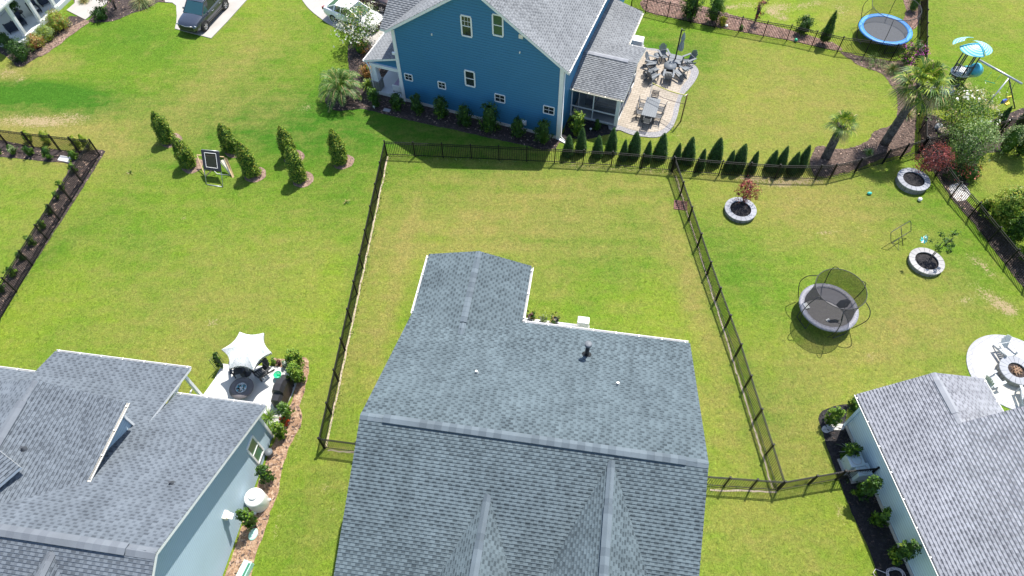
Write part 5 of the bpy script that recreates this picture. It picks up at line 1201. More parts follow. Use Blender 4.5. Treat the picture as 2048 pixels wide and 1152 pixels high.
# right house bed
def edge_tufts():
    rg = np.random.default_rng(77); V = []; mi = []
    runs = [((655, 890), (780, 312), 900), ((774, 311), (1344, 344), 700), ((1350, 350), (1552, 975), 900), ((1420, 978), (1720, 960), 350), ((1344, 344), (1659, 358), 350), ((1659, 358), (1834, 308), 250), ((200, 315), (0, 645), 450), ((1291, 26), (1781, 120), 500), ((1850, 325), (2048, 573), 400), ((1836, 300), (1842, 0), 300)]
    for a, b, n in runs:
        n = n//3
        A, B = W(*a), W(*b); d = (B-A).normalized(); s = Vector((-d.y, d.x, 0))
        for k in range(n):
            c = A.lerp(B, rg.uniform())+s*rg.normal(0, .09); h = rg.uniform(.03, .09)
            for j in range(3):
                q = rg.uniform(0, 6.28); t = Vector((math.cos(q), math.sin(q), 0)); w = Vector((-t.y, t.x, 0))*.018; tip = c+t*h*.5+Vector((0, 0, h)); V += [c-w, c+w, tip+w*.3, tip-w*.3]; mi.append(int(rg.integers(0, 3)))
    o = mesh_leaves('grass_tufts', np.array([tuple(v) for v in V]), np.array(mi), [MT['lf_mid'], MT['lf_lite'], MT['lf_pale']], None); tag(o, 'longer grass left unmown along the foot of the black fences', 'grass', kind='stuff')
edge_tufts()
for i, (b, ty, r, n, lb, mm) in enumerate((((1657, 847), 818, 15, 1500, 'light green shrub at the top corner of the black mulch bed', (['lf_mid', 'lf_lite', 'lf_lime'], [.3, .5, .2])), ((1707, 820), 800, 16, 1100, 'green shrub half hidden behind the pale blue wall corner', MD), ((1688, 917), 890, 16, 1500, 'dark green shrub left of the striped plant and ac units', MD),
        ((1714, 992), 957, 17, 1700, 'dark green shrub just below the fence at the pale blue wall', DK), ((1748, 1045), 1022, 15, 1000, 'small green shrub in the middle of the black mulch strip', MD), ((1780, 1118), 1086, 20, 1500, 'loose bright tipped shrub near the coiled hose', (['lf_dark', 'lf_mid', 'lf_lime'], [.35, .5, .15])))):
    SH(lb, b, ty, r, n, .11, *mm, 420+i)
# shaded bits at the foreground patio strip: potted plants
for i, (u_, mm, lb) in enumerate(((-2.2, (['lf_plum', 'lf_mid', 'lf_yel'], [.4, .4, .2]), 'reddish potted plant at the inner corner behind the foreground roof'), (-1.5, (['lf_pale', 'lf_lime'], [.5, .5]), 'pale green potted plant behind the foreground eave, the middle one'), (-.85, (['lf_mid', 'lf_tan', 'lf_sage'], [.4, .25, .35]), 'green brown potted plant behind the foreground eave, nearest the ac box'))):
    p = Hm(u_, 19.93, 0); t = thing('potted_plant', lb, 'potted plant', (p.x, p.y, .06))
    m = MB(); m.lathe([(.0, 0), (.13, 0), (.18, .3), (.2, .32), (.17, .32), (.16, .28), (0, .28)], (0, 0, 0), 16); m.build('pot', MT['charcoal'], t)
    V, mi = crown('round', .45, .28, .25, 260, .12, *mm, np.random.default_rng(500+i), .3); mesh_leaves('foliage', V, mi, [MT[x] for x in mm[0]], t)
# ---------------------------------------------------------------- vehicles
MT['paint_grey'] = plain('dark metallic grey paint', (.075, .085, .11), .22, metal=.6, var=.03, coat=1)
MT['paint_white'] = plain('white car paint', (.80, .80, .80), .25, var=.02, coat=1)
MT['paint_dark'] = plain('dark burgundy paint', (.035, .016, .018), .25, metal=.3, var=.03, coat=1)
MT['lamp_clear'] = plain('headlight lens', (.40, .44, .48), .1, var=.05, coat=1)
MT['lamp_red'] = plain('tail light lens', (.30, .012, .012), .15, var=.05, coat=1)
MT['chrome'] = plain('chrome trim', (.7, .7, .72), .15, metal=.9)
MT['arch'] = plain('dark wheel well plastic', (.012, .012, .013), .8)
def car(name, label, p, heading, L, Wd, Hh, paint, suv=True):
    """+x is the front of the car"""
    t = thing(name, label, 'car', (p.x, p.y, .05), heading)
    hw = Wd/2
    if suv: st = [(-.50, .86, .45, 1.02), (-.485, .93, .36, 1.10), (-.44, .97, .30, 1.13), (-.30, 1, .27, 1.12), (-.05, 1, .27, 1.08), (.17, 1, .27, 1.06), (.24, .99, .28, 1.07), (.34, .965, .29, 1.02), (.43, .93, .32, .94), (.475, .86, .36, .86), (.497, .74, .42, .72)]
    else: st = [(-.50, .78, .42, .82), (-.48, .90, .34, .98), (-.42, .96, .26, 1.02), (-.30, 1, .22, 1.00), (-.05, 1, .2, .92), (.15, 1, .2, .90), (.24, .98, .22, .90), (.34, .95, .24, .83), (.43, .91, .27, .73), (.475, .82, .3, .62), (.5, .66, .36, .5)]
    m = MB(); n = 14; b = 0; rings = []
    for (x, w, z0, z1) in st:
        r = []
        prof = [(-.80, 0), (-.95, .10), (-1.0, .34), (-1.0, .56), (-.965, .78), (-.90, .94), (-.74, 1.0), (-.37, 1.02), (0, 1.03)]
        prof = prof+[(-a, c) for a, c in prof[-2::-1]]
        for (a, c) in prof: r.append((x*L, a*hw*w, z0+(z1-z0)*c))
        rings.append(r)
    k = len(rings[0]); V = [v for r in rings for v in r]; F = []
    for i in range(len(rings)-1):
        for j in range(k-1): F.append((i*k+j, i*k+j+1, (i+1)*k+j+1, (i+1)*k+j))
        F.append((i*k+k-1, i*k, (i+1)*k, (i+1)*k+k-1))
    F.append(tuple(range(k))); F.append(tuple((len(rings)-1)*k+j for j in range(k))[::-1])
    m.add(V, F, 0, True); body = m.build('body', paint, t)
    body.data.set_sharp_from_angle(angle=R(38)) if hasattr(body.data, 'set_sharp_from_angle') else None
    # glasshouse
    gl = MB()
    if suv: gs = [(-.475, .80, .80, 1.06, 1.10), (-.44, .84, .72, 1.06, Hh-.10), (-.36, .87, .74, 1.06, Hh-.03), (0, .88, .76, 1.04, Hh-.01), (.10, .88, .74, 1.03, Hh-.06), (.255, .86, .84, 1.02, 1.08)]
    else: gs = [(-.44, .74, .72, .96, 1.0), (-.26, .84, .64, .96, Hh-.07), (-.10, .88, .68, .92, Hh), (.04, .88, .68, .9, Hh-.04), (.24, .84, .80, .86, .90)]
    V = [];
    for (x, wb_, wt, z0, z1) in gs: V += [(x*L, -wb_*hw, z0), (x*L, -wt*hw, z1-.02), (x*L, -wt*hw*.8, z1+.01), (x*L, wt*hw*.8, z1+.01), (x*L, wt*hw, z1-.02), (x*L, wb_*hw, z0)]
    F = []
    for i in range(len(gs)-1):
        for j in range(5): F.append((i*6+j, i*6+j+1, (i+1)*6+j+1, (i+1)*6+j))
    F.append(tuple(range(6))); F.append(tuple((len(gs)-1)*6+j for j in range(6))[::-1]); gl.add(V, F, 0, False); gl.m[-7:-2] = [1]*5; gl.m[0:5] = [1]*5
    gl.build('window_glass', [MT['glass'], MT['glass_teal']], t)
    # roof skin and pillars
    rf_ = MB(); seq = gs[1:-1] if suv else gs[1:-1]; V = []
    for (x, wb_, wt, z0, z1) in seq: V += [(x*L, -wt*hw-.01, z1-.035), (x*L, -wt*hw*.8, z1+.022), (x*L, 0, z1+.045), (x*L, wt*hw*.8, z1+.022), (x*L, wt*hw+.01, z1-.035)]
    F = [(i*5+j, i*5+j+1, (i+1)*5+j+1, (i+1)*5+j) for i in range(len(seq)-1) for j in range(4)]; rf_.add(V, F, 0, True)
    for s in (-1, 1):
        for i in (range(0, len(gs)-1)):
            a, c = gs[i], gs[i+1]; rf_.bar((a[0]*L, s*(a[2]*hw+.005), a[4]-.02), (c[0]*L, s*(c[2]*hw+.005), c[4]-.02), .055, .055)
        for i in ((1, 2) if suv else (1,)):
            a = gs[i]; rf_.bar((a[0]*L-.05, s*a[1]*hw, a[3]), (a[0]*L+.02, s*(a[2]*hw+.003), a[4]-.03), .10, .04, up=(0, 1, 0))
        rf_.bar((-.13*L, s*.885*hw, 1.0), (-.11*L, s*(.76*hw+.004), Hh-.04), .08, .03, up=(0, 1, 0))
    rf_.build('roof', paint, t)
    if suv:
        q = MB(); q.box((-.12*L, 0, Hh+.045), (1.15, .95, .015)); q.build('sunroof', MT['glass_teal'], t)
        for s in (-1, 1):
            q = MB(); q.tube([(-.40*L, s*.66*hw, Hh-.01), (-.38*L, s*.66*hw, Hh+.07), (.06*L, s*.66*hw, Hh+.06), (.09*L, s*.66*hw, Hh-.02)], .02, 6); q.build('roof_rail', MT['steel'], t)
    # lamps, grille, bumper, mirrors, handles
    for s in (-1, 1):
        q = MB(); zl_ = .80 if suv else .60; q.box((.472*L, s*.70*hw, zl_), (.08, .34*hw*1.05, .085), rz=-s*.42, tilt=Matrix.Rotation(-.25, 3, 'Y')); q.build('headlight', MT['lamp_clear'], t)
        q = MB(); q.box((-.488*L, s*.76*hw, .90), (.07, .26, .22), rz=s*.3); q.build('tail_light', MT['lamp_red'], t)
        q = MB(); q.box((.16*L, s*(hw+.08), 1.10 if suv else .98), (.13, .20, .13), rz=s*.15); q.build('mirror', MT['black'] if not suv else paint, t, bevel=.03)
        for xx in (-.19, .02):
            q = MB(); q.tube([(xx*L-.1, s*(hw+.004), .86), (xx*L-.08, s*(hw+.03), .87), (xx*L+.08, s*(hw+.03), .87), (xx*L+.1, s*(hw+.004), .86)], .014, 6); q.build('door_handle', MT['chrome'] if suv else paint, t)
    q = MB(); q.box((.493*L, 0, .62 if suv else .45), (.07, 1.15*hw, .30 if suv else .2)); q.build('grille', MT['black'], t)
    q = MB(); q.box((.487*L, 0, .34 if suv else .26), (.1, 1.5*hw, .14)); q.build('bumper', MT['black'], t, bevel=.03)
    q = MB(); q.tube([(.492*L, -.62*hw, .79), (.508*L, 0, .76), (.492*L, .62*hw, .79)], .018, 6); q.build('grille_trim', MT['chrome'], t)
    for s in (-1, 1): q = MB(); q.box((.0, s*(hw-.01), .34), (L*.52, .05, .14)); q.build('sill', MT['black'], t, bevel=.02)
    r = .36 if suv else .325
    for x in (.305*L, -.295*L):
        for s in (-1, 1):
            q = MB(); q.lathe([(r*1.20, s*(hw-.16)), (r*1.20, s*(hw+.012)), (r*1.02, s*(hw+.012)), (r*1.02, s*(hw-.16))], (x, 0, r), 26, axis='Y'); q.build('wheel_arch', MT['arch'] if suv else paint, t)
            q = MB(); q.lathe([(r*1.04, s*(hw-.04)), (0.01, s*(hw-.04))], (x, 0, r), 24, axis='Y'); q.build('wheel_well', MT['arch'], t)
            wq = MB(); wq.lathe([(r*.62, s*(hw-.2)), (r*.93, s*(hw-.2)), (r, s*(hw-.16)), (r, s*(hw-.01)), (r*.93, s*(hw+.03)), (r*.66, s*(hw+.03)), (r*.64, s*(hw-.02))], (x, 0, r), 28, axis='Y'); w_ = wq.build('wheel', MT['rubber'], t)
            rq = MB(); rq.lathe([(r*.66, s*(hw+.025)), (r*.60, s*(hw+.02)), (r*.58, s*(hw-.05))], (x, 0, r), 28, axis='Y')
            for k in range(5):
                a = 2*math.pi*k/5+.3; rq.bar((x, s*(hw+.005), r), (x+math.cos(a)*r*.61, s*(hw+.018), r+math.sin(a)*r*.61), .075, .03, up=(0, 1, 0))
            rq.lathe([(0.001, s*(hw+.03)), (.06, s*(hw+.025)), (.07, s*(hw))], (x, 0, r), 12, axis='Y'); rq.build('rim', MT['rim'], w_)
    return t
# suv: nearest front wheel and rear wheel feet from the photo
fw = W(330+1050/12.8, 815/12.8); rw_ = W(330+1610/12.8, 205/12.8)
hd = math.atan2((fw-rw_).y, (fw-rw_).x); mid = (fw+rw_)/2; side = Vector((math.cos(hd+math.pi/2), math.sin(hd+math.pi/2), 0))
sgn = 1 if PJ(mid+side)[0] < PJ(mid)[0] else -1
car('suv', 'dark grey suv parked nose down on the concrete drive left of the top edge', mid+side*sgn*.93+Vector((math.cos(hd), math.sin(hd), 0))*.0, hd, 4.85, 1.96, 1.72, MT['paint_grey'])
# white sedan, heading away to the lower right
p1, p2 = W(667, 44), W(733, 68+14); fw_ = W(668.5, 45.5)
hd2 = math.atan2((W(752, 72)-W(668, 44)).y, (W(752, 72)-W(668, 44)).x)
d2 = Vector((math.cos(hd2), math.sin(hd2), 0)); s2_ = Vector((-d2.y, d2.x, 0))
car('sedan', 'white sedan on the curved driveway behind the blossoming tree', fw_+d2*1.40+s2_*.90, hd2, 4.75, 1.84, 1.44, MT['paint_white'], False)
fw3 = W(765, 27); hd3 = hd2+.05; d3 = Vector((math.cos(hd3), math.sin(hd3), 0)); s3 = Vector((-d3.y, d3.x, 0))
car('suv', 'dark burgundy vehicle mostly hidden behind the blue house roof at the top edge', fw3-d3*1.45+s3*.93, hd3, 4.9, 1.95, 1.75, MT['paint_dark'])

# ---------------------------------------------------------------- trampolines
def torus_ring(m, c, r, rt, n=40, mi=0, z=0, nn=6): m.tube([(c[0]+r*math.cos(2*math.pi*k/n), c[1]+r*math.sin(2*math.pi*k/n), c[2]) for k in range(n)], rt, nn, mi, closed=True)
MT['mat_grey'] = plain('trampoline mat', (.12, .115, .12), .8, var=.1)
MT['mat_dark'] = plain('dark trampoline mat', (.085, .090, .10), .8, var=.1)
MT['pad_blue'] = plain('blue spring pad', (.045, .24, .60), .5, var=.15)
MT['pad_grey'] = plain('grey patterned spring pad', (.20, .20, .23), .6, var=.35, scale=14)
MT['net_dark'] = netmat('safety netting', (.010, .011, .013), .60)
MT['net_light'] = netmat('thin safety netting', (.02, .03, .03), .22)
def trampoline(label, c, r, zf, mat, pad, net, hn, npole, a0, curved=1.0, hoop=False, ins=.84):
    t = thing('trampoline', label, 'trampoline', (c.x, c.y, 0))
    m = MB(); m.lathe([(0.001, zf-.02), (r*.86, zf-.01)], (0, 0, 0), 48); m.build('jumping_mat', mat, t)
    m = MB(); m.lathe([(r*.83, zf+.0), (r*.84, zf+.035), (r*1.0, zf+.045), (r*1.02, zf+.0), (r*1.02, zf-.05)], (0, 0, 0), 48); m.build('spring_pad', pad, t)
    m = MB(); torus_ring(m, (0, 0, zf-.03), r*.99, .03); m.build('frame', MT['dsteel'], t)
    for k in range(4):
        a = a0+math.pi/2*k; m = MB(); P = []
        for s in (-.28, .28): P.append(Vector((r*.97*math.cos(a+s), r*.97*math.sin(a+s), 0)))
        m.tube([P[0]+Vector((0, 0, zf-.05)), P[0]+Vector((0, 0, .05)), P[1]+Vector((0, 0, .05)), P[1]+Vector((0, 0, zf-.05))], .025, 6); m.build('leg', MT['dsteel'], t)
    ht = zf+hn; rt_ = r*ins
    for k in range(npole):
        a = a0+2*math.pi*k/npole; ca, sa = math.cos(a), math.sin(a)
        m = MB(); rad = [1.02, 1.14+.06*curved, 1.16+.08*curved, 1.12, ins+.02] if curved > .5 else [1.04, 1.06, 1.05, 1.03, ins+.02]
        zz = [.25, zf+hn*.15, zf+hn*.45, zf+hn*.78, ht]
        m.tube(spline([(ca*r*x, sa*r*x, z) for x, z in zip(rad, zz)], 4, False), .022, 7); m.build('net_pole', MT['black'], t)
    m = MB(); torus_ring(m, (0, 0, ht), rt_, .02); m.build('top_hoop', MT['black'], t)
    m = MB(); prof = [(r*.84, zf+.03), (r*.80, zf+hn*.3), (r*.79, zf+hn*.6), (rt_, ht)]; m.lathe(prof, (0, 0, 0), 44); m.build('safety_net', net, t)
    return t
tc = W(1664, 628, .85); tc = Vector((tc.x, tc.y, 0))
def px_r(c, z, dpx):      # metres of a horizontal photo span
    a = W(*PJ((c.x, c.y, z)), z); x, y = PJ((c.x, c.y, z)); return (W(x+dpx, y, z)-a).length
tc = W(1657.5, 614, .85); tc.z = 0; r1 = px_r(tc, .85, 57)
tt = trampoline('round trampoline with grey pad, black net and a hoop in the right hand yard', tc, r1, .85, MT['mat_grey'], MT['pad_grey'], MT['net_dark'], 1.75, 6, R(20))
m = MB(); a = R(-8); q = W(1688, 607, 1.9)-tc
m.tube([q+Vector((.1, -.02, .0)), q+Vector((.05, -.5, -.9))], .02, 6)
b = [(q.x-.38, q.y, q.z-.05), (q.x-.2, q.y+.14, q.z+.1), (q.x+.2, q.y+.2, q.z+.14), (q.x+.38, q.y+.08, q.z+.05), (q.x+.2, q.y-.12, q.z-.14), (q.x-.2, q.y-.16, q.z-.17)]
m.add(b, [tuple(range(6))]); m.add([(x, y, z-.04) for x, y, z in b], [tuple(range(6))[::-1]]); m.build('hoop_board', MT['black'], tt)
q = W(1613, 611, .92)-tc; m = MB(); m.box((q.x, q.y, .905), (.24, .36, .01), .3); m.build('warning_patch', MT['greyl'], tt)
q = W(1656, 640, .86)-tc; m = MB(); m.box((q.x, q.y, .855), (.22, .14, .01), .5); m.build('label_patch', MT['conc_blue'], tt)
t2 = W(1771, 58, .85); t2.z = 0; r2 = px_r(t2, .85, 51)
trampoline('blue rimmed trampoline with tall thin net at the top edge', t2, r2, .85, MT['mat_dark'], MT['pad_blue'], MT['net_light'], 1.85, 6, R(5), ins=.9)

# ---------------------------------------------------------------- round stone planters
def planter(label, c_px, dpx, h, stone=MT['stone'], inner=.66, fill='mulch_black'):
    c = W(*c_px, h); c.z = 0; r = px_r(c, h, dpx)
    t = thing('round_planter', label, 'planter', c)
    m = MB(); m.lathe([(r*.95, 0), (r*.95, h-.07)], (0, 0, 0), 44, smooth=False); m.build('block_wall', MT['blocks'], t)
    m = MB(); N = 18
    for k in range(N):      # cap stones, each a wedge
        a0, a1 = 2*math.pi*(k+.03)/N, 2*math.pi*(k+.97)/N; pts = [(r*math.cos(a0), r*math.sin(a0)), (r*math.cos((a0+a1)/2), r*math.sin((a0+a1)/2)), (r*math.cos(a1), r*math.sin(a1)), (r*inner*math.cos(a1), r*inner*math.sin(a1)), (r*inner*math.cos((a0+a1)/2), r*inner*math.sin((a0+a1)/2)), (r*inner*math.cos(a0), r*inner*math.sin(a0))]
        m.prism(pts, h-.07, h-.002*(k % 3))
    m.build('cap_stone', stone, t)
    m = MB(); m.lathe([(0.001, h-.08), (r*.4, h-.09), (r*inner+.02, h-.13)], (0, 0, 0), 30); m.build('bark_fill', MT[fill], t)
    return t, c, r
planter('round grey stone planter with the small red maple', (1481.5, 417.5), 31.5, .30)
planter('round grey stone planter nearest the fence corner, under the plum maple', (1828, 358), 31.5, .42)
planter('round pale stone planter with the thin young tree beside the pinwheel', (1854, 521.5), 34, .30, MT['stonepale'])

# ---------------------------------------------------------------- adirondack chairs
def adirondack(label, p, rz, mat, group, cushion=None, s=1.0):
    t = thing('adirondack_chair', label, 'chair', (p.x, p.y, p.z), rz, group)      # +x is where the sitter faces
    for sy in (-1, 1):
        m = MB(); m.bar((.34, sy*.27, 0), (.34, sy*.27, .56), .09, .03, up=(0, 1, 0)); m.build('front_leg', mat, t)
        m = MB(); m.bar((.36, sy*.245, .36), (-.52, sy*.245, .04), .12, .025, up=(0, 1, 0)); m.build('rear_leg', mat, t)
        m = MB(); m.box((.02, sy*.33, .575), (.78, .14, .025)); m.build('armrest', mat, t)
    m = MB()
    for k in range(6): x = .36-k*.105; m.box((x, 0, .385-.03*k), (.088, .54, .022), tilt=Matrix.Rotation(-.28, 3, 'Y'))
    m.build('seat', mat, t)
    m = MB(); hs = [.70, .80, .85, .80, .70]
    for k in range(5): y = (k-2)*.105; m.bar((-.17, y*.85, .26), (-.17-.36*hs[k]/.85, y*1.15, .26+hs[k]*.88), .022, .09, up=(0, 1, 0))
    m.bar((-.30, -.27, .55), (-.30, .27, .55), .03, .06); m.bar((-.24, -.25, .36), (-.24, .25, .36), .03, .06)
    m.build('backrest', mat, t)
    return t
adir = {}
def place_ad(label, px, face_px, mat, key, group, z=.06):
    p = W(*px, z); f = W(*face_px, z); rz = math.atan2(f.y-p.y, f.x-p.x)
    if key in adir: return copy_tree(adir[key], None, p, rz, label)
    adir[key] = adirondack(label, p, rz, mat, group); return adir[key]
MT['black_poly'] = plain('black poly lumber', (.020, .021, .024), .5)
GC = 'adirondack chairs round the fire table on the paver patio'
fc = (1339, 142)
for lb, px in (('adirondack chair left of the cantilever umbrella base', (1326, 118)), ('adirondack chair nearest the porch roof, turned right', (1301, 131)), ('adirondack chair at the left, below the one turned right', (1302, 147)), ('adirondack chair under the yellow net tape at the left', (1303, 160)),
               ('adirondack chair in front of the fire table, seen from behind', (1335, 160)), ('adirondack chair front right of the fire table', (1358, 154)), ('adirondack chair right of the umbrella base by the patio border', (1376, 128))):
    place_ad(lb, px, fc, MT['grey'], 'grey', GC)
pf_ = (484, 776)
place_ad('black adirondack chair right of the round fire table, under the umbrella edge', (528, 748), (505, 768), MT['black_poly'], 'black', 'black adirondack chairs on the white patio')
place_ad('black adirondack chair behind the round fire table, half under the umbrella', (481, 742), (484, 772), MT['black_poly'], 'black', 'black adirondack chairs on the white patio')
place_ad('grey adirondack chair at the top of the round pale patio', (2005, 706), (2025, 735), MT['greyl'], 'pale', 'grey adirondack chairs round the stone fire pit')
place_ad('grey adirondack chair near the roof edge on the round pale patio', (1977, 768), (2010, 755), MT['greyl'], 'pale', 'grey adirondack chairs round the stone fire pit')
place_ad('grey adirondack chair cropped by the right edge on the round pale patio', (2047, 796), (2038, 772), MT['greyl'], 'pale', 'grey adirondack chairs round the stone fire pit')

# fire pit of stone blocks
t, c, r = planter('round stone fire pit with ash and burnt wood on the pale patio', (2034.5, 740), 33, .45, MT['stone'], .52, 'mulch_dark')
t.name = 'fire_pit'; t['category'] = 'fire pit'
m = MB()
for k in range(7): a = k*1.1; m.tube([(math.cos(a)*.3, math.sin(a)*.3, .36), (-math.cos(a+.5)*.25, -math.sin(a+.5)*.25, .43)], .035, 6)
m.build('firewood', MT['straw'], t)
# fire table on the paver patio: round drum
p = W(1338, 143, .06); t = thing('fire_table', 'grey round fire table in the ring of adirondack chairs', 'fire table', p)
m = MB(); m.lathe([(.43, 0), (.43, .50), (.46, .50)], (0, 0, 0), 28); m.build('base', MT['charcoal'], t); m = MB(); m.lathe([(.46, .50), (.46, .55), (.04, .555), (.001, .58)], (0, 0, 0), 28); m.build('lid', MT['grey'], t)
for lb, px in (('small round side table at the right of the chairs', (1369, 148)), ('small round side table between the two upper left chairs', (1313, 120))):
    p = W(*px, .06); t = thing('side_table', lb, 'side table', p); m = MB(); m.lathe([(.001, .47), (.27, .47), (.27, .44), (.001, .44)], (0, 0, 0), 22); m.build('table_top', MT['grey'], t)
    for k in range(3): a = 2.1*k; m = MB(); m.tube([(.2*math.cos(a), .2*math.sin(a), 0), (.12*math.cos(a), .12*math.sin(a), .44)], .018, 6); m.build('leg', MT['charcoal'], t)
# cantilever umbrella: square weighted base, mast, folded canopy
p = W(1349.5, 122.5, .06); rz = R(-21); t = thing('cantilever_umbrella', 'folded grey umbrella with tall dark mast on a square base beside the chairs', 'umbrella', p, rz)
m = MB(); m.box((0, 0, .10), (1.05, 1.05, .18)); m.build('base', MT['charcoal'], t, bevel=.04)
for sx in (-1, 1):
    for sy in (-1, 1): m = MB(); m.box((sx*.26, sy*.26, .20), (.49, .49, .03)); m.build('weight_slab', MT['grey'], t, bevel=.02)
hh = height((1349.5, 122.5), 59, .06); m = MB(); m.box((0, 0, hh/2+.1), (.09, .13, hh-.1)); m.build('mast', MT['black'], t)
tpq = W(1371, 66, hh-.1)-p; ca, sa = math.cos(-rz), math.sin(-rz); cx_, cy_ = tpq.x*ca-tpq.y*sa, tpq.x*sa+tpq.y*ca; cx_, cy_ = cx_*.75, cy_*.75
m = MB(); m.tube([(0, 0, hh-.05), (cx_, cy_, hh+.02)], .035, 8); m.build('arm', MT['black'], t)
m = MB(); N = 16; rings = []
for i, (z, rr_) in enumerate(((hh-.15, .02), (hh-.4, .09), (hh-.65, .12), (hh-.85, .08), (hh-1.05, .12), (hh-1.4, .16), (hh-1.6, .13))):
    for k in range(N): a = 2*math.pi*k/N; q = rr_*(1+.32*(k % 2)); rings.append((cx_+q*math.cos(a), cy_+q*math.sin(a), z))
m.add(rings, [(i*N+k, i*N+(k+1) % N, (i+1)*N+(k+1) % N, (i+1)*N+k) for i in range(6) for k in range(N)]); MT['umb_grey'] = plain('grey green umbrella cloth', (.30, .34, .33), .8); m.build('canopy', MT['umb_grey'], t)
# dining table and chairs
a_, b_, c_, d_ = W(1295, 195.5, .78), W(1321, 197, .78), W(1312, 234, .78), W(1281, 231, .78)
ctr = (a_+b_+c_+d_)/4; ax = ((a_+b_)/2-(c_+d_)/2); rzt = math.atan2(ax.y, ax.x); Lt = ax.length; Wt = ((b_-a_).length+(c_-d_).length)/2
t = thing('dining_table', 'grey slatted dining table on the paver patio', 'table', (ctr.x, ctr.y, .06), rzt)
m = MB(); nb = 7
for k in range(nb): y = -Wt/2+Wt*(k+.5)/nb; m.box((0, y, .71), (Lt, Wt/nb-.012, .035))
m.build('table_top', MT['grey'], t)
for sx in (-1, 1):
    for sy in (-1, 1): m = MB(); m.box((sx*(Lt/2-.15), sy*(Wt/2-.12), .345), (.09, .09, .69)); m.build('leg', MT['charcoal'], t)
m = MB(); m.box((0, 0, .66), (Lt-.2, Wt-.2, .06)); m.build('apron', MT['charcoal'], t)
def dchair(label, x, y, rz, first=[None]):
    ca, sa = math.cos(rzt), math.sin(rzt); loc = Vector((ctr.x+x*ca-y*sa, ctr.y+x*sa+y*ca, .06))
    if first[0] is not None: return copy_tree(first[0], None, loc, rzt+rz, label)
    t = thing('dining_chair', label, 'chair', loc, rzt+rz, 'dining chairs at the slatted table')
    m = MB()
    for k in range(5): m.box((-.2+k*.1, 0, .45), (.085, .46, .025))
    m.build('seat', MT['charcoal'], t); m = MB()
    for k in range(5): m.box((-.26-.02*k, 0, .55+k*.09), (.02, .46, .055))
    for sy in (-1, 1): m.bar((-.23, sy*.22, .45), (-.36, sy*.22, .98), .035, .035)
    m.build('backrest', MT['charcoal'], t)
    for sx in (-1, 1):
        for sy in (-1, 1): m = MB(); m.box((sx*.21, sy*.21, .225), (.04, .04, .45)); m.build('leg', MT['charcoal'], t)
    for sy in (-1, 1): m = MB(); m.box((0, sy*.25, .66), (.48, .05, .03)); m.bar((.2, sy*.25, .45), (.2, sy*.25, .66), .03, .03); m.build('armrest', MT['charcoal'], t)
    first[0] = t; return t
dchair('dining chair at the far head of the slatted table', Lt/2+.22, 0, math.pi); dchair('dining chair at the near head of the slatted table', -Lt/2-.18, 0, 0)
dchair('dining chair on the left long side of the table, upper one', .38, Wt/2+.12, -math.pi/2); dchair('dining chair on the left long side of the table, lower one', -.40, Wt/2+.12, -math.pi/2)
dchair('dining chair on the right long side of the table, upper one', .38, -Wt/2-.12, math.pi/2); dchair('dining chair on the right long side of the table, lower one', -.40, -Wt/2-.12, math.pi/2)
# sports net across the patio
pr_, pl_ = W(1361, 243.5), W(1296, 210, .06); hpr = height((1361, 243.5), 188)
t = thing('sports_net', 'slim sports net with yellow top tape strung from a brown post over the patio', 'net', pr_)
q = pl_-pr_; hl_ = 1.95
m = MB(); m.tube([(0, 0, 0), (0, 0, hpr)], .045, 8); m.build('brown_post', MT['woodbrown'], t); m = MB(); m.tube([(0, 0, hpr-.02), (-.22, -.1, hpr-.1)], .03, 6); m.build('post_cap', MT['cream'], t)
m = MB(); m.tube([(q.x, q.y, 0), (q.x, q.y, hl_)], .02, 8); m.build('thin_post', MT['white'], t)
MT['yellow'] = plain('yellow tape', (.72, .66, .14), .6); MT['dkred'] = plain('dark net cord', (.06, .035, .03), .7)
A_, B_ = Vector((0, 0, hpr-.12)), Vector((q.x, q.y, hl_-.02)); N = 10; top = [A_.lerp(B_, k/N)-Vector((0, 0, .13*math.sin(math.pi*k/N))) for k in range(N+1)]
m = MB(); [m.bar(top[k], top[k+1], .02, .06) for k in range(N)]; m.build('top_tape', MT['yellow'], t)
bot = [v-Vector((0, 0, .72)) for v in top]; m = MB(); m.tube(bot, .016, 6); m.build('bottom_cord', MT['dkred'], t)
m = MB(); [m.add([top[k], top[k+1], bot[k+1], bot[k]], [(0, 1, 2, 3)]) for k in range(N)]; MT['net_pale'] = netmat('fine pale net', (.5, .45, .38), .13); m.build('netting', MT['net_pale'], t)
# ac unit by the shed roof and others
def acbox(label, p, d, rz, z=.08, group=None, mat=MT['white']):
    t = thing('ac_unit', label, 'ac unit', (p.x, p.y, 0), rz, group); m = MB(); m.box((0, 0, z/2), (d[0]+.15, d[1]+.15, z)); m.build('base_pad', MT['concrete'], t)
    m = MB(); m.box((0, 0, z+d[2]/2), d); b = m.build('casing', mat, t, bevel=.03)
    m = MB()
    for k in range(9): m.box((0, -d[1]/2-.004, z+.08+k*(d[2]-.16)/8), (d[0]-.1, .012, .018)); m.box((d[0]/2+.004, 0, z+.08+k*(d[2]-.16)/8), (.012, d[1]-.1, .018))
    m.build('louvre', MT['greyl'], t)
    m = MB(); m.lathe([(min(d[0], d[1])*.38, z+d[2]+.001), (min(d[0], d[1])*.38, z+d[2]+.02), (min(d[0], d[1])*.33, z+d[2]+.02), (min(d[0], d[1])*.33, z+d[2]+.001)], (0, 0, 0), 24); m.build('fan_guard', MT['greyl'], t); return t
acbox('white ac unit beside the blue house shed roof at the patio corner', W(1274, 96), (.75, .7, .75), R(-21))
acbox('tall white box behind the foreground eave, right of the potted plants', Hm(.66, 19.72, 0), (.62, .42, .95), R(-9.2), mat=MT['white'])
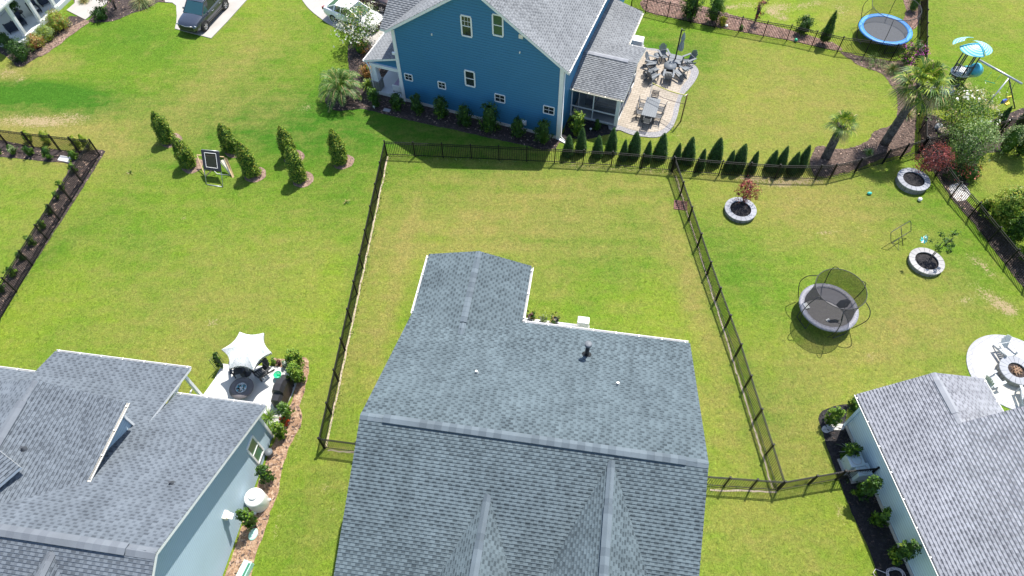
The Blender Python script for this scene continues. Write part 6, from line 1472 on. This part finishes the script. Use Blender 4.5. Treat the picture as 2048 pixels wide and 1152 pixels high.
m = MB(); t = thing('garden_bench', 'low grey planter box on the white patio strip behind the foreground eave', 'planter box', Hm(.02, 19.7, .06), R(-9.2))
m.box((0, 0, .1), (.55, .3, .2)); m.build('box', MT['stone'], t, bevel=.01); t.name = 'planter_box'
MT['ac_grey'] = plain('blue grey ac casing', (.45, .55, .60), .5, var=.05)
pa, pb2 = W(1712, 920, .85), W(1727, 939, .80)
print('ac', ir(pa), ir(pb2))
pa.z = pb2.z = 0
acbox('blue grey ac unit by the pale blue wall, the one farther from the fence', pa, (.72, .66, .8), R(7), mat=MT['ac_grey']); acbox('blue grey ac unit by the pale blue wall, the one touching the fence', pb2, (.70, .58, .74), R(7), mat=MT['ac_grey'])

# white patio of the left house
base = W(492, 745, .06); hu = 2.35
t = thing('patio_umbrella', 'white umbrella with pale green leaf print over the white patio', 'umbrella', base)
MT['umb_print'] = NT('leaf print umbrella cloth').m
_t = NT('leaf print cloth'); _p = _t.coord('Object'); _n = _t.noise(5.5, 3, .7, vec=_p, dist=2.5); _n2 = _t.noise(9, 2, .6, vec=_p, dist=3)
_r = _t.ramp(_n.outputs[0], [(.54, (.68, .68, .66)), (.60, (.42, .50, .45))]); _r2 = _t.ramp(_n2.outputs[0], [(.55, 1.0), (.62, .78)])
_t.base(_t.mix(1.0, _r.outputs[0], _r2.outputs[0], 'MULTIPLY')); _t.rough(.8); MT['umb_print'] = _t.m
corners = [(480, 665), (528, 667), (543.5, 706.5), (508, 741), (459, 738), (444, 700)]
zc = 2.05; CP = [W(x, y, zc)-base for x, y in corners]; apex = sum(CP, Vector())/6; apex.z = zc+.50
ap = W(493, 696, zc+.5)-base; apex = Vector((ap.x, ap.y, zc+.45))
m = MB()
for k in range(6):
    A, B = CP[k].copy(), CP[(k+1) % 6].copy(); A.z = B.z = zc; n = 8
    for i in range(n):
        for j in range(6):
            def P(ii, jj):
                u_ = ii/n; v_ = jj/6; e = A.lerp(B, u_); cen = (A+B)/2; e = e+(apex-cen)*(.16*math.sin(math.pi*u_)*v_**2)*Vector((1, 1, 0)).length/1.41; q = apex.lerp(e, v_); q.z += .16*math.sin(math.pi*v_)*(1-.5*math.sin(math.pi*u_)); q.z = q.z if jj < 6 else zc+.07*math.sin(math.pi*u_); return q
            a1, b1, c1_, d1 = P(i, j), P(i+1, j), P(i+1, j+1), P(i, j+1)
            m.add([a1, b1, c1_, d1], [(0, 1, 2, 3)], 0, True)
m.build('canopy', MT['umb_print'], t)
m = MB()
for k in range(6):
    A, B = CP[k], CP[(k+1) % 6]; n = 34
    for i in range(n):
        u_ = (i+.5)/n; e = A.lerp(B, u_); cen = (A+B)/2; e = e+(apex-cen)*(.16*math.sin(math.pi*u_)); z = zc+.07*math.sin(math.pi*u_); m.bar((e.x, e.y, z), (e.x, e.y, z-.13), .022, .022, i % 2)
m.build('fringe', [MT['white'], MT['black']], t)
m = MB(); m.tube([(apex.x*.2, apex.y*.2-.0, .1), (apex.x, apex.y, apex.z+.08)], .024, 8); m.build('pole', MT['white'], t)
m = MB(); m.lathe([(.30, 0), (.30, .05), (.06, .1), (.03, .4)], (0, 0, 0), 20); m.build('base', MT['charcoal'], t)
p = W(483, 782, .05); r = px_r(p, .4, 24); t = thing('fire_table', 'round black and grey fire table with blue glass centre on the white patio', 'fire table', (W(483, 776, .45).x, W(483, 776, .45).y, .05))
m = MB(); m.lathe([(r*.62, 0), (r*.66, .34), (r*.98, .34), (r, .38), (r, .42), (r*.45, .43), (r*.43, .38)], (0, 0, 0), 40); m.build('table_body', plain('charcoal stone top', (.115, .105, .11), .45), t)
m = MB(); m.lathe([(r*.46, .43), (r*.46, .445), (r*.41, .445), (r*.40, .38), (.001, .38)], (0, 0, 0), 30, 0); m.build('burner_pan', MT['greyl'], t)
m = MB(); rg = np.random.default_rng(3)
for k in range(60): a, q = rg.uniform(0, 6.28), r*.38*math.sqrt(rg.uniform()); m.box((q*math.cos(a), q*math.sin(a), .40), (.07, .06, .05), rg.uniform(0, 3), int(rg.integers(0, 2)))
m.build('glass_rocks', [plain('blue fire glass', (.12, .42, .50), .15), MT['white']], t)
# covered grill
pg = W(569, 790, .05); gx = W(576, 765, .05)-W(560, 806, .05); rzg = math.atan2(gx.y, gx.x)
t = thing('grill', 'barbecue grill under a black fitted cover on the white patio', 'grill', (pg.x, pg.y, .05), rzg)
m = MB(); S_ = [(-.78, .20, .42), (-.72, .27, .86), (-.36, .29, .92), (-.30, .30, 1.16), (.05, .32, 1.22), (.36, .30, 1.12), (.42, .27, .90), (.74, .25, .84), (.80, .2, .45)]
R_ = []
for (x, w_, z) in S_: R_ += [(x, -w_-.03, .03), (x, -w_, z*.8), (x, -w_*.55, z), (x, w_*.55, z*.99), (x, w_, z*.78), (x, w_+.03, .03)]
m.add(R_, [(i*6+j, i*6+j+1, (i+1)*6+j+1, (i+1)*6+j) for i in range(8) for j in range(5)]+[(0, 1, 2, 3, 4, 5), tuple(48+k for k in range(6))[::-1]]); m.build('cover', plain('black grill cover', (.022, .021, .024), .45), t)
for sx in (-.55, .55): m = MB(); m.lathe([(.05, -.02), (.05, .02)], (sx, -.30, .05), 10, axis='Y'); m.build('wheel', MT['rubber'], t)
# green bucket chair / watering pot
p = W(558.5, 755, .05); t = thing('bucket', 'bright green bucket standing beside the covered grill', 'bucket', p); m = MB(); m.lathe([(.001, .02), (.13, .02), (.19, .34), (.21, .35), (.18, .33), (.12, .05), (.001, .05)], (0, 0, 0), 20); MT['bgreen'] = plain('bright green plastic', (.03, .50, .25), .4); m.build('pail', MT['bgreen'], t)
m = MB(); m.tube([(-.19, 0, .34), (-.12, .02, .46), (.12, .02, .46), (.19, 0, .34)], .01, 6); m.build('handle', MT['steel'], t)
# trellis
p = W(441, 733); t = thing('trellis', 'dark lattice trellis at the upper left corner of the white patio', 'trellis', p, R(60)); m = MB()
for k in range(5): m.bar((-.28+k*.14, 0, 0), (-.28+k*.14, 0, 1.15), .02, .016)
for k in range(7): m.bar((-.3, .015, .15+k*.155), (.3, .015, .15+k*.155), .016, .016)
m.build('lattice', MT['charcoal'], t)
# propane tank, lids, cable box, downspout
t0 = W(516, 1012); ht_ = 1.05; tt_ = W(510, 987, ht_); t = thing('water_tank', 'white domed upright tank between the grey gable wall and the lawn', 'tank', (tt_.x*.5+t0.x*.5, tt_.y*.5+t0.y*.5, 0))
m = MB(); m.lathe([(.44, 0), (.46, .05), (.46, .85), (.44, .93), (.36, 1.0), (.22, 1.03), (.18, 1.04)], (0, 0, 0), 30); MT['tankw'] = plain('white tank plastic', (.80, .80, .78), .35, var=.03); m.build('shell', MT['tankw'], t)
m = MB(); m.lathe([(.19, 1.02), (.20, 1.10), (.17, 1.16), (.001, 1.18)], (0, 0, 0), 20); m.build('lid', MT['tankw'], t)
for k in range(3): a = .3+2.1*k; m = MB(); m.box((.48*math.cos(a), .48*math.sin(a), .08), (.12, .1, .16), a); m.build('foot', MT['tankw'], t, bevel=.02)
p = W(507, 1069); t = thing('valve_cover', 'pale green oval valve lid in the straw bed below the round glossy shrub', 'lid', (p.x, p.y, .02), R(75)); m = MB(); m.lathe([(.001, .06), (.16, .06), (.2, .03), (.2, 0)], (0, 0, 0), 20); o = m.build('cover', plain('pale green plastic', (.38, .62, .52), .5), t); o.scale = (1.4, 1, 1)
p = W(491, 1147); t = thing('utility_box', 'pale green utility box at the bottom edge beside the grey wall', 'utility box', (p.x, p.y, .0), R(72)); m = MB(); m.box((0, 0, .2), (.95, .40, .4)); m.build('housing', plain('mint cabinet paint', (.42, .70, .62), .5), t, bevel=.03); m = MB(); m.box((.0, -.12, .405), (.8, .10, .012)); m.build('label_strip', plain('dark green strip', (.03, .16, .09), .5), t)
p = W(541, 909); t = thing('splash_pail', 'small round grey vent cap at the foot of the grey gable wall below the window', 'vent', (p.x, p.y, 0)); t.name = 'ground_vent'; m = MB(); m.lathe([(.16, 0), (.16, .28), (.20, .30), (.19, .36), (.001, .40)], (0, 0, 0), 18); m.build('cap', MT['grey'], t)
# valve box lid in the left bed, drain grate, hose, balls
t = thing('concrete_slab', 'white square slab lying in the fence mulch bed at the left', 'slab', (0, 0, 0)); q = G((122, 312), (143.5, 315.5), (139, 326), (116, 321.5)); t.location = q[0]
m = MB(); m.prism([(a.x, a.y) for a in q], .0, .07); m.build('slab_top', MT['white_conc'], t, world=True)
p = W(1361, 411); t = thing('drain_grate', 'rusty square storm drain grate in the lawn beside the middle fence', 'drain grate', (p.x, p.y, 0), R(-10)); m = MB(); MT['rust'] = plain('rusty cast iron', (.16, .075, .06), .8, var=.3)
m.box((0, .33, .02), (.8, .08, .05)); m.box((0, -.33, .02), (.8, .08, .05)); m.box((.38, 0, .02), (.06, .6, .05)); m.box((-.38, 0, .02), (.06, .6, .05))
for k in range(7): m.box((-.3+k*.1, 0, .018), (.045, .6, .04))
for k in range(3): m.box((0, -.17+k*.17, .022), (.7, .05, .04))
m.build('grate', MT['rust'], t); m = MB(); m.box((0, 0, .004), (.76, .66, .004)); m.build('pit', MT['mulch_black'], t)
p = W(1790, 1150); t = thing('garden_hose', 'pale pink garden hose coiled on the black mulch at the bottom edge', 'hose', p); m = MB(); P = []
for k in range(150): a = k*.19; q = .32+.05*math.sin(k*.11)+.02*math.sin(k*.7); P.append((q*math.cos(a)*1.1, q*math.sin(a)*.8, .03+.0006*k))
P += [(-.5, .1, .1), (-.8, .25, .05), (-.95, .1, .04), (-.85, -.2, .04)]
m.tube(P, .014, 6); m.build('hose_coil', plain('pale hose', (.62, .55, .58), .5), t)
def ball(name, label, px, r, mat, sc=(1, 1, 1)):
    p = W(*px, r); t = thing(name, label, 'ball', (p.x, p.y, 0)); m = MB(); m.lathe([(r*math.sin(math.pi*k/12)+.0001, -r*math.cos(math.pi*k/12)+r) for k in range(13)], (0, 0, 0), 18); o = m.build('ball_skin', mat, t); o.scale = sc; return t
ball('ball', 'white ball on the grass below the round planter at the fence corner', (1840, 398.5), .13, MT['white'])
ball('toy_football', 'teal toy football on the grass of the right hand yard', (1739, 386.5), .10, plain('teal rubber', (.04, .42, .36), .5), (1.5, 1, 1))
ball('ball', 'tiny green ball in the bark behind the upper fence', (1592, 80), .13, MT['bgreen'])
for i, (px, lb) in enumerate((((1452, 53), 'small white stone in the bark by the yellow shrub behind the upper fence'), ((749, 217), 'small white path light in the mulch left of the blue gable wall'), ((1181, 262), 'small white path light in the dark bed under the screened porch'))):
    p = W(*px); t = thing('path_light' if i else 'white_stone', lb, 'path light' if i else 'stone', p); m = MB(); m.lathe([(.02, 0), (.02, .15), (.09, .17), (.07, .24), (.001, .26)] if i else [(.12, 0), (.15, .08), (.08, .16), (.001, .17)], (0, 0, 0), 14); m.build('lamp_head' if i else 'stone_body', MT['white'], t)
p = W(774, 221); t = thing('splash_block', 'flat grey splash block at the edge of the mulch near the blue gable wall', 'splash block', (p.x, p.y, 0), R(-20)); m = MB(); m.box((0, 0, .03), (.5, .28, .06)); m.build('block', MT['stone'], t, bevel=.01)
p = W(1124, 282); t = thing('splash_block', 'white splash block at the right foot of the blue gable wall', 'splash block', (p.x, p.y, 0), R(-40)); m = MB(); m.box((0, 0, .04), (.75, .22, .08)); m.build('block', MT['white'], t, bevel=.01)
# rocks by the fence junction
for i, (px, s, lb) in enumerate((((1885, 266), .35, 'pale boulder in the mulch below the white flowering shrub'), ((1876, 256), .28, 'smaller grey boulder beside the pale boulder'))):
    p = W(*px); t = thing('boulder', lb, 'boulder', p); bm = bmesh.new(); bmesh.ops.create_icosphere(bm, subdivisions=3, radius=s)
    for v in bm.verts: v.co *= 1+.35*mnoise.noise(v.co*3+Vector((i*5, 0, 0))); v.co.z = max(v.co.z*.7+s*.35, 0)
    me = bpy.data.meshes.new('rock'); bm.to_mesh(me); bm.free(); me.materials.append(MT['pav_pborder'] if i else MT['soil']); o = bpy.data.objects.new('rock', me); col.objects.link(o); adopt(o, t)

# ---------------------------------------------------------------- rebounder net and wooden board
b0, b1 = W(380+385/11.52, 280+1030/11.52), W(380+765/11.52, 280+1090/11.52); ax = b1-b0; rz = math.atan2(ax.y, ax.x); w_ = ax.length
t = thing('ball_rebounder', 'ball rebounder with black net panel in a grey steel frame on the left lawn', 'rebounder', (b0+b1)/2, rz); hw_ = w_/2
inv_ = Matrix.Rotation(-rz, 3, 'Z'); cc = (b0+b1)/2
def L3(px, py, z): return inv_ @ (W(px, py, z)-Vector((cc.x, cc.y, 0)))
zt, zb2 = 1.62, .78
Q = [L3(380+262/11.52, 280+225/11.52, zt), L3(380+660/11.52, 280+262/11.52, zt), L3(380+718/11.52, 280+722/11.52, zb2), L3(380+325/11.52, 280+668/11.52, zb2)]
m = MB(); P = [Vector((-hw_, 0, .03)), Vector((-hw_, .05, .5)), Q[3], Q[0], Q[1], Q[2], Vector((hw_, .05, .5)), Vector((hw_, 0, .03))]
m.tube([P[0], P[3]], .028, 8); m.tube([P[7], P[4]], .028, 8); m.tube([P[0]+Vector((.06, 0, 0)), P[7]-Vector((.06, 0, 0))], .028, 8); m.tube([P[3], P[4]], .032, 8)
e0, e1 = L3(425.5, 345, .45), L3(457, 351.5, .05)
m.tube([Q[3]*.5+Q[0]*.5, Vector((-hw_+.25, 1.0, .03)), Vector((hw_-.0, 1.05, .03)), Q[2]*.5+Q[1]*.5], .022, 8); m.build('frame', MT['steel'], t)
m = MB(); nn = (Q[1]-Q[0]).cross(Q[3]-Q[0]).normalized(); 
def lerp4(u, v): return Q[0].lerp(Q[1], u).lerp(Q[3].lerp(Q[2], u), v)
o_ = [lerp4(0, 0), lerp4(1, 0), lerp4(1, 1), lerp4(0, 1)]; i_ = [lerp4(.17, .13), lerp4(.83, .13), lerp4(.83, .87), lerp4(.17, .87)]
m.add(o_+i_, [(0, 1, 5, 4), (1, 2, 6, 5), (2, 3, 7, 6), (3, 0, 4, 7)]); m.add([v-nn*.03 for v in o_+i_], [(0, 4, 5, 1), (1, 5, 6, 2), (2, 6, 7, 3), (3, 7, 4, 0)])
for k in range(4): m.bar(o_[k], o_[(k+1) % 4], .05, .05)
m.build('pad_border', MT['black'], t)
m = MB(); [m.bar(i_[k]+nn*.012, i_[(k+1) % 4]+nn*.012, .022, .01) for k in range(4)]; [m.bar(i_[k]-nn*.04, i_[(k+1) % 4]-nn*.04, .022, .01) for k in range(4)]; m.build('white_border', MT['white'], t)
m = MB(); m.add([v-nn*.012 for v in i_], [(0, 1, 2, 3)]); MT['net_black'] = netmat('dense black net', (.004, .004, .005), .96); m.build('net', MT['net_black'], t)
# leaning plywood board frame beside it
t = thing('wooden_frame', 'pale folding wooden frame standing behind the ball rebounder', 'wooden frame', W(450, 345)); o0 = W(450, 345)
def L4(px, py, z=0): return W(px, py, z)-o0
m = MB(); A, B, C_, D_ = L4(447, 314, .95), L4(454, 316, .95), L4(468, 354, 0), L4(465, 356, 0); m.add([A, B, C_, D_, A-Vector((0, 0, .06)), B-Vector((0, 0, .06)), C_+Vector((0, .06, 0)), D_+Vector((0, .06, 0))], [(0, 1, 2, 3), (7, 6, 5, 4), (0, 4, 5, 1), (1, 5, 6, 2), (2, 6, 7, 3), (3, 7, 4, 0)]); m.build('side_board', MT['wood'], t)
m = MB(); A, B, C_, D_ = L4(441, 321, .8), L4(450, 318, .8), L4(463, 350, .05), L4(459, 348, .05); m.add([A, B, C_, D_], [(0, 1, 2, 3)]); m.add([A-Vector((0, 0, .03)), B-Vector((0, 0, .03)), C_-Vector((0, 0, .03)), D_-Vector((0, 0, .03))], [(3, 2, 1, 0)]); m.build('ply_panel', MT['cream'], t)
m = MB(); m.bar(L4(411, 352.5, .02), L4(423, 341, .5), .09, .05); m.bar(L4(394, 310, .9), L4(411, 353, .03), .05, .05); m.bar(L4(394, 310, .9), L4(448, 314, .95), .05, .05); m.build('cross_board', MT['wood'], t)
# ---------------------------------------------------------------- steel garden frame, pinwheel, sports gear
t = thing('goal_frame', 'thin dark tubular goal frame on the grass above the small trampoline yard planter', 'goal frame', W(1800, 486)); o0 = W(1800, 486)
m = MB(); K = [(1781.5, 466), (1783, 464), (1800, 453.5), (1820, 442), (1822, 445), (1822, 462), (1802, 474), (1784, 486), (1782, 483)]
zz = [.95, 1.0, 1.0, 1.0, .95, .45, .42, .42, .5]
P = [W(x, y, z)-o0 for (x, y), z in zip(K, zz)]; m.tube(P, .022, 6, closed=True); m.tube([W(1802, 454, 1.0)-o0, W(1804, 474, .42)-o0, W(1806, 491, 0)-o0], .02, 6); m.tube([W(1784, 486, .42)-o0, W(1797, 500, .0)-o0, W(1797, 478, .0)-o0, W(1806, 490, 0)-o0], .012, 6); m.build('tube_frame', MT['dsteel'], t)
pb_ = W(1802, 515.5); hp_ = 1.9
t = thing('pinwheel', 'teal and white pinwheel on a thin dark garden stake beside the pale planter', 'pinwheel', pb_); wc = W(1848, 479, hp_)-pb_
lo = W(1802, 515.5)
m = MB(); m.tube([(0, 0, 0), (wc.x*.0, wc.y*.0, .0), (wc.x*.92, wc.y*.92, hp_*.97)], .011, 6); m.build('stake', MT['dsteel'], t)
for j, (s_, zoff) in enumerate(((.24, 0), (.12, .28))):
    m = MB(); c_ = Vector((wc.x, wc.y, hp_+zoff))
    for k in range(8): a = k*math.pi/4; d = Vector((math.cos(a), math.sin(a)*.7, math.sin(a)*.7)); e = Vector((math.cos(a+.5), math.sin(a+.5)*.7, math.sin(a+.5)*.7)); m.add([c_, c_+d*s_, c_+e*s_*.75+Vector((0, -.04, .03))], [(0, 1, 2)], (0, 0, 1)[k % 3])
    m.build('blades', [plain('teal foil', (.03, .50, .58), .3), MT['white']], t)
# ---------------------------------------------------------------- play set with swing beam
pc = W(1902, 158); o0 = Vector((pc.x, pc.y, 0))
t = thing('play_set', 'play tower with striped aqua canopy, slide and grey swing beam', 'play set', o0)
def Lp(px, py, z=0): return W(px, py, z)-o0
ZT, ZP, ZQ = 3.3, 1.5, .75
MT['aqua'] = NT('aqua canopy').m; _t = NT('striped aqua canopy'); _p = _t.coord('Object'); _w = _t.new('ShaderNodeTexWave', wave_type='RINGS', rings_direction='Z'); _w.inputs['Scale'].default_value = 2.2; _t.link(_p, _w.inputs['Vector'])
_t.base(_t.ramp(_w.outputs[0], [(.35, (.08, .42, .54)), (.5, (.40, .68, .74))]).outputs[0]); _t.rough(.5); MT['aqua'] = _t.m; MT['aqua_d'] = plain('aqua plastic', (.06, .42, .56), .4, coat=.3)
cc_ = Lp(1951, 98, ZT); rx = (Lp(1982, 98, ZT)-cc_).length; m = MB(); N = 28
def cpy(a, q, dz=0): return (cc_.x+rx*q*math.cos(a), cc_.y+rx*.80*q*math.sin(a), ZT+.38*(1-q*q)+dz)
co_ = MB()
for (a0, a1, sh, dz) in ((R(160), R(285), Vector((0, -.05, 0)), 0), (R(-72), R(100), Vector((.04, .0, 0)), .05), (R(60), R(175), Vector((-.15, .55, 0)), -.05)):
    n = 10; V = []; F = []
    for i in range(n+1):
        for j in range(6):
            p = Vector(cpy(a0+(a1-a0)*i/n, (j/5 if dz != -.05 else .45+.6*j/5), dz))+sh; V.append(p)
    for i in range(n):
        for j in range(5): F.append((i*6+j, i*6+j+1, (i+1)*6+j+1, (i+1)*6+j))
    mm = MB(); off = Vector((cc_.x, cc_.y, 0)); mm.add([v-off for v in V], F, 0, True); o = mm.build('canopy_panel', MT['aqua'], t); o.location = off
m = MB(); 
for a in (R(165), R(283)): m.tube([cpy(a, q, .03) for q in (0, .3, .6, .8, 1.0)], .045, 6)
m.build('canopy_rib', MT['aqua_d'], t)
posts = [(1909, 135), (1921, 145), (1938, 141), (1949, 138), (1900, 122), (1943, 128)]
fx = [(1906, 133), (1924, 141), (1945, 139), (1958, 126), (1912, 118), (1944, 112)]
for k in range(6):
    a = 2*math.pi*k/6+.35; bx, by = cc_.x+rx*.55*math.cos(a), cc_.y+rx*.45*math.sin(a); m = MB(); m.tube([(bx, by, 0), (bx, by, ZT+.15)], .045, 7); m.build('post', MT['charcoal'], t)
MT['deck'] = plain('pale grey deck plastic', (.60, .62, .64), .5)
m = MB(); m.prism([(cc_.x+rx*.66*math.cos(2*math.pi*k/20), cc_.y+rx*.55*math.sin(2*math.pi*k/20)) for k in range(20)], ZP-.08, ZP); m.build('deck', MT['deck'], t)
lo_c = Vector((cc_.x-1.15, cc_.y-.95, 0)); m = MB(); m.prism([(lo_c.x+.75*math.cos(2*math.pi*k/14), lo_c.y+.6*math.sin(2*math.pi*k/14)) for k in range(14)], ZQ-.06, ZQ); m.build('lower_deck', MT['deck'], t)
for z_, cc2, r_, nb_, a0_, a1_ in ((ZP, cc_, rx*.66, 14, R(190), R(300)), (ZQ, lo_c, .72, 14, R(150), R(330))):
    m = MB(); P = []
    for k in range(nb_+1):
        a = a0_+(a1_-a0_)*k/nb_; x, y = cc2.x+r_*math.cos(a), cc2.y+r_*.83*math.sin(a); m.bar((x, y, z_), (x, y, z_+.75), .035, .02); P.append((x, y, z_+.76))
    m.tube(P, .03, 6); m.build('railing', MT['charcoal'], t)
    m = MB(); V = [];
    for k in range(nb_//2+1): a = a0_+(a1_-a0_)*(k/(nb_//2)*.9+.05); V += [(cc2.x+r_*.99*math.cos(a), cc2.y+r_*.82*math.sin(a), z_-.35), (cc2.x+r_*.99*math.cos(a), cc2.y+r_*.82*math.sin(a), z_-.02)]
    m.add(V, [(2*k, 2*k+2, 2*k+3, 2*k+1) for k in range(nb_//2)]); m.build('rail_panel', MT['black'], t)
m = MB()
for k in range(5): m.box((lo_c.x-.75-.2*k, lo_c.y-.15-.12*k, ZQ-.14*(k+1)), (.24, .6, .05), R(30))
m.bar((lo_c.x-.6, lo_c.y+.1, ZQ), (lo_c.x-1.7, lo_c.y-.5, .0), .06, .12); m.bar((lo_c.x-.6, lo_c.y-.5, ZQ), (lo_c.x-1.5, lo_c.y-1.0, .0), .06, .12)
m.bar((lo_c.x-.6, lo_c.y+.1, ZQ+.7), (lo_c.x-1.7, lo_c.y-.5, .65), .04, .04)
m.build('steps', MT['charcoal'], t)
m = MB(); P = []; 
for k in range(16): q = k/15; a = R(-95)+q*R(200); P.append((cc_.x+rx*.50+.62*math.cos(a), cc_.y+.35+.62*math.sin(a), ZP+.55-1.75*q))
m.tube(P, [.30]+[.42]*14+[.36], 14); m.build('tube_slide', MT['aqua_d'], t)
bA, bB = Lp(1860+650/6.06, 50+450/6.06, 2.35), Lp(1860+1118/6.06, 50+715/6.06, 2.35)
bS = Lp(1860+600/6.06, 50+425/6.06, 2.35); m = MB(); m.tube([bS, bB], .07, 10); m.build('swing_beam', MT['steel'], t)
lg = Lp(1860+955/6.06, 50+645/6.06, 2.3); m = MB(); m.tube([lg, Lp(1860+600/6.06, 50+1080/6.06, .0)], .05, 8); m.build('beam_leg', MT['steel'], t)
m = MB(); m.tube([lg, Lp(1860+1030/6.06, 50+1010/6.06, .0)], .04, 8); m.build('beam_leg', MT['charcoal'], t)
h0 = Lp(1860+1010/6.06, 50+690/6.06, 2.25); se = Lp(2008, 207, .62); m = MB(); 
for s_ in (-.14, .14): m.tube([h0+Vector((s_, 0, 0)), h0.lerp(se, .5)+Vector((s_*.9, 0, -.05)), se+Vector((s_, 0, .45))], .014, 6)
m.build('swing_rope', MT['black'], t)
MT['toy_y'] = plain('yellow plastic', (.75, .55, .04), .4); MT['toy_b'] = plain('blue plastic', (.02, .10, .50), .4)
m = MB(); m.box(se+Vector((.10, .08, .30)), (.36, .10, .45), .4); m.box(se+Vector((.05, -.12, .12)), (.34, .30, .09), .4); m.box(se+Vector((.22, -.02, .0)), (.1, .14, .3), .4); so1 = m.build('swing_seat', MT['toy_y'], t, bevel=.03)
m = MB(); m.box(se+Vector((-.22, -.1, .28)), (.34, .14, .30), .4); m.build('swing_tray', MT['toy_b'], t, bevel=.03)
g0 = Lp(1983, 144, 2.3); m = MB(); 
for s_ in (0, .55): m.tube([g0+Vector((s_*.9, -.55*s_, 0)), g0+Vector((s_*.9-.05, -.55*s_, -.7))], .01, 6)
m.tube([g0+Vector((-.08, 0, -.7)), g0+Vector((.5, -.32, -.7))], .022, 6); m.build('trapeze_bar', MT['bgreen'], t)
# porch furniture at the top left and inside the screened porch
def seat(name, label, cat, p, rz, d, mat, cush=None):
    t = thing(name, label, cat, p, rz); L_, D_, H_ = d
    m = MB(); m.box((0, 0, .25), (D_, L_, .2)); m.build('seat', mat, t, bevel=.03); m = MB(); m.box((-D_/2+.08, 0, H_/2+.12), (.14, L_, H_-.15), tilt=Matrix.Rotation(-.15, 3, 'Y')); m.build('backrest', mat, t, bevel=.03)
    for s in (-1, 1):
        m = MB(); m.box((0, s*(L_/2-.06), .36), (D_, .1, .5)); m.build('armrest', mat, t, bevel=.03)
        for sx in (-1, 1): m = MB(); m.box((sx*(D_/2-.06), s*(L_/2-.06), .07), (.05, .05, .15)); m.build('leg', MT['black'], t)
    if cush: m = MB(); m.box((.05, 0, .42), (D_*.8, L_-.25, .14)); m.build('cushion', cush, t, bevel=.05)
    return t
MT['navy'] = plain('navy wicker', (.012, .022, .045), .7); MT['teal'] = plain('teal cushion', (.03, .25, .28), .8); MT['linen'] = plain('pale grey cushion', (.42, .42, .42), .9)
for i, (px, a, lb, cu) in enumerate((((26, 62), 60, 'dark wicker porch chair at the left edge behind the first column', None), ((44, 50), 240, 'dark wicker porch chair between the first and second column', None), ((74, 25), 240, 'dark wicker porch chair with pale pillow behind the second column', MT['linen']), ((90, 8), 60, 'porch chair with teal cushion near the top edge', MT['teal']))):
    p = W(*px, .3); seat('wicker_chair', lb, 'chair', p, R(thp+a), (.7, .7, .8), MT['navy'], cu)
p = W(44, 36, .3); t = thing('porch_table', 'small dark porch table carrying a fern', 'table', p); m = MB(); m.lathe([(.001, .5), (.34, .5), (.34, .46), (.001, .46)], (0, 0, 0), 20); m.build('table_top', MT['black'], t)
for k in range(3): a = 2.1*k; m = MB(); m.tube([(.26*math.cos(a), .26*math.sin(a), 0), (.2*math.cos(a), .2*math.sin(a), .47)], .02, 6); m.build('leg', MT['black'], t)
t = thing('potted_fern', 'green fern in a pot on the porch table', 'potted plant', p+Vector((0, 0, .5))); m = MB(); m.lathe([(.12, 0), (.17, .28), (.001, .26)], (0, 0, 0), 14); m.build('pot', MT['charcoal'], t)
V, mi = crown('round', .6, .42, .25, 700, .12, ['lf_mid', 'lf_dark'], [.5, .5], np.random.default_rng(9)); mesh_leaves('foliage', V, mi, [MT['lf_mid'], MT['lf_dark']], t)
seat('wicker_sofa', 'long pale cushioned sofa inside the screened porch', 'sofa', Hb(-7.0, 36.7, .12), R(-21+90), (1.9, .85, .8), MT['stone'], MT['linen']); seat('wicker_chair', 'pale cushioned armchair inside the screened porch', 'chair', Hb(-8.2, 37.4, .12), R(-21), (.85, .8, .8), MT['stone'], MT['linen'])
seat('wicker_chair', 'round backed pale chair in the right corner of the screened porch', 'chair', Hb(-6.45, 38.5, .12), R(-21+180), (.8, .8, .85), MT['stone'], MT['linen'])
seat('porch_bench', 'lilac cushioned bench on the street porch of the blue house', 'bench', Hb(-21.35, 34.1, .26), R(-21+180), (1.2, .7, .9), MT['white'], plain('lilac cushion', (.45, .36, .5), .9))
